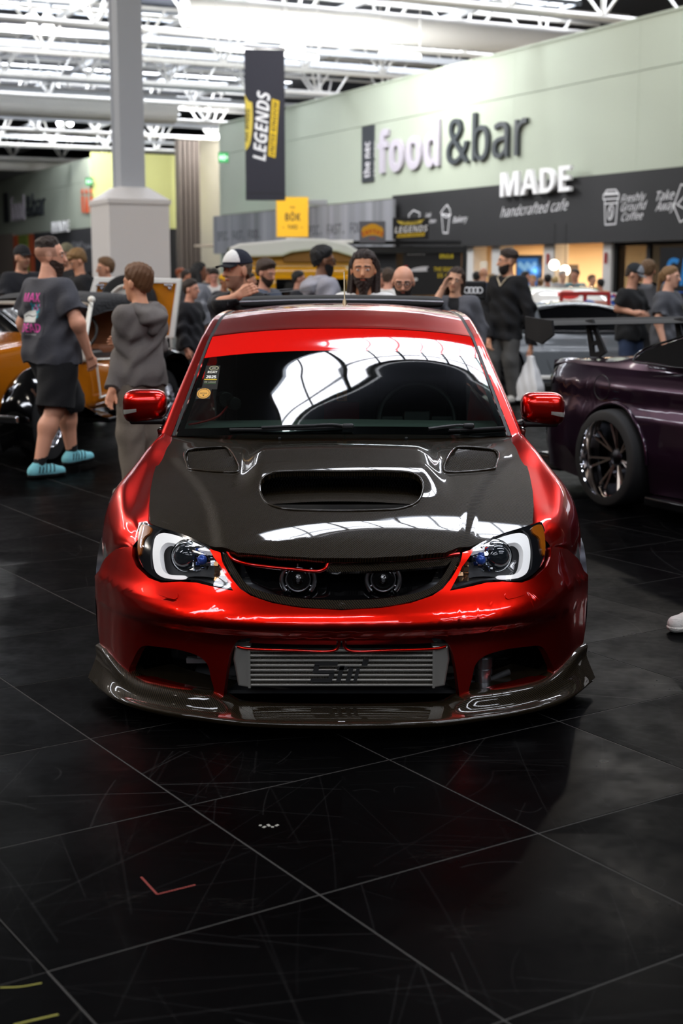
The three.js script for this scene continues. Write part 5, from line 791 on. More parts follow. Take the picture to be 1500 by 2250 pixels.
// grey mid engined coupe standing side on
{
  const d = 18.6, p0 = at(948, 600, d), car = thing('grey_coupe', 'matt grey low coupe standing side on with black window frames', 'car', [p0.x, 0, -d - 0.95], PI / 2 - 0.04);
  const paint = phys(0x6f7478, 0.22, 0, { clearcoat: 1, clearcoatRoughness: 0.04 });
  // local z forward (image right), flank towards camera is local +x
  const wK = spl([[0, 0.62], [0.1, 0.8], [0.5, 0.92], [0.9, 0.95], [1.4, 0.93], [2.4, 0.91], [3.5, 0.94], [4.1, 0.85], [4.4, 0.5]]), hK = spl([[0, -0.05], [0.25, 0], [0.55, 0.01], [0.62, -0.015], [0.75, -0.04], [0.82, -0.09], [0.9, -0.15], [1.2, -0.32]]);
  const Wd = (z, y, s = 1) => V(s * (wK(z) + hK(y)), y, z);
  const arch = (zc, r) => { const a = []; for (let i = 0; i <= 20; i++) { const t = PI - PI * i / 20; a.push([zc + Math.cos(t) * r, 0.34 + Math.sin(t) * r]); } return a; };
  const side = [[0.08, 0.3], [0.2, 0.2], [0.5, 0.16], ...arch(0.9, 0.37), [1.3, 0.15], [3.1, 0.15], ...arch(3.5, 0.37), [3.9, 0.16], [4.3, 0.2], [4.35, 0.55], [3.6, 0.74], [2.9, 0.79], [1.4, 0.8], [0.4, 0.86], [0.08, 0.8]];
  for (const s of [1, -1]) {
    part('body_flank', panel(side, [], (z, y) => Wd(z, y, s), { max: 0.12, rim: 0.03, step: 0.06, flip: s > 0 }), paint, car);
    for (const zc of [0.9, 3.5]) { const wg = new THREE.Group(); wg.name = 'wheel'; wg.position.set(s * 0.84, 0.34, zc); wg.rotation.y = s > 0 ? 0 : PI; car.add(wg); part('tyre', wheelGeo(0.34, 0.25, 0.27), M.rubber, wg); const sp = []; for (let k = 0; k < 10; k++) { const a = k / 10 * 2 * PI; sp.push(beam([0.06, Math.cos(a) * 0.05, Math.sin(a) * 0.05], [0.1, Math.cos(a) * 0.245, Math.sin(a) * 0.245], 0.03, 0.02)); } part('spokes', sp, M.black, wg); part('rim', lathe([[0.25, 0.135], [0.24, 0.12], [0.23, -0.1]], 40, 0, 0, 0, 0, 0, -PI / 2), M.blackGloss, wg); part('wheel_back', cyl(0.24, 0.24, 0.02, -0.02, 0, 0, 0, 0, PI / 2), M.darkMetal, wg); }
  }
  const rows = [[0.05, 0.82, 0.5], [0.3, 0.9, 0.6], [0.8, 1.0, 0.6], [1.3, 1.12, 0.56], [1.75, 1.19, 0.54], [2.2, 1.185, 0.55], [2.6, 1.1, 0.6], [2.95, 0.93, 0.68], [3.2, 0.82, 0.74], [3.8, 0.74, 0.7], [4.35, 0.56, 0.55]];
  part('upper_body', loft(rows.map(([z, y, x]) => { const b = Wd(z, clamp(y - 0.03, 0.5, 0.8)).x; return [[b, Math.min(0.8, y - 0.03), z], [lerp(b, x, 0.5), lerp(Math.min(0.81, y - 0.02), y, 0.5), z], [x, y - 0.04, z], [x * 0.6, y - 0.006, z], [0, y, z], [-x * 0.6, y - 0.006, z], [-x, y - 0.04, z], [-lerp(b, x, 0.5), lerp(Math.min(0.81, y - 0.02), y, 0.5), z], [-b, Math.min(0.8, y - 0.03), z]]; }), 40, 60, { flip: false }), paint, car);
  for (const s of [1, -1]) {
    const q = (z, y) => V(s * (lerp(0.87, 0.585, clamp((y - 0.8) / 0.34, 0, 1)) + 0.012), y, z);
    part('door_window', panel([[1.52, 0.83], [2.95, 0.83], [2.6, 1.02], [2.25, 1.12], [1.8, 1.135], [1.45, 1.08]], [], q, { max: 0.2, rim: 0.02, flip: s < 0 }), M.blackGloss, car, 'dark door glass');
    part('quarter_window', panel([[1.0, 0.84], [1.44, 0.83], [1.38, 1.06], [1.15, 0.98]], [], q, { max: 0.2, rim: 0.02, flip: s < 0 }), M.blackGloss, car);
    part('window_frame', tube([[3.0, 0.825], [2.62, 1.03], [2.25, 1.135], [1.8, 1.15], [1.4, 1.09], [0.95, 0.84], [1.5, 0.82], [3.0, 0.815]].map(([z, y]) => { const p = q(z, y); p.x += s * 0.006; return p; }), 0.014, 70, 6), M.blackGloss, car);
    part('door_seam', tube([[1.48, 0.8], [1.5, 0.6], [1.62, 0.3], [1.66, 0.2]].map(([z, y]) => { const p = Wd(z, y, s); p.x += s * 0.001; return p; }), 0.004, 20, 5), M.black, car);
    part('side_blade', rbox(0.03, 0.05, 1.7, 0.012, s * 0.93, 0.22, 2.2), M.whiteGloss, car, 'pale sill strip');
    part('door_mirror', [ball(0.1, s * 0.95, 0.9, 2.75, 1, 0.7, 0.8), bar([s * 0.8, 0.85, 2.75], [s * 0.92, 0.88, 2.75], 0.02)], M.blackGloss, car);
  }
  part('floor_pan', box(1.4, 0.1, 4.0, 0, 0.2, 2.2), M.blackMatte, car); part('rear_face', box(1.2, 0.5, 0.1, 0, 0.55, 0.1), M.black, car);
}
// orange and black vintage tourer
const vin = (() => {
  const R = -0.32, fl = ground(97, 1012), xw = 0.66, ori = V(fl.x - Math.cos(R) * xw, 0, fl.z + Math.sin(R) * xw);
  const car = thing('vintage_tourer', 'orange vintage tourer with black wings, wire wheels and a folded black hood', 'car', ori, R);
  const or = phys(0xb4660f, 0.14, 0, { clearcoat: 1, clearcoatRoughness: 0.03 }), tan = std(0x6b3a16, 0.7), bk = M.blackGloss, ivory = phys(0xe6e2d6, 0.2, 0, { clearcoat: 0.6 });
  const rr = (w, y0, y1, z) => [[w * 0.9, y0, z], [w, y0 + 0.08, z], [w, y1 - 0.08, z], [w * 0.75, y1 - 0.015, z], [0, y1, z], [-w * 0.75, y1 - 0.015, z], [-w, y1 - 0.08, z], [-w, y0 + 0.08, z], [-w * 0.9, y0, z]];
  part('engine_cover', loft([rr(0.27, 0.42, 0.92, 0.3), rr(0.3, 0.4, 0.95, 0.0), rr(0.4, 0.4, 1.0, -0.6), rr(0.52, 0.4, 1.04, -0.98)], 40, 30), or, car, 'orange engine cover');
  part('radiator', [rbox(0.5, 0.62, 0.1, 0.04, 0, 0.66, 0.36)], M.chrome, car);
  part('cabin_tub', loft([rr(0.52, 0.36, 0.98, -0.98), rr(0.6, 0.34, 0.82, -1.2), rr(0.64, 0.34, 0.78, -1.7), rr(0.66, 0.34, 0.86, -2.3), rr(0.6, 0.4, 0.92, -2.9), rr(0.4, 0.5, 0.8, -3.25)], 40, 50), or, car, 'orange body tub');
  part('cockpit', rbox(1.0, 0.1, 1.2, 0.04, 0, 0.82, -1.72), M.black, car); for (const x of [0.27, -0.27]) part('seat', [rbox(0.46, 0.5, 0.14, 0.05, x, 0.98, -2.1, -0.15), rbox(0.46, 0.12, 0.4, 0.05, x, 0.85, -1.8)], tan, car, 'brown leather seat');
  part('steering_wheel', [torus(0.2, 0.014, 0.3, 1.02, -1.5, -0.5), bar([0.3, 1.02, -1.5], [0.3, 0.85, -1.2], 0.015)], M.black, car);
  // mudguards: swept strips over the wheels joined by the running board
  for (const s of [1, -1]) {
    const path = []; for (let i = 0; i <= 16; i++) { const t = lerp(-0.45, PI * 0.86, i / 16); path.push([0.06 + Math.cos(t) * 0.45, 0.32 + Math.sin(t) * 0.44]); } path.push([-0.62, 0.42], [-0.9, 0.33], [-1.25, 0.27]);
    const ps = smoothLine(path, 60);
    part('front_mudguard', grid((a, b) => { const i = b * 60, k = Math.min(59, Math.floor(i)), z = lerp(ps[k][0], ps[k + 1][0], i - k), y = lerp(ps[k][1], ps[k + 1][1], i - k), c = (a - 0.5) * 2; return V(s * (0.66 + c * 0.15), y + 0.05 * (1 - c * c) - 0.02 * Math.abs(c), z); }, 12, 80, s > 0), bk, car, 'swept black front mudguard');
    part('running_board', rbox(0.28, 0.05, 0.9, 0.015, s * 0.68, 0.26, -1.5), bk, car);
    const pr = smoothLine([[-1.85, 0.3], [-2.05, 0.55], [-2.3, 0.74], [-2.6, 0.8], [-2.9, 0.74], [-3.08, 0.55], [-3.14, 0.36]], 40);
    part('rear_mudguard', grid((a, b) => { const i = b * 40, k = Math.min(39, Math.floor(i)), z = lerp(pr[k][0], pr[k + 1][0], i - k), y = lerp(pr[k][1], pr[k + 1][1], i - k), c = (a - 0.5) * 2; return V(s * (0.7 + c * 0.16), y + 0.05 * (1 - c * c), z); }, 12, 50, s > 0), bk, car);
    for (const zc of [0, -2.62]) {
      const wg = new THREE.Group(); wg.name = 'wheel'; wg.position.set(s * 0.66, 0.315, zc); wg.rotation.y = s > 0 ? 0 : PI; car.add(wg);
      part('tyre', wheelGeo(0.315, 0.205, 0.17), M.rubber, wg); part('rim', [torus(0.2, 0.014, 0.07, 0, 0, 0, PI / 2), torus(0.06, 0.012, 0.09, 0, 0, 0, PI / 2), lathe([[0.205, 0.07], [0.19, 0.05], [0.185, -0.06]], 40, 0, 0, 0, 0, 0, -PI / 2)], M.chrome, wg);
      for (let k = 0; k < 28; k++) { const a = k / 28 * 2 * PI; part('wire_spoke', bar([0.1, Math.cos(a + 0.25) * 0.06, Math.sin(a + 0.25) * 0.06], [0.045, Math.cos(a) * 0.195, Math.sin(a) * 0.195], 0.006, 5), M.chrome, wg); }
      part('hub_cap', lathe([[0, 0.115], [0.03, 0.11], [0.05, 0.09], [0.055, 0.06]], 24, 0, 0, 0, 0, 0, -PI / 2), M.steel, wg); part('wheel_back', cyl(0.19, 0.19, 0.02, -0.02, 0, 0, 0, 0, PI / 2), M.darkMetal, wg);
    }
    // bright strip work on the flank
    part('flank_trim', [tube([[0.655, 0.8, -1.12], [0.665, 0.79, -1.7], [0.67, 0.84, -2.2]].map(([x, y, z]) => [s * x, y, z]), 0.011, 30, 6), tube([[0.655, 0.45, -1.2], [0.665, 0.5, -1.9]].map(([x, y, z]) => [s * x, y, z]), 0.011, 30, 6), bar([s * 0.655, 0.8, -1.14], [s * 0.655, 0.45, -1.22], 0.01), bar([s * 0.665, 0.79, -1.6], [s * 0.665, 0.48, -1.62], 0.01)], ivory, car, 'ivory strips framing the flank');
    part('head_lamp', lathe([[0, 0.1], [0.08, 0.09], [0.1, 0.06], [0.09, 0], [0.03, -0.1]], 24, s * 0.36, 0.72, 0.42, PI / 2), M.chrome, car);
  }
  part('front_bumper', rbox(1.5, 0.07, 0.05, 0.02, 0, 0.4, 0.62), M.chrome, car);
  part('windscreen_frame', [bar([0.56, 0.86, -1.06], [0.53, 1.3, -1.34], 0.024), bar([-0.56, 0.86, -1.06], [-0.53, 1.3, -1.34], 0.024), bar([0.53, 1.3, -1.34], [-0.53, 1.3, -1.34], 0.02), bar([0.56, 0.88, -1.06], [-0.56, 0.88, -1.06], 0.03), ball(0.035, 0.53, 1.33, -1.35), rbox(0.1, 0.2, 0.12, 0.04, 0.58, 0.88, -1.06)], ivory, car, 'ivory windscreen frame'); part('windscreen_glass', grid((a, b) => V(lerp(-0.54, 0.54, a), lerp(0.88, 1.29, b), lerp(-1.06, -1.34, b)), 4, 4), M.glass, car);
  part('mirror_stalk', [bar([0.52, 0.95, -0.9], [0.5, 1.24, -0.98], 0.01), ball(0.03, 0.5, 1.25, -0.98), ball(0.06, 0.52, 1.06, -0.93, 1, 1, 0.4)], std(0xc9a54a, 0.25, 0.9), car, 'brass lamp stalk');
  const rv = (z, y, w) => [[w, y - 0.16, z], [w * 0.98, y - 0.05, z], [w * 0.7, y - 0.006, z], [0, y + 0.01, z], [-w * 0.7, y - 0.006, z], [-w * 0.98, y - 0.05, z], [-w, y - 0.16, z]];
  const cv = std(0x232325, 0.8, 0, { bumpMap: rep(clothBump, 2), bumpScale: 0.02 });
  part('soft_top', loft([rv(-1.3, 1.34, 0.55), rv(-1.6, 1.385, 0.6), rv(-2.0, 1.39, 0.62), rv(-2.4, 1.36, 0.62), rv(-2.75, 1.24, 0.6), rv(-2.95, 1.0, 0.55)], 30, 30), cv, car, 'black canvas hood');
  car.scale.z = 0.86; for (const c of car.children) if (c.name === 'wheel') c.scale.z = 1 / 0.86;
  return car;
})();
// raised orange boot lid with a spare wheel
{
  const d = 14.9, lid = thing('boot_lid', 'raised orange lid in a white frame carrying a spare wheel', 'car part', at(297, 735, d), -0.12), s = d / FPX, q = (px, py) => [(px - 297) * s, (735 - py) * s];
  const C = [q(172, 740), q(213, 613), q(403, 616), q(384, 740)], inn = [q(185, 736), q(222, 622), q(394, 624), q(375, 736)];
  part('lid_panel', extr(inn, 0.03, 0.004), phys(0xc77a10, 0.2, 0, { clearcoat: 0.8 }), lid); part('lid_frame', extr(C, 0.05, 0.008, [inn]), M.whiteGloss, lid, 'white edge frame');
  const w = new THREE.Group(); w.name = 'spare_wheel'; w.position.set((290 - 297) * s, (735 - 668) * s, 0.1); w.rotation.y = -PI / 2; lid.add(w);
  part('tyre', wheelGeo(0.3, 0.2, 0.13), M.rubber, w); part('rim', [torus(0.19, 0.02, 0.05, 0, 0, 0, PI / 2), lathe([[0, 0.05], [0.06, 0.05], [0.09, 0.03], [0.19, 0.03]], 32, 0, 0, 0, 0, 0, -PI / 2)], ivoryM(), w);
  for (const px of [226, 376]) { const [x, y] = q(px, 629); part('lid_handle', [rbox(0.09, 0.03, 0.04, 0.012, x, y, 0.06), ball(0.025, x + 0.01, y - 0.03, 0.05)], M.chrome, lid); }
  for (const x of [-0.4, 0.35]) part('lid_stay', bar([x, 0, 0], [x, -0.35, -0.1], 0.015), M.black, lid);
}
function ivoryM() { return std(0xd8d6cf, 0.35, 0.2); }
// dark saloon behind the vintage car
{
  const d = 15.75, s = d / FPX, p = at(-75, 600, d), car = thing('black_saloon', 'black saloon roof and side windows behind the man in the grey shirt', 'car', [p.x, 0, -d], PI / 2 - 0.1), y = (py) => at(60, py, d).y;
  const rv = (z, yy, w, b) => [[0.82, b, z], [0.84, b + 0.2, z], [w, yy - 0.06, z], [w * 0.6, yy, z], [-w * 0.6, yy, z], [-w, yy - 0.06, z], [-0.84, b + 0.2, z], [-0.82, b, z]];
  car.scale.set(0.8, 1, 0.8); part('body', loft([rv(-1.9, 0.8, 0.6, 0.25), rv(-1.5, 0.95, 0.62, 0.22), rv(-0.9, 1.27, 0.6, 0.2), rv(0, 1.31, 0.6, 0.2), rv(0.5, 1.24, 0.6, 0.2), rv(1.1, 0.95, 0.66, 0.2), rv(1.9, 0.8, 0.6, 0.25)], 36, 50), M.blackGloss, car);
  for (const s2 of [1, -1]) { part('side_window', [box(0.02, 0.22, 0.6, s2 * 0.77, 1.02, -0.5, 0, 0, s2 * 0.35), box(0.02, 0.22, 0.5, s2 * 0.77, 1.02, 0.15, 0, 0, s2 * 0.35)], phys(0x17212c, 0.05, 0, {}), car); for (const z of [-1.25, 1.25]) part('tyre', wheelGeo(0.31, 0.2, 0.2).translate(s2 * 0.76, 0.31, z), M.rubber, car); }
}
// yellow camper with a raised striped roof
{
  const d = 25, s = d / FPX, car = thing('yellow_camper', 'yellow camper van with a white pop up roof and striped canvas sides', 'van', at(640, 600, d).setY(0), 0.12), X = (px) => (px - 640) * s, Y = (py) => at(640, py, d).y;
  const yl = phys(0xd89a08, 0.25, 0, { clearcoat: 0.7 }), len = 4.4;
  const sec = (y, w, z0 = 0) => [[-w, y], [w, y]];
  part('body', rbox(X(782) - X(498), 1.2, 1.7, 0.18, (X(782) + X(498)) / 2, 0.95, -0.85), yl, car); part('body_shoulder', rbox(X(770) - X(505), 0.34, 1.5, 0.12, (X(770) + X(505)) / 2, 1.53, -0.85), yl, car);
  for (const [a, b] of [[540, 592], [606, 660], [690, 760]]) part('window', [rbox((b - a) * s, 0.34, 0.03, 0.01, X((a + b) / 2), 1.3, 0.01)], M.darkTint, car);
  for (let i = 0; i < 7; i++) part('canvas_fold', rbox(X(772) - X(515) - 0.04 * Math.abs(i - 3), 0.115, 1.2 - 0.02 * (i % 2), 0.03, (X(772) + X(515)) / 2, Y(632) + 0.06 + i * 0.1 * (Y(560) - Y(632)) / 0.62, -0.75), [std(0xe3d8bd, 0.85), std(0xc08a3a, 0.85), std(0xb5812f, 0.85)][i % 3], car);
  const rp = (z) => { const o = []; for (const [px, py] of [[510, 558], [513, 547], [530, 540], [600, 534], [650, 528], [710, 529], [760, 538], [781, 552], [778, 560], [740, 548], [690, 544], [640, 550], [620, 558], [560, 560]]) o.push([X(px), Y(py), z]); return o; };
  part('pop_up_roof', extr(rp(0).map(([x, y]) => [x, y]), 1.35, 0.04).translate(0, 0, -1.4), M.whiteGloss, car, 'white raised roof shell'); part('roof_vent', [rbox(0.16, 0.08, 0.2, 0.03, X(643), Y(526), -0.6), rbox(0.9, 0.05, 0.3, 0.02, X(730), Y(528), -0.8)], M.whiteGloss, car);
  part('roof_lining', extr([[620, 558], [640, 551], [690, 545], [740, 549], [776, 560], [770, 575], [625, 575]].map(([x, y]) => [X(x), Y(y)]), 1.2).translate(0, 0, -1.3), std(0x8a5f2a, 0.8), car);
  for (const px of [545, 735]) for (const z of [-0.12, -1.58]) part('tyre', wheelGeo(0.32, 0.2, 0.18).rotateY(PI / 2).translate(X(px), 0.32, z), M.rubber, car);
}
// low green car roof and white convertible further back
{
  const g = at(800, 640, 23), car = thing('green_car', 'pale green car roof just visible between the bearded men', 'car', [g.x, 0, g.z - 0.8], 0.2); const r = (x, y, w) => [[x, 0.3, w], [x, 0.8, w], [x, y, w * 0.75], [x, y + 0.03, 0], [x, y, -w * 0.75], [x, 0.8, -w], [x, 0.3, -w]];
  part('body', loft([r(-1.9, 0.75, 0.7), r(-1.2, 0.9, 0.8), r(-0.6, 1.19, 0.8), r(0.5, 1.21, 0.8), r(1.2, 0.95, 0.8), r(1.9, 0.75, 0.7)], 30, 40, { flip: true }), phys(0x7fae4a, 0.2, 0, { clearcoat: 1 }), car); for (const x of [-1.2, 1.2]) for (const z of [0.75, -0.75]) part('tyre', wheelGeo(0.3, 0.2, 0.18).rotateY(PI / 2).translate(x, 0.3, z), M.rubber, car);
  const w = at(1230, 650, 24.5), c2 = thing('white_car', 'white car with a red bonnet scarf behind the grey coupe', 'car', [w.x, 0, w.z - 0.1], PI / 2); part('body', loft([r(-1.9, 0.9, 0.7), r(-1.3, 1.05, 0.8), r(-0.7, 1.26, 0.8), r(0.4, 1.28, 0.8), r(1.2, 1.0, 0.8), r(1.9, 0.8, 0.7)], 30, 40, { flip: true }), M.whiteGloss, c2); part('red_cover', ball(0.3, -0.9, 1.14, 0.0, 0.8, 0.5, 0.8), std(0xd01c10, 0.5), c2); for (const x of [-1.2, 1.2]) for (const z of [0.75, -0.75]) part('tyre', wheelGeo(0.3, 0.2, 0.18).rotateY(PI / 2).translate(x, 0.3, z), M.rubber, c2);
}
// red toy display with yellow letters, blue and white boxes, red rail
{
  const t = canvasTex(256, 128, (c) => { c.fillStyle = '#b81410'; c.fillRect(0, 0, 256, 128); c.fillStyle = '#1d1d20'; c.fillRect(0, 30, 256, 60); c.fillStyle = '#e0b21a'; c.font = 'bold 56px sans-serif'; c.fillText('MATTEL', 20, 80, 210); });
  flat('toy_display', 1290, 712, 21, 120, 70, 0, face(t, std(0xb01410, 0.5)), 'red toy display with yellow letters seen past the grey coupe', 'display', 0.5); { const o = scene.children[scene.children.length - 1]; }
  const b = canvasTex(128, 128, (c) => { c.fillStyle = '#f0f0f0'; c.fillRect(0, 0, 128, 128); const r = rng(4); for (let i = 0; i < 40; i++) { c.fillStyle = ['#1b5fc4', '#1b5fc4', '#e8e8e8', '#c23a2a'][i % 4]; c.fillRect(r() * 110, r() * 110, 14 + r() * 20, 10 + r() * 14); } });
  flat('toy_boxes', 1342, 675, 25, 38, 60, 0, face(b, M.white), 'stack of blue and white toy boxes beside the cafe front', 'boxes', 0.5);
  const p = at(1285, 645, 20.5), rail = thing('red_rail', 'red railing with posts in front of the striped shirt', 'railing', [p.x, 0, p.z]); const red = std(0x9e2018, 0.5); part('rail_bar', rbox(0.72, 0.06, 0.06, 0.015, 0, p.y, 0), red, rail); for (const x of [-0.34, 0.0, 0.34]) part('rail_post', box(0.05, p.y, 0.05, x, p.y / 2, 0), red, rail); part('rail_panel', box(0.3, 0.3, 0.02, 0.18, p.y - 0.25, 0), std(0xc98a78, 0.6), rail); part('rail_badge', ball(0.1, 0.05, p.y - 0.17, 0.02, 1.2, 0.8, 0.4), std(0x1a4fa8, 0.5), rail);
}
// black board with four linked rings behind the woman in the grey jacket
{
  const p = at(1040, 638, 15.2), o = thing('ring_board', 'black board with four linked white rings behind the woman in grey', 'board', [p.x, 0, p.z], -0.15); part('board', rbox(0.26, 0.2, 0.04, 0.02, 0, p.y, 0), M.black, o); for (let i = 0; i < 4; i++) part('ring', torus(0.03, 0.006, (i - 1.5) * 0.044, p.y, 0.026), M.white, o); part('board_pole', cyl(0.02, 0.02, p.y - 0.1, 0, (p.y - 0.1) / 2, 0), M.black, o); part('board_foot', cyl(0.15, 0.16, 0.03, 0, 0.015, 0), M.black, o);
}

// ---------------------------------------------------------------- people
const smin = (a, b, k) => { const h = Math.max(k - Math.abs(a - b), 0) / k; return Math.min(a, b) - h * h * k * 0.25; };
// tapered capsules [ax, ay, az, bx, by, bz, ra, rb]
function capD(p, x, y, z) { const bx = p[3] - p[0], by = p[4] - p[1], bz = p[5] - p[2], ax = x - p[0], ay = y - p[1], az = z - p[2], t = clamp((ax * bx + ay * by + az * bz) / (bx * bx + by * by + bz * bz + 1e-9), 0, 1), dx = ax - bx * t, dy = ay - by * t, dz = az - bz * t; return Math.sqrt(dx * dx + dy * dy + dz * dz) - (p[6] + (p[7] - p[6]) * t); }
const ell = (x, y, z, c, r) => { const a = (x - c[0]) / r[0], b = (y - c[1]) / r[1], d = (z - c[2]) / r[2], k = Math.sqrt(a * a + b * b + d * d); return (k - 1) * Math.min(r[0], r[1], r[2]) * (k < 1 ? 1 : 1.0 + 0.0 * k); };
const capsField = (caps, k, off = 0) => (x, y, z) => { let d = 9; for (const p of caps) { const e = capD(p, x, y, z); d = d > 8 ? e : smin(d, e, k); } return d - off; };
function boundsOf(caps, pad) { const lo = [9, 9, 9], hi = [-9, -9, -9]; for (const p of caps) for (const o of [0, 3]) for (let i = 0; i < 3; i++) { const r = p[6 + o / 3] + pad; lo[i] = Math.min(lo[i], p[o + i] - r); hi[i] = Math.max(hi[i], p[o + i] + r); } return [lo, hi]; }
const lin = (hex) => { const c = new THREE.Color(hex); return [c.r, c.g, c.b]; };
const skinM = phys(0xffffff, 0.55, 0, { vertexColors: true }), clothCache = new Map();
const cloth = (hex) => { if (!clothCache.has(hex)) clothCache.set(hex, std(hex, 0.9, 0, { bumpMap: rep(clothBump, 6), bumpScale: 0.003 })); return clothCache.get(hex); };
const hairMat = (hex) => { const k = 'h' + hex; if (!clothCache.has(k)) clothCache.set(k, std(hex, 0.6, 0, { bumpMap: rep(clothBump, 12, 3), bumpScale: 0.006 })); return clothCache.get(k); };
const add3 = (a, b, k = 1) => [a[0] + b[0] * k, a[1] + b[1] * k, a[2] + b[2] * k], sub3 = (a, b) => add3(a, b, -1), nrm3 = (a) => { const l = Math.hypot(...a) || 1; return a.map((v) => v / l); }, cross3 = (a, b) => [a[1] * b[2] - a[2] * b[1], a[2] * b[0] - a[0] * b[2], a[0] * b[1] - a[1] * b[0]];
function handCaps(wr, el, s, curl = 0.55, palmTo) {   // s: +1 left, -1 right
  const d = nrm3(sub3(wr, el)); let n = palmTo ? nrm3(palmTo) : [-s, 0, 0.25]; n = nrm3(add3(n, d, -(n[0] * d[0] + n[1] * d[1] + n[2] * d[2]))); const a = cross3(d, n);
  const caps = [], K = (o, u, v, w) => add3(add3(add3(o, d, u), a, v), n, w);
  for (let i = 0; i < 4; i++) { const v = (i - 1.5) * 0.019; caps.push([...K(wr, 0.01, v * 0.6, 0), ...K(wr, 0.085, v, 0.002), 0.015, 0.0125]); }
  const L = [0.068, 0.078, 0.072, 0.056];
  for (let i = 0; i < 4; i++) { const v = (i - 1.5) * 0.0195; let p = K(wr, 0.085, v, 0.002), ang = curl * 0.5; for (let j = 0; j < 3; j++) { const l = L[i] * [0.45, 0.32, 0.25][j], q = add3(add3(p, d, Math.cos(ang) * l), n, Math.sin(ang) * l); caps.push([...p, ...q, 0.0098 - j * 0.001, 0.009 - j * 0.001]); p = q; ang += curl; } }
  const sg = s; let p = K(wr, 0.022, -sg * 0.022, 0.006), q = K(wr, 0.06, -sg * 0.044, 0.02), r = K(wr, 0.09, -sg * 0.046, 0.032); caps.push([...p, ...q, 0.014, 0.0115], [...q, ...r, 0.0112, 0.009]);
  return caps;
}
function person(o) {
  const headP = at(o.head[0], o.head[1], o.d), ht = o.h ?? headP.y, sc = ht / 1.75, yaw = rad(o.yaw ?? 0);
  const g = thing('person', o.label, 'person', [headP.x - Math.sin(yaw) * (o.lean ?? 0), 0, -o.d], yaw, o.group); g.scale.setScalar(sc);
  const cy = Math.cos(yaw), sy = Math.sin(yaw);
  const loc = (px, py, dd) => { const p = at(px, py, dd).sub(g.position); return [(p.x * cy - p.z * sy) / sc, p.y / sc, (p.x * sy + p.z * cy) / sc]; };
  const lod = o.lod ?? 1, cb = [0.012, 0.018, 0.028][lod], ch = [0.0045, 0.0065, 0.011][lod], chd = [0.0045, 0.006, 0.01][lod], fat = o.fat ?? 0, P = o.pose ?? {}, J = {};
  const get = (k, d) => { const v = P[k]; if (!v) return d; return v.length === 3 && v[0] > 3 ? loc(...v) : v; };
  J.hd = get('hd', [0, 1.625, 0.015]);
  for (const [n, s] of [['L', 1], ['R', -1]]) { J['sh' + n] = get('sh' + n, [s * (0.172 + fat * 0.25), 1.388, -0.015]); J['el' + n] = get('el' + n, [s * (0.235 + fat * 0.3), 1.13, -0.03]); J['wr' + n] = get('wr' + n, [s * (0.24 + fat * 0.3), 0.885, 0.05]); J['hp' + n] = [s * 0.092, 0.92, 0]; J['kn' + n] = get('kn' + n, [s * 0.105, 0.5, 0.02]); J['an' + n] = get('an' + n, [s * 0.11, 0.095, -0.03]); }
  const torso = [[-0.115, 1.372, -0.012, 0.115, 1.372, -0.012, 0.068, 0.068], [0, 1.455, -0.025, 0.14, 1.395, -0.02, 0.05, 0.042], [0, 1.455, -0.025, -0.14, 1.395, -0.02, 0.05, 0.042], [-0.07, 1.28, 0.0, 0.07, 1.28, 0, 0.112 + fat * 0.6, 0.112 + fat * 0.6], [-0.05, 1.1, 0.0, 0.05, 1.1, 0, 0.108 + fat, 0.108 + fat], [-0.065, 0.955, -0.005, 0.065, 0.955, -0.005, 0.115 + fat * 0.8, 0.115 + fat * 0.8]];
  const neck = [0, 1.43, -0.02, J.hd[0] * 0.9, J.hd[1] - 0.09, J.hd[2] - 0.02, 0.062 + fat * 0.2, 0.055 + fat * 0.1];
  const arm = (n) => [[...J['sh' + n], ...J['el' + n], 0.053 + fat * 0.2, 0.043 + fat * 0.15], [...J['el' + n], ...J['wr' + n], 0.043 + fat * 0.15, 0.028 + fat * 0.06]];
  const leg = (n) => { const k = J['kn' + n], a = J['an' + n], m = add3(add3(k, sub3(a, k), 0.3), [0, 0, -0.02]); return [[...J['hp' + n], ...k, 0.066 + fat * 0.2, 0.06 + fat * 0.15], [...k, ...m, 0.056 + fat * 0.12, 0.06 + fat * 0.15], [...m, ...a, 0.06 + fat * 0.15, 0.038 + fat * 0.05]]; };
  const arms = [...arm('L'), ...arm('R')], legs = [...leg('L'), ...leg('R')], skin = lin(o.skin ?? 0xc58c6c).map((v) => Math.min(0.8, v * 1.25));
  // skin: one continuous surface, finer grids for hands and head
  const caps = [...torso.map((c) => [...c.slice(0, 6), c[6] - 0.022, c[7] - 0.022]), neck, ...arms, ...legs];
  const shrink = caps.map((c) => c); const [lo, hi] = boundsOf(caps, 0.03);
  const geos = [nets(capsField(shrink, 0.045), lo, hi, cb, () => skin)];
  for (const [n, s] of [['L', 1], ['R', -1]]) { const hc = handCaps(J['wr' + n], J['el' + n], s, (P['curl' + n] ?? 0.5), P['palm' + n]), fa = [...J['el' + n], ...J['wr' + n], 0.043, 0.027]; const [l2, h2] = boundsOf(hc, 0.02); const f = capsField(hc, 0.008); geos.push(nets((x, y, z) => smin(f(x, y, z), Math.max(capD(fa, x, y, z), -0.02 - 0), 0.02), l2, h2, chd, () => skin)); }
  // head
  const hy = rad(o.hyaw ?? 0), hp = rad(o.hpitch ?? 0), hr = rad(o.hroll ?? 0), HM = new THREE.Matrix4().makeRotationFromEuler(new THREE.Euler(hp, hy, hr, 'YXZ')).setPosition(...J.hd), HI = HM.clone().invert(), e = HI.elements, ek = HM.elements;
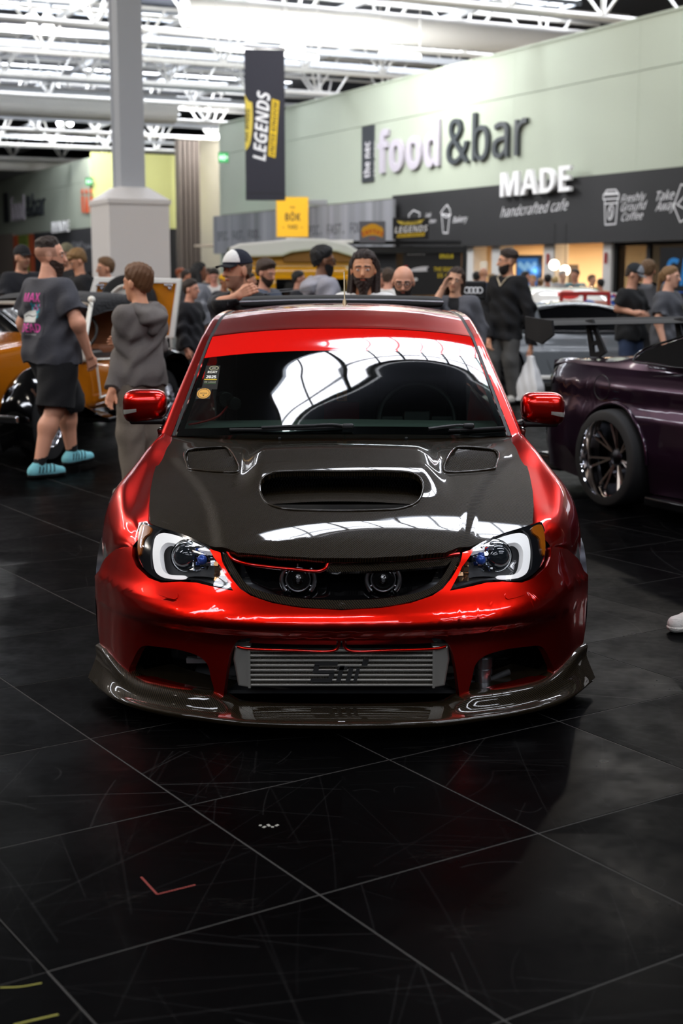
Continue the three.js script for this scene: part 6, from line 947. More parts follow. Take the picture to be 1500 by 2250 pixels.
  const toH = (x, y, z) => [e[0] * x + e[4] * y + e[8] * z + e[12], e[1] * x + e[5] * y + e[9] * z + e[13], e[2] * x + e[6] * y + e[10] * z + e[14]];
  const hs = o.hs ?? 1;
  const skull = (x, y, z) => { let d = ell(x, y, z, [0, 0.035, -0.012], [0.077, 0.085, 0.097]); return smin(d, ell(x, y, z, [0, -0.04, 0.018], [0.058, 0.078, 0.068]), 0.035); };
  const headF = (x, y, z) => {
    const ax = Math.abs(x); let d = skull(x, y, z);
    d = smin(d, capD([0, 0.015, 0.082, 0, -0.028, 0.104, 0.009, 0.0135], x, y, z), 0.014); d = smin(d, capD([0, -0.098, 0.05, 0, -0.1, 0.055, 0.02, 0.018], x, y, z), 0.03);
    d = smin(d, capD([0.012, 0.026, 0.082, 0.045, 0.024, 0.07, 0.01, 0.008], ax, y, z), 0.014); d = Math.max(d, -(Math.hypot(ax - 0.031, y - 0.004, z - 0.098) - 0.013)); d = smin(d, Math.hypot(ax - 0.031, y - 0.005, z - 0.074) - 0.0125, 0.003);
    d = smin(d, ell(ax, y, z, [0.079, -0.006, -0.008], [0.011, 0.032, 0.02]), 0.012); d = smin(d, capD([0.0, -0.058, 0.083, 0.02, -0.058, 0.075, 0.0075, 0.005], ax, y, z), 0.006);
    return d;
  };
  const iris = lin(o.eyes ?? 0x3a2a1c), browC = lin(o.brow ?? o.hair?.color ?? 0x3a2a1c), stub = o.stubble ? lin(o.stubble) : null;
  const headCol = (x, y, z) => { const [a, b, c] = toH(x, y, z), ax = Math.abs(a) / hs, by = b / hs, cz = c / hs; if (cz > 0.05) { const r = Math.hypot(ax - 0.031, by - 0.005); if (r < 0.0055) return iris; if (r < 0.0105 && Math.abs(by - 0.005) < 0.006) return [0.6, 0.56, 0.53]; if (Math.abs(by + 0.058) < 0.007 && ax < 0.024) return [skin[0] * 0.75, skin[1] * 0.45, skin[2] * 0.45]; if (ax > 0.012 && ax < 0.05 && Math.abs(by - 0.029 + ax * 0.06) < 0.005) return browC; } if (stub && by < -0.035 && cz > -0.02) return stub.map((v, i) => lerp(skin[i], v, 0.55)); if (o.fade && by > 0.0 && cz < 0.05 - by * 0.2 && by < 0.08) { const f = lin(o.fade); return f.map((v, i) => lerp(skin[i], v, 0.45)); } return skin; };
  const inH = (f) => (x, y, z) => { const [a, b, c] = toH(x, y, z); return f(a / hs, b / hs, c / hs) * hs; };
  const hb = 0.15 * hs, hl = [J.hd[0] - hb, J.hd[1] - hb, J.hd[2] - hb], hh = [J.hd[0] + hb, J.hd[1] + hb, J.hd[2] + hb];
  geos.push(nets((x, y, z) => smin(inH(headF)(x, y, z), capD(neck, x, y, z), 0.02), hl, hh, ch, headCol));
  const body = mergeGeometries(geos.map((q) => { q = q.toNonIndexed(); return q; })); part('body', body, skinM, g);
  // hair, beard, caps
  const hc = o.hair;
  if (hc) {
    const t = hc.t ?? 0.012, top = hc.top ?? 0.008, wav = hc.wave ?? 0.0015, cutF = hc.cut ?? 0;
    let f = (x, y, z) => { const cut = Math.max((y - 0.078 + cutF) * -0.8 + (z - 0.088) * 0.6, hc.above !== undefined ? hc.above - y : -9) + 0.003 * Math.sin(x * 170 + y * 50), tp = sstep(-0.004, 0.05, -cut), th = 0.003 + (t - 0.003) * tp; let d = ell(x, y, z, [0, 0.035, -0.012], [0.077, 0.085, 0.097]) - th - top * sstep(0.02, 0.12, y) * tp; d = smin(d, ell(x, y, z, [0, -0.03, -0.04], [0.06, 0.06, 0.055]) - th, 0.02); d -= (wav + 0.0015) * tp * (Math.sin(x * 130 + z * 40 + y * 25) * Math.sin(z * 110 + y * 60)); return Math.max(d, cut); };
    if (hc.fringe) { const f0 = f; f = (x, y, z) => smin(f0(x, y, z), ell(x, y, z, [0, 0.075, 0.078], [0.06, 0.022, 0.03]), 0.015); }
    if (hc.long) { const f0 = f, L = hc.long; f = (x, y, z) => { const ax = Math.abs(x); let d = smin(f0(x, y, z), capD([0.07, 0.02, -0.03, 0.085, -L, 0.0, 0.032, 0.03], ax, y, z), 0.03); d = smin(d, capD([0.0, 0.0, -0.07, 0, -L, -0.085, 0.06, 0.05], x, y, z), 0.04); d -= 0.005 * Math.sin(x * 160 + z * 70) ; return Math.max(d, -Math.max(ax - 0.06, 0.02 - z, y - 0.078)); }; }
    if (hc.tail) { const f0 = f; f = (x, y, z) => smin(f0(x, y, z), capD([0, 0.03, -0.12, 0, -0.16, -0.15, 0.03, 0.018], x, y, z), 0.02); }
    const ext = hc.long ? hc.long + 0.05 : hc.tail ? 0.2 : 0; part('hair', nets(inH(f), [hl[0] - 0.03, hl[1] - ext, hl[2] - 0.06], [hh[0] + 0.03, hh[1] + 0.03, hh[2] + 0.06], Math.max(ch, 0.006), null), hairMat(hc.color), g);
  }
  if (o.beard) { const bl = o.beard.len ?? 0.01; part('beard', nets(inH((x, y, z) => { let d = skull(x, y, z) - 0.008; d = smin(d, capD([0, -0.09, 0.05, 0, -0.1 - bl, 0.05, 0.032, 0.028], x, y, z), 0.03) - 0.002 * Math.sin(x * 200) * Math.sin(y * 180 + z * 90); const upper = y + 0.047 - 0.8 * Math.max(0, Math.abs(x) - 0.044); let m = Math.max(d, upper, -0.0 - (z + 0.005)); return Math.max(m, -capD([-0.016, -0.06, 0.09, 0.016, -0.06, 0.09, 0.008, 0.008], x, y, z)); }), [hl[0], hl[1] - bl - 0.05, hl[2]], hh, Math.max(ch, 0.005)), hairMat(o.beard.color), g); }
  const headPart = (name, geo, m, label) => { geo.scale(hs, hs, hs); geo.applyMatrix4(HM); return part(name, geo, m, g, label); };
  if (o.cap) {
    const c = o.cap, cap = part('cap', nets(inH((x, y, z) => Math.max(ell(x, y, z, [0, 0.04, -0.012], [0.083, 0.1, 0.103]) - 0.006, 0.045 - y - (z - 0.0) * 0.1)), [hl[0], hl[1], hl[2]], [hh[0], hh[1] + 0.03, hh[2]], ch), cloth(c.color), g, c.label);
    if (!c.beanie) { const back = c.back ? -1 : 1; const vg = grid((a, b) => { const t = (a - 0.5) * 2; return V(t * 0.078, 0.05 - 0.018 * b - 0.012 * t * t * 1.0, back * (0.075 + (0.085 * b) * (1 - 0.25 * t * t) - 0.03 * t * t)); }, 12, 6), v2 = vg.clone().translate(0, -0.005, 0); const vis = join([vg, v2]); vis.scale(hs, hs, hs).applyMatrix4(HM); part('peak', vis, cloth(c.peak ?? c.color), cap); }
    if (c.front) { const fg = nets(inH((x, y, z) => Math.max(ell(x, y, z, [0, 0.04, -0.012], [0.083, 0.1, 0.103]) - 0.0085, 0.055 - y, 0.03 - z)), hl, [hh[0], hh[1] + 0.03, hh[2]], ch); part('front_panel', fg, cloth(c.front), cap); }
  }
  if (o.glasses) headPart('glasses', join([torus(0.021, 0.0022, 0.032, 0.003, 0.1, 0, 0.1), torus(0.021, 0.0022, -0.032, 0.003, 0.1, 0, -0.1), bar([-0.012, 0.006, 0.102], [0.012, 0.006, 0.102], 0.002), bar([0.052, 0.008, 0.096], [0.082, 0.006, 0.0], 0.002), bar([-0.052, 0.008, 0.096], [-0.082, 0.006, 0.0], 0.002)]), M.black);
  // clothes
  const wrk = (k) => (x, y, z) => k * (Math.sin(y * 34 + x * 23 + Math.sin(z * 21 + x * 12) * 1.8) * 0.45 + Math.sin(y * 19 - z * 31 + x * 27 + Math.sin(y * 11) * 2) * 0.55) * sstep(1.46, 1.3, y);
  const T = o.top ?? {}, off = T.off ?? 0.016, w1 = wrk(0.007 + off * 0.22), hem = T.hem ?? 0.86;
  const sleeve = (n) => { const [u, f] = arm(n), fr = T.sleeve === 'short' ? 0.72 : 1; if (fr < 1) { const q = add3(u.slice(0, 3), sub3(u.slice(3, 6), u.slice(0, 3)), fr); return [[u[0], u[1], u[2], ...q, u[6] + 0.008, u[6] + 0.016]]; } const q = add3(f.slice(0, 3), sub3(f.slice(3, 6), f.slice(0, 3)), 0.97); return [u, [f[0], f[1], f[2], ...q, f[6], f[7] + 0.006]]; };
  const tc = [...torso.map((c) => c.slice()), ...sleeve('L'), ...sleeve('R')];
  const cuts = []; for (const n of ['L', 'R']) { const s = sleeve(n), l = s[s.length - 1], d = nrm3(sub3(l.slice(3, 6), l.slice(0, 3))); cuts.push([l.slice(3, 6), d]); }
  const bodyCaps = [...torso, [-0.062, hem, 0, 0.062, hem, 0, 0.108 + fat * 0.8, 0.108 + fat * 0.8]];
  const shirtF = (() => { const tf = capsField(bodyCaps, 0.07, off), sl = ['L', 'R'].map((n, i) => { const f = capsField(sleeve(n), 0.03, off * 0.9), [q, d] = cuts[i]; return (x, y, z) => { const along = (x - q[0]) * d[0] + (y - q[1]) * d[1] + (z - q[2]) * d[2]; const v = f(x, y, z); return Math.abs(along) < 0.2 && v < 0.15 ? Math.max(v, along) : v; }; }); return (x, y, z) => { let d = Math.max(tf(x, y, z), hem - y); d = smin(d, smin(sl[0](x, y, z), sl[1](x, y, z), 0.01), 0.035) - w1(x, y, z); return Math.max(d, y - 1.475 + Math.abs(z + 0.02) * 0.15, -(Math.hypot(x, y - 1.5, z - 0.02) - 0.075)); }; })();
  const [sl, sh] = boundsOf([...bodyCaps, ...tc], 0.1);
  const shirt = part(T.name ?? 'shirt', nets(shirtF, sl, sh, cb * 0.9), cloth(T.color ?? 0x333333), g, T.label);
  if (T.hood) part('hood', nets((x, y, z) => { let d = capD([-0.1, 1.43, -0.07, 0.1, 1.43, -0.07, 0.06, 0.06], x, y, z); d = smin(d, capD([-0.075, 1.37, -0.15, 0.075, 1.37, -0.15, 0.06, 0.06], x, y, z), 0.06); d = smin(d, capD([0, 1.36, -0.15, 0, 1.27, -0.15, 0.06, 0.04], x, y, z), 0.06); d = smin(d, capD([0.07, 1.46, -0.01, 0.06, 1.42, 0.06, 0.035, 0.02], Math.abs(x), y, z), 0.03); return Math.max(d, -(Math.hypot(x * 0.9, y - 1.53, z + 0.03) - 0.085)) - 0.004 * Math.sin(y * 70 + x * 20); }, [-0.24, 1.18, -0.27], [0.24, 1.56, 0.14], cb * 0.8), cloth(T.color), shirt);
  if (T.open) { const inner = part('undershirt', nets((x, y, z) => Math.max(capsField(bodyCaps, 0.07, off + 0.004)(x, y, z), hem + 0.02 - y, Math.abs(x) - 0.055 - (1.45 - y) * 0.08, -z, y - 1.45), sl, sh, cb), cloth(T.open), shirt); }
  const Bt = o.bottom ?? {}, boff = Bt.off ?? 0.018, shorts = Bt.type === 'shorts', w2 = wrk(0.005);
  const lc = shorts ? ['L', 'R'].map((n) => { const k = J['kn' + n], h0 = J['hp' + n], q = add3(h0, sub3(k, h0), 0.96); return [...h0, ...q, 0.1 + fat * 0.3, 0.098 + fat * 0.2]; }) : ['L', 'R'].flatMap((n) => { const k = J['kn' + n], a = J['an' + n]; return [[...J['hp' + n], ...k, 0.09 + fat * 0.3, 0.07 + fat * 0.15], [...k, ...add3(a, [0, -0.03, -0.005]), 0.072 + fat * 0.15, 0.06]]; });
  const pc = [[-0.06, 0.97, -0.005, 0.06, 0.97, -0.005, 0.108 + fat * 0.8, 0.108 + fat * 0.8], ...lc], pf = capsField(pc, 0.04, boff);
  const pcut = (x, y, z) => { let m = y - Math.min(1.02, hem + 0.018); if (shorts) for (const c of lc) { const d = nrm3(sub3(c.slice(3, 6), c.slice(0, 3))), al = (x - c[3]) * d[0] + (y - c[4]) * d[1] + (z - c[5]) * d[2]; if (Math.hypot(x - c[3], z - c[5]) < 0.17 && Math.sign(c[0]) === Math.sign(x) || Math.abs(x) < 0.0) m = Math.max(m, al); } return m; };
  const [pl, ph] = boundsOf(pc, 0.1);
  part(shorts ? 'shorts' : 'trousers', nets((x, y, z) => Math.max(pf(x, y, z) - w2(x, y, z), pcut(x, y, z)), pl, ph, cb), cloth(Bt.color ?? 0x22242a), g);
  for (const [n, s] of [['L', 1], ['R', -1]]) {   // shoes, socks
    const a = J['an' + n], k = J['kn' + n], ft = rad((P['toe' + n] ?? 0)), base = Math.max(0, a[1] - 0.095), fd = [Math.sin(s * 0.12), Math.cos(s * 0.12)], lift = Math.sin(ft);
    const heel = [a[0] - fd[0] * 0.05, base + 0.048, a[2] - fd[1] * 0.04], ball_ = [a[0] + fd[0] * 0.1, base + 0.045 + 0.1 * lift, a[2] + fd[1] * 0.1], toe = [a[0] + fd[0] * 0.18, base + 0.038 + 0.18 * lift, a[2] + fd[1] * 0.18];
    const sc2 = [[...heel, ...ball_, 0.045, 0.046], [...ball_, ...toe, 0.046, 0.036], [...heel, a[0], a[1] + 0.02, a[2] + 0.01, 0.044, 0.044]], f = capsField(sc2, 0.03), [q0, q1] = boundsOf(sc2, 0.02), sl2 = lift, flo = (y, z) => base + 0.012 + Math.max(0, (z - a[2]) * sl2) - y;
    const shoe = part('shoe', nets((x, y, z) => Math.max(f(x, y, z), flo(y, z), y - a[1] - 0.02), q0, q1, lod === 2 ? 0.014 : 0.009), cloth(o.shoes ?? 0x1a1a1c), g, o.shoeLabel);
    part('sole', nets((x, y, z) => Math.max(f(x, y, z) - 0.006, y - base - 0.03 - Math.max(0, (z - a[2]) * sl2), flo(y, z) - 0.012), [q0[0], base - 0.02, q0[2]], q1, lod === 2 ? 0.014 : 0.009), cloth(o.soles ?? 0x2a2a2c), shoe);
    if (o.stripes) { const pr = []; for (let i = 0; i < 5; i++) { const zz = a[2] + fd[1] * (0.0 + i * 0.03), xx = a[0] + fd[0] * (i * 0.03), pts = []; for (let j = 0; j <= 8; j++) { const th = lerp(0.25, PI - 0.25, j / 8); let q = [xx + Math.cos(th) * 0.13, base + 0.03 + Math.sin(th) * 0.13, zz - Math.abs(Math.cos(th)) * 0.03]; for (let k2 = 0; k2 < 40; k2++) { const dd = f(...q); if (dd < 0.001) break; q = [q[0] - Math.cos(th) * dd * 0.8, q[1] - Math.sin(th) * dd * 0.8, q[2]]; } if (q[1] < a[1] + 0.01) pts.push(q); } if (pts.length > 2) pr.push(tube(pts, 0.0045, 16, 5)); } if (pr.length) part('shoe_stripes', pr, cloth(o.stripes), shoe); }
    if (o.socks) part('sock', nets((x, y, z) => Math.max(capD([...add3(a, sub3(k, a), 0.3), ...a, 0.05, 0.044], x, y, z), y - a[1] - 0.07), [a[0] - 0.12, a[1] - 0.03, a[2] - 0.12], [a[0] + 0.12, a[1] + 0.12, a[2] + 0.12], 0.01), cloth(o.socks), g);
  }
  o.extra?.({ g, loc, J, shirtF, HM, shirt, headPart, sc });
  return g;
}
// thin sheet laid on a garment: centre and half sizes in the person's frame, seen along dir
function printOn(field, shirt, c, ux, w, h, dirv, m, name, label) {
  const n = nrm3(dirv), u = nrm3(ux), v = cross3(n, u);
  part(name, grid((a, b) => { let p = add3(add3(c, u, (a - 0.5) * w), v, (b - 0.5) * h); p = add3(p, n, 0.3); for (let i = 0; i < 60; i++) { const d = field(...p); if (d < 0.001) break; p = add3(p, n, -Math.min(d * 0.7, 0.02)); } return V(...add3(p, n, 0.003)); }, 24, 24), m, shirt, label);
}
const straps = (col) => ({ g, shirtF }) => { for (const s of [1, -1]) { const pts = []; for (let i = 0; i <= 12; i++) { const t = i / 12, y = lerp(1.49, 1.05, t), x = s * lerp(0.1, 0.13, t); let z = 0.3; for (let k = 0; k < 60; k++) { const d = shirtF(x, y, z); if (d < 0.002) break; z -= Math.min(0.02, d * 0.7); } pts.push([x, y, z]); } part('backpack_strap', grid((a, b) => { const i = b * 12, k = Math.min(11, Math.floor(i)), p = add3(pts[k], sub3(pts[k + 1], pts[k]), i - k); return V(p[0] + (a - 0.5) * 0.06, p[1], p[2] + 0.012 - Math.abs(a - 0.5) * 0.01); }, 4, 24), cloth(col), g); } part('backpack', rbox(0.3, 0.42, 0.16, 0.06, 0, 1.25, -0.2), cloth(col), g); };
// --- man walking past the vintage car
person({ head: [106, 526], d: 11.1, yaw: 136, lod: 0, fat: 0.045, skin: 0xc98f74, label: 'bearded man in grey printed t-shirt and black shorts walking past the vintage car', hs: 1.06, hyaw: -38, hair: { color: 0x2c1d14, t: 0.006, top: 0.016, cut: -0.03, above: 0.062 }, fade: 0x5a4436, beard: { color: 0x3a2417, len: 0.03 },
  top: { color: 0x46464c, sleeve: 'short', off: 0.026, hem: 0.84 }, bottom: { color: 0x101013, type: 'shorts', off: 0.035 }, shoes: 0x7cc3cc, soles: 0x141416, socks: 0x101012, stripes: 0x15181a,
  pose: { knL: [0.1, 0.51, 0.2], anL: [0.1, 0.13, 0.22], knR: [-0.1, 0.5, -0.06], anR: [-0.1, 0.095, -0.22], toeL: 4, elR: [-0.31, 1.14, 0.02], wrR: [-0.27, 0.9, 0.14], elL: [0.3, 1.13, -0.04], wrL: [0.3, 0.9, 0.02], curlR: 0.7 },
  extra: ({ g, shirt, shirtF }) => {
    const t = canvasTex(512, 640, (c, w, h) => { c.fillStyle = '#46464c'; c.fillRect(0, 0, w, h); c.fillStyle = '#e04ea6'; c.font = 'bold 170px sans-serif'; c.textAlign = 'center'; c.fillText('MAX', 256, 140, 430); c.fillText('DEAD', 256, 560, 420); c.fillStyle = '#c8c8c8'; c.font = 'bold 26px sans-serif'; c.fillText('A WISE MAN ONCE', 256, 600, 400); const cols = ['#2fa3b0', '#3fb6c0', '#c04a9c', '#1f7f90']; const r = rng(9); for (let i = 0; i < 60; i++) { c.fillStyle = cols[i % 4]; c.beginPath(); c.ellipse(250 + r() * 190, 180 + r() * 190, 6 + r() * 16, 10 + r() * 26, r() * 3, 0, 7); c.fill(); } c.fillStyle = '#d9d9d6'; c.beginPath(); c.moveTo(40, 330); c.lineTo(170, 270); c.lineTo(330, 250); c.lineTo(400, 330); c.lineTo(390, 420); c.lineTo(60, 420); c.fill(); c.strokeStyle = '#222'; c.lineWidth = 12; c.beginPath(); c.moveTo(90, 350); c.bezierCurveTo(200, 290, 260, 380, 380, 320); c.stroke(); });
    printOn(shirtF, shirt, [0.0, 1.2, -0.1], [-1, 0, 0], 0.27, 0.34, [0.0, 0, -1], std(0xffffff, 0.9, 0, { map: t }), 'back_print', 'pink lettering and a pale picture on the back');
  } });
// --- boy in a grey hoodie
person({ head: [303, 586], d: 9.9, yaw: -128, lod: 0, skin: 0xc48a6a, label: 'boy in grey hoodie and grey joggers holding a phone beside the vintage car', hs: 1.1, hyaw: 10, hair: { color: 0x6a4526, t: 0.013, top: 0.012, cut: 0.01 }, top: { color: 0x6a6460, off: 0.03, hood: true, hem: 0.86, name: 'hoodie' }, bottom: { color: 0x73695d, off: 0.03 }, shoes: 0x8a8780,
  pose: { elL: [270, 780, 9.85], wrL: [247, 856, 9.75], elR: [-0.24, 1.14, 0.06], wrR: [276, 752, 10.25], curlL: 0.35, palmL: [0, 0, -1] },
  extra: ({ g, loc }) => { const p = loc(262, 738, 10.3); part('phone', rbox(0.075, 0.15, 0.01, 0.004, p[0], p[1], p[2], -0.3, 0.9, 0.6), M.blackGloss, g); } });
// --- man with a white fronted cap, hand at his mouth
person({ head: [522, 556], d: 10.0, yaw: -32, lod: 0, skin: 0xb98468, label: 'man in black sweatshirt and white fronted cap with a hand at his mouth', hs: 1.06, hyaw: -18, hair: { color: 0x6a5a4a, t: 0.005, top: 0 }, stubble: 0x5a4a40, cap: { color: 0x181c2a, front: 0xe8e6e2, peak: 0x10131c }, top: { color: 0x0f0f11, off: 0.024, name: 'sweatshirt' }, bottom: { color: 0x202228 },
  pose: { elR: [487, 668, 9.75], wrR: [522, 650, 9.72], curlR: 0.45, palmR: [0.3, 0.2, -0.9], elL: [0.27, 1.13, -0.02], wrL: [0.25, 0.9, 0.08] }, extra: straps(0x55565a) });
person({ head: [800, 556], d: 10.1, yaw: -8, lod: 0, skin: 0xb9825f, label: 'man in white t-shirt with long brown hair and a full beard', hs: 1.1, hyaw: 2, hair: { color: 0x2a1a12, t: 0.014, top: 0.004, long: 0.19 }, beard: { color: 0x2c1a10, len: 0.055 }, top: { color: 0xe2e0dc, sleeve: 'short' }, bottom: { color: 0x22252c } });
person({ head: [886, 586], d: 10.8, yaw: -4, lod: 0, skin: 0xc08a70, label: 'bald bearded man with glasses looking down behind the red car', hs: 1.06, hpitch: 14, beard: { color: 0x1c1410, len: 0.035 }, glasses: true, brow: 0x2a1c14, top: { color: 0x1b1b1e, sleeve: 'short' }, bottom: { color: 0x202228 } });
// --- tall man in a black jumper with a carrier bag
person({ head: [1116, 551], d: 17.3, yaw: -42, lod: 0, skin: 0xc08a6c, label: 'tall man in black jumper and grey jeans carrying a white carrier bag', hs: 1.08, hyaw: -38, hair: { color: 0x2e2017, t: 0.008, top: 0.017, above: 0.03 }, fade: 0x33261c, beard: { color: 0x1e140e, len: 0.008 }, top: { color: 0x0d0d10, off: 0.04, hem: 0.74, name: 'jumper' }, bottom: { color: 0x4b4a48, off: 0.02 }, shoes: 0xa7a49c,
  pose: { elR: [-0.29, 1.12, 0.0], wrR: [1073, 748, 17.2], elL: [0.29, 1.1, -0.02], wrL: [1166, 760, 17.15], knL: [0.1, 0.5, 0.06], curlL: 0.9, anR: [-0.12, 0.095, 0.08], knR: [-0.11, 0.5, 0.1] },
  extra: ({ g, loc, shirtF }) => {
    const top = loc(1166, 782, 17.1), f = (x, y, z) => { const q = [x - top[0], y - top[1], z - top[2]], t = clamp(-q[1] / 0.52, 0, 1), w = lerp(0.03, 0.13, sstep(0, 0.7, t)), dd = Math.max(Math.abs(q[0]) - w * (1 + 0.06 * Math.sin(q[1] * 30)), Math.abs(q[2]) - w * 0.5) - 0.015; return Math.max(dd, -0.52 - q[1], q[1]) + 0.004 * Math.sin(x * 60 + y * 20); };
    part('carrier_bag', nets(f, [top[0] - 0.22, top[1] - 0.56, top[2] - 0.15], [top[0] + 0.22, top[1] + 0.03, top[2] + 0.15], 0.012), phys(0xeeeeee, 0.5, 0, { transmission: 0.25, thickness: 0 }), g, 'white plastic carrier bag'); 
    const pts = []; for (let i = 0; i <= 10; i++) { const t = i / 10 * 2 - 1, x = t * 0.085, y = 1.47 - (1 - Math.abs(t)) * 0.12; let z = 0.3; for (let k = 0; k < 60; k++) { const d = shirtF(x, y, z); if (d < 0.004) break; z -= Math.min(0.02, d * 0.7); } pts.push([x, y, Math.max(z, 0.02) + 0.008]); } part('necklace', tube(pts, 0.008, 40, 6), std(0xb9aa90, 0.4, 0.4), g);
  } });
person({ head: [1001, 587], d: 13.3, yaw: -14, lod: 1, skin: 0xc49478, label: 'woman with long brown hair in a grey jacket raising a hand to her head', hs: 0.98, hroll: -12, hpitch: 8, hair: { color: 0x3a281c, t: 0.01, top: 0.002, long: 0.26 }, top: { color: 0x55555a, off: 0.03, open: 0x101012, name: 'jacket' }, bottom: { color: 0x18181b }, pose: { elR: [955, 668, 13.1], wrR: [972, 634, 13.1], palmR: [1, 0, 0.2], elL: [0.26, 1.13, -0.03] } });
person({ head: [708, 545], d: 14.5, yaw: 118, lod: 1, skin: 0x6a452f, label: 'man with short black hair and beard in a pale grey hoodie', hs: 1.06, hyaw: -14, hair: { color: 0x0e0b0a, t: 0.014, top: 0.016 }, beard: { color: 0x0e0a08, len: 0.03 }, glasses: true, top: { color: 0x98969e, off: 0.034, hood: true, name: 'hoodie' }, bottom: { color: 0x202228 } });
person({ head: [582, 573], d: 14, yaw: 55, lod: 1, skin: 0xb9826a, label: 'brown haired bearded man in a blue grey t-shirt beside the yellow camper', hair: { color: 0x3d2a1c, t: 0.014, top: 0.016 }, hpitch: 15, beard: { color: 0x3a2618, len: 0.006 }, top: { color: 0x4b5261, sleeve: 'short' }, bottom: { color: 0x2a2c32 } });
person({ head: [437, 578], d: 19.5, yaw: 100, lod: 1, skin: 0x7a4e38, label: 'woman with long black hair in a loose grey sweatshirt', hair: { color: 0x0d0c0e, t: 0.012, top: 0.004, long: 0.3 }, top: { color: 0x83848a, off: 0.05, hem: 0.82, name: 'sweatshirt' }, bottom: { color: 0x1b1c22 } });
person({ head: [418, 640], d: 15.6, h: 1.5, yaw: 70, lod: 1, skin: 0xb9826a, label: 'crouching visitor in dark jacket and grey trousers behind the orange lid', hair: { color: 0x2a1d14, t: 0.012 }, top: { color: 0x1a1a1e, off: 0.04, name: 'jacket' }, bottom: { color: 0x4c4d50, off: 0.03 } });
person({ head: [47, 541], d: 17, yaw: 48, lod: 1, skin: 0xb9866c, label: 'man in black t-shirt and black cap behind the vintage car', hair: { color: 0x2c1e16, t: 0.006 }, stubble: 0x4a382c, cap: { color: 0x101014 }, top: { color: 0x14151c, sleeve: 'short', off: 0.024 }, fat: 0.03, bottom: { color: 0x1c1d22 }, pose: { elR: [-0.27, 1.13, 0.04], wrR: [-0.12, 0.98, 0.24], elL: [0.28, 1.13, 0.04] } });
person({ head: [146, 537], d: 18.6, yaw: -20, lod: 1, skin: 0xb9866c, label: 'man in olive beanie and black t-shirt behind the bearded man', cap: { color: 0x6b6650, beanie: true }, hair: { color: 0x2c1e16, t: 0.005 }, top: { color: 0x101013, sleeve: 'short', off: 0.024 }, bottom: { color: 0x1c1d22 }, extra: ({ shirt, shirtF }) => printOn(shirtF, shirt, [0.03, 1.3, 0.1], [1, 0, 0], 0.11, 0.1, [0, 0, 1], std(0xffffff, 0.9, 0, { map: canvasTex(64, 64, (c) => { c.fillStyle = '#101013'; c.fillRect(0, 0, 64, 64); c.fillStyle = '#d6d6da'; c.fillRect(6, 10, 52, 16); c.fillRect(8, 34, 30, 6); c.fillRect(12, 46, 34, 5); }) }), 'chest_print') });
person({ head: [172, 550], d: 17.2, yaw: -62, lod: 1, skin: 0xba8468, label: 'fair haired young man in black hoodie bending his head', hpitch: 26, hair: { color: 0x86643a, t: 0.014, top: 0.016, fringe: true }, top: { color: 0x111114, off: 0.03, hood: true, name: 'hoodie' }, bottom: { color: 0x1c1d22 } });
person({ head: [232, 568], d: 17.4, yaw: -58, lod: 1, skin: 0xb98468, label: 'fair haired boy with a pink lanyard beside the column', hair: { color: 0x6e4f30, t: 0.016, top: 0.012 }, top: { color: 0x1b1c20, sleeve: 'short' }, bottom: { color: 0x1c1d22 }, extra: ({ g }) => part('lanyard', tube([[0.07, 1.5, -0.05], [0.075, 1.46, 0.07], [0.03, 1.25, 0.14], [0, 1.18, 0.15], [-0.03, 1.25, 0.14], [-0.075, 1.46, 0.07], [-0.07, 1.5, -0.05]], 0.008, 30, 5), std(0xd8607a, 0.7), g) });
person({ head: [470, 591], d: 23, yaw: 5, lod: 1, skin: 0xb98070, label: 'dark haired visitor in white shirt looking down near the camper', hpitch: 20, hair: { color: 0x20160f, t: 0.012, top: 0.012 }, top: { color: 0xdad6d2, sleeve: 'short' }, bottom: { color: 0x22242a } });
person({ head: [492, 603], d: 22, yaw: 40, lod: 1, skin: 0x8d5d44, label: 'visitor in a yellow cap near the camper', cap: { color: 0xd8a21a }, hair: { color: 0x15100c, t: 0.008 }, top: { color: 0x2c2d33, sleeve: 'short' }, bottom: { color: 0x22242a } });
person({ head: [853, 590], d: 18.2, yaw: 150, lod: 1, skin: 0xb9826a, label: 'short haired man in a white t-shirt turned away by the black stand', hair: { color: 0x4b3a2c, t: 0.008, top: 0.01 }, top: { color: 0xd6d4d0, sleeve: 'short' }, bottom: { color: 0x22242a } });
person({ head: [837, 592], d: 21, yaw: 20, lod: 1, skin: 0xa8745e, label: 'visitor with dark clothes beside the man in white by the stand', hair: { color: 0x2a1e16, t: 0.008 }, top: { color: 0x2e3036 }, bottom: { color: 0x22242a } });
person({ head: [1391, 581], d: 16.2, yaw: 52, lod: 1, skin: 0xb08068, label: 'man in black t-shirt and two tone cap looking at his hands', hpitch: 22, hyaw: 12, hair: { color: 0x2a1d15, t: 0.006 }, cap: { color: 0x1c2024, peak: 0x77797c, front: 0x8a8c90 }, top: { color: 0x101113, sleeve: 'short', off: 0.026 }, fat: 0.02, bottom: { color: 0x2c3a55 }, pose: { elR: [1358, 678, 16.1], wrR: [1398, 690, 15.95], elL: [0.26, 1.13, 0.05], wrL: [1404, 686, 16.0] } });
person({ head: [1424, 573], d: 17.6, yaw: 165, lod: 1, skin: 0xb9826a, label: 'fair haired visitor in grey t-shirt wearing a grey backpack', hair: { color: 0x6a4f34, t: 0.014, top: 0.012 }, top: { color: 0x55534f, sleeve: 'short' }, bottom: { color: 0x121215, type: 'shorts' }, extra: straps(0x5f5f63) });
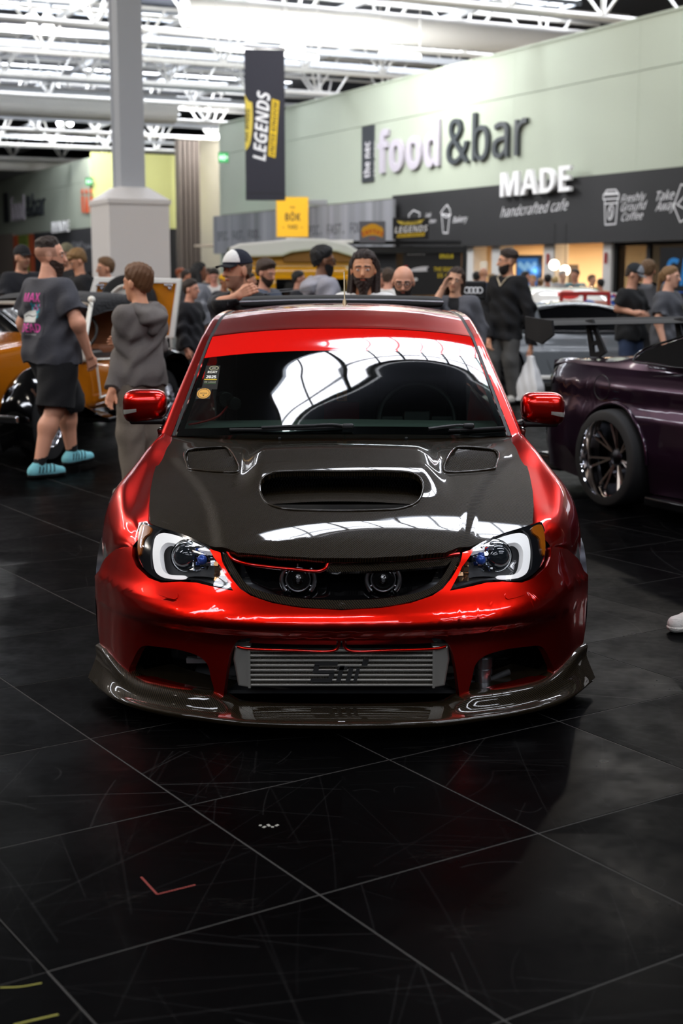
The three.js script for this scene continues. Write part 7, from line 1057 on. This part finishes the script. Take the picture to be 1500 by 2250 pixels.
person({ head: [1472, 585], d: 15.3, yaw: 58, lod: 1, skin: 0xc0917a, label: 'woman with fair tied back hair in a grey printed t-shirt and shoulder bag', hair: { color: 0x7d5c36, t: 0.01, top: 0.004, tail: true }, top: { color: 0x4c4d52, sleeve: 'short', off: 0.026 }, fat: 0.035, bottom: { color: 0x1c1d24 }, extra: ({ g }) => { part('bag_strap', tube([[-0.13, 1.46, 0.0], [-0.02, 1.3, 0.16], [0.12, 1.1, 0.17], [0.2, 0.98, 0.08]], 0.014, 24, 6), cloth(0x77756c), g); part('shoulder_bag', rbox(0.3, 0.24, 0.12, 0.04, 0.16, 0.9, 0.12), cloth(0x17171a), g); } });
person({ head: [1665, 430], d: 6.05, h: 1.75, yaw: -70, lod: 1, skin: 0xb9826a, label: 'visitor in dark trousers and white trainers at the side of the red car', hair: { color: 0x20160f }, top: { color: 0x131316 }, bottom: { color: 0x121215, off: 0.03 }, shoes: 0xd8d4ce, soles: 0xe6e2da, pose: { anR: [-0.1, 0.095, 0.06] } });
// --- crowd in front of the cafe
const crowd = [[1062, 588, 26.5, 170, 0x27364f, null, 0xb08068, 'bald visitor in a dark blue shirt facing the cafe'], [1047, 597, 27.5, 160, 0x17181c, 0x14100c, 0xa8745e, 'dark haired visitor in black beside the blue shirt'], [1081, 602, 29, 190, 0x8f8a84, 0x7d6440, 0xb9826a, 'fair haired visitor in beige near the first pier'], [1094, 605, 30.5, 180, 0x9c5a4a, 0x17120e, 0xa8745e, 'dark haired visitor in a rust coloured top'],
  [1154, 597, 28.6, 60, 0xd2cfc8, 0x1c1410, 0xb9826a, 'dark haired visitor in white under the blue screen'], [1170, 605, 29.5, -30, 0xb08a66, 0xa8834c, 0xc09078, 'fair haired visitor in tan under the blue screen'], [1187, 612, 31.2, 170, 0xb8a894, 0x8a6a44, 0xc09078, 'short visitor in cream beside the second pier'], [1203, 603, 28.7, 175, 0xc2c2c4, 0x0e0d0e, 0xa8745e, 'black haired visitor in pale grey in the crowd'], [1219, 608, 31.4, 150, 0x20201f, 0xb29a66, 0xc09078, 'fair haired visitor in black in the crowd'], [1236, 595, 31, 20, 0x9b9a9c, 0xa9a5a0, 0xc09a84, 'grey haired visitor in a grey jacket in the cafe doorway'],
  [1300, 604, 30, 40, 0x9c9a6a, 0x6a5030, 0xc09078, 'visitor in an olive top by the last pier'], [1319, 613, 28, 200, 0xc79a4a, 0x15110e, 0xb9826a, 'dark haired visitor in mustard by the last pier'], [396, 590, 30, 80, 0x2a2320, 0xa8542c, 0xc09078, 'ginger visitor far behind the orange lid'], [408, 594, 27, 100, 0x3a3a40, 0x2c2018, 0xb9826a, 'brown haired visitor far behind the orange lid'], [458, 590, 27.5, 60, 0x3c3c42, 0x3a2a1c, 0xb9826a, 'brown haired visitor behind the woman in grey'], [655, 596, 20.5, 90, 0x24242a, 0x120f0e, 0xa8745e, 'black haired visitor at the side door of the camper'], [548, 600, 21.5, 70, 0xb8b6b2, 0x2a1e16, 0xb9826a, 'visitor in pale grey at the window of the camper']];
crowd.forEach(([px, py, d, yaw, tc, hc, sk, label], i) => person({ head: [px, py], d, yaw, lod: 2, skin: sk, label, hair: hc ? { color: hc, t: 0.012, top: 0.008 } : undefined, top: { color: tc, sleeve: i % 3 ? 'long' : 'short', off: 0.024 }, bottom: { color: [0x22242a, 0x2c3444, 0x1a1a1c][i % 3] } }));
person({ head: [1264, 592], d: 28.0, yaw: -40, lod: 2, skin: 0xb9826a, label: 'man in a teal and navy striped t-shirt by the red railing', hair: { color: 0x3a2a1e, t: 0.008, top: 0.012 }, top: { color: 0x4f7078, sleeve: 'short', off: 0.026 }, bottom: { color: 0x22242a }, extra: ({ shirt }) => { shirt.material = std(0xffffff, 0.9, 0, { map: canvasTex(8, 256, (c) => { for (let i = 0; i < 256; i++) { c.fillStyle = (i >> 4) & 1 ? '#2c3a48' : '#6a8e94'; c.fillRect(0, i, 8, 1); } }) }); const u = shirt.geometry.attributes.uv; for (let i = 0; i < u.count; i++) u.setXY(i, 0.5, u.getY(i) * 1.1); } });

scene.traverse((o) => { if (o.isMesh) { o.castShadow = true; o.receiveShadow = true; } if (o.isLight && o.shadow) o.castShadow = true; });
renderer.render(scene, camera);
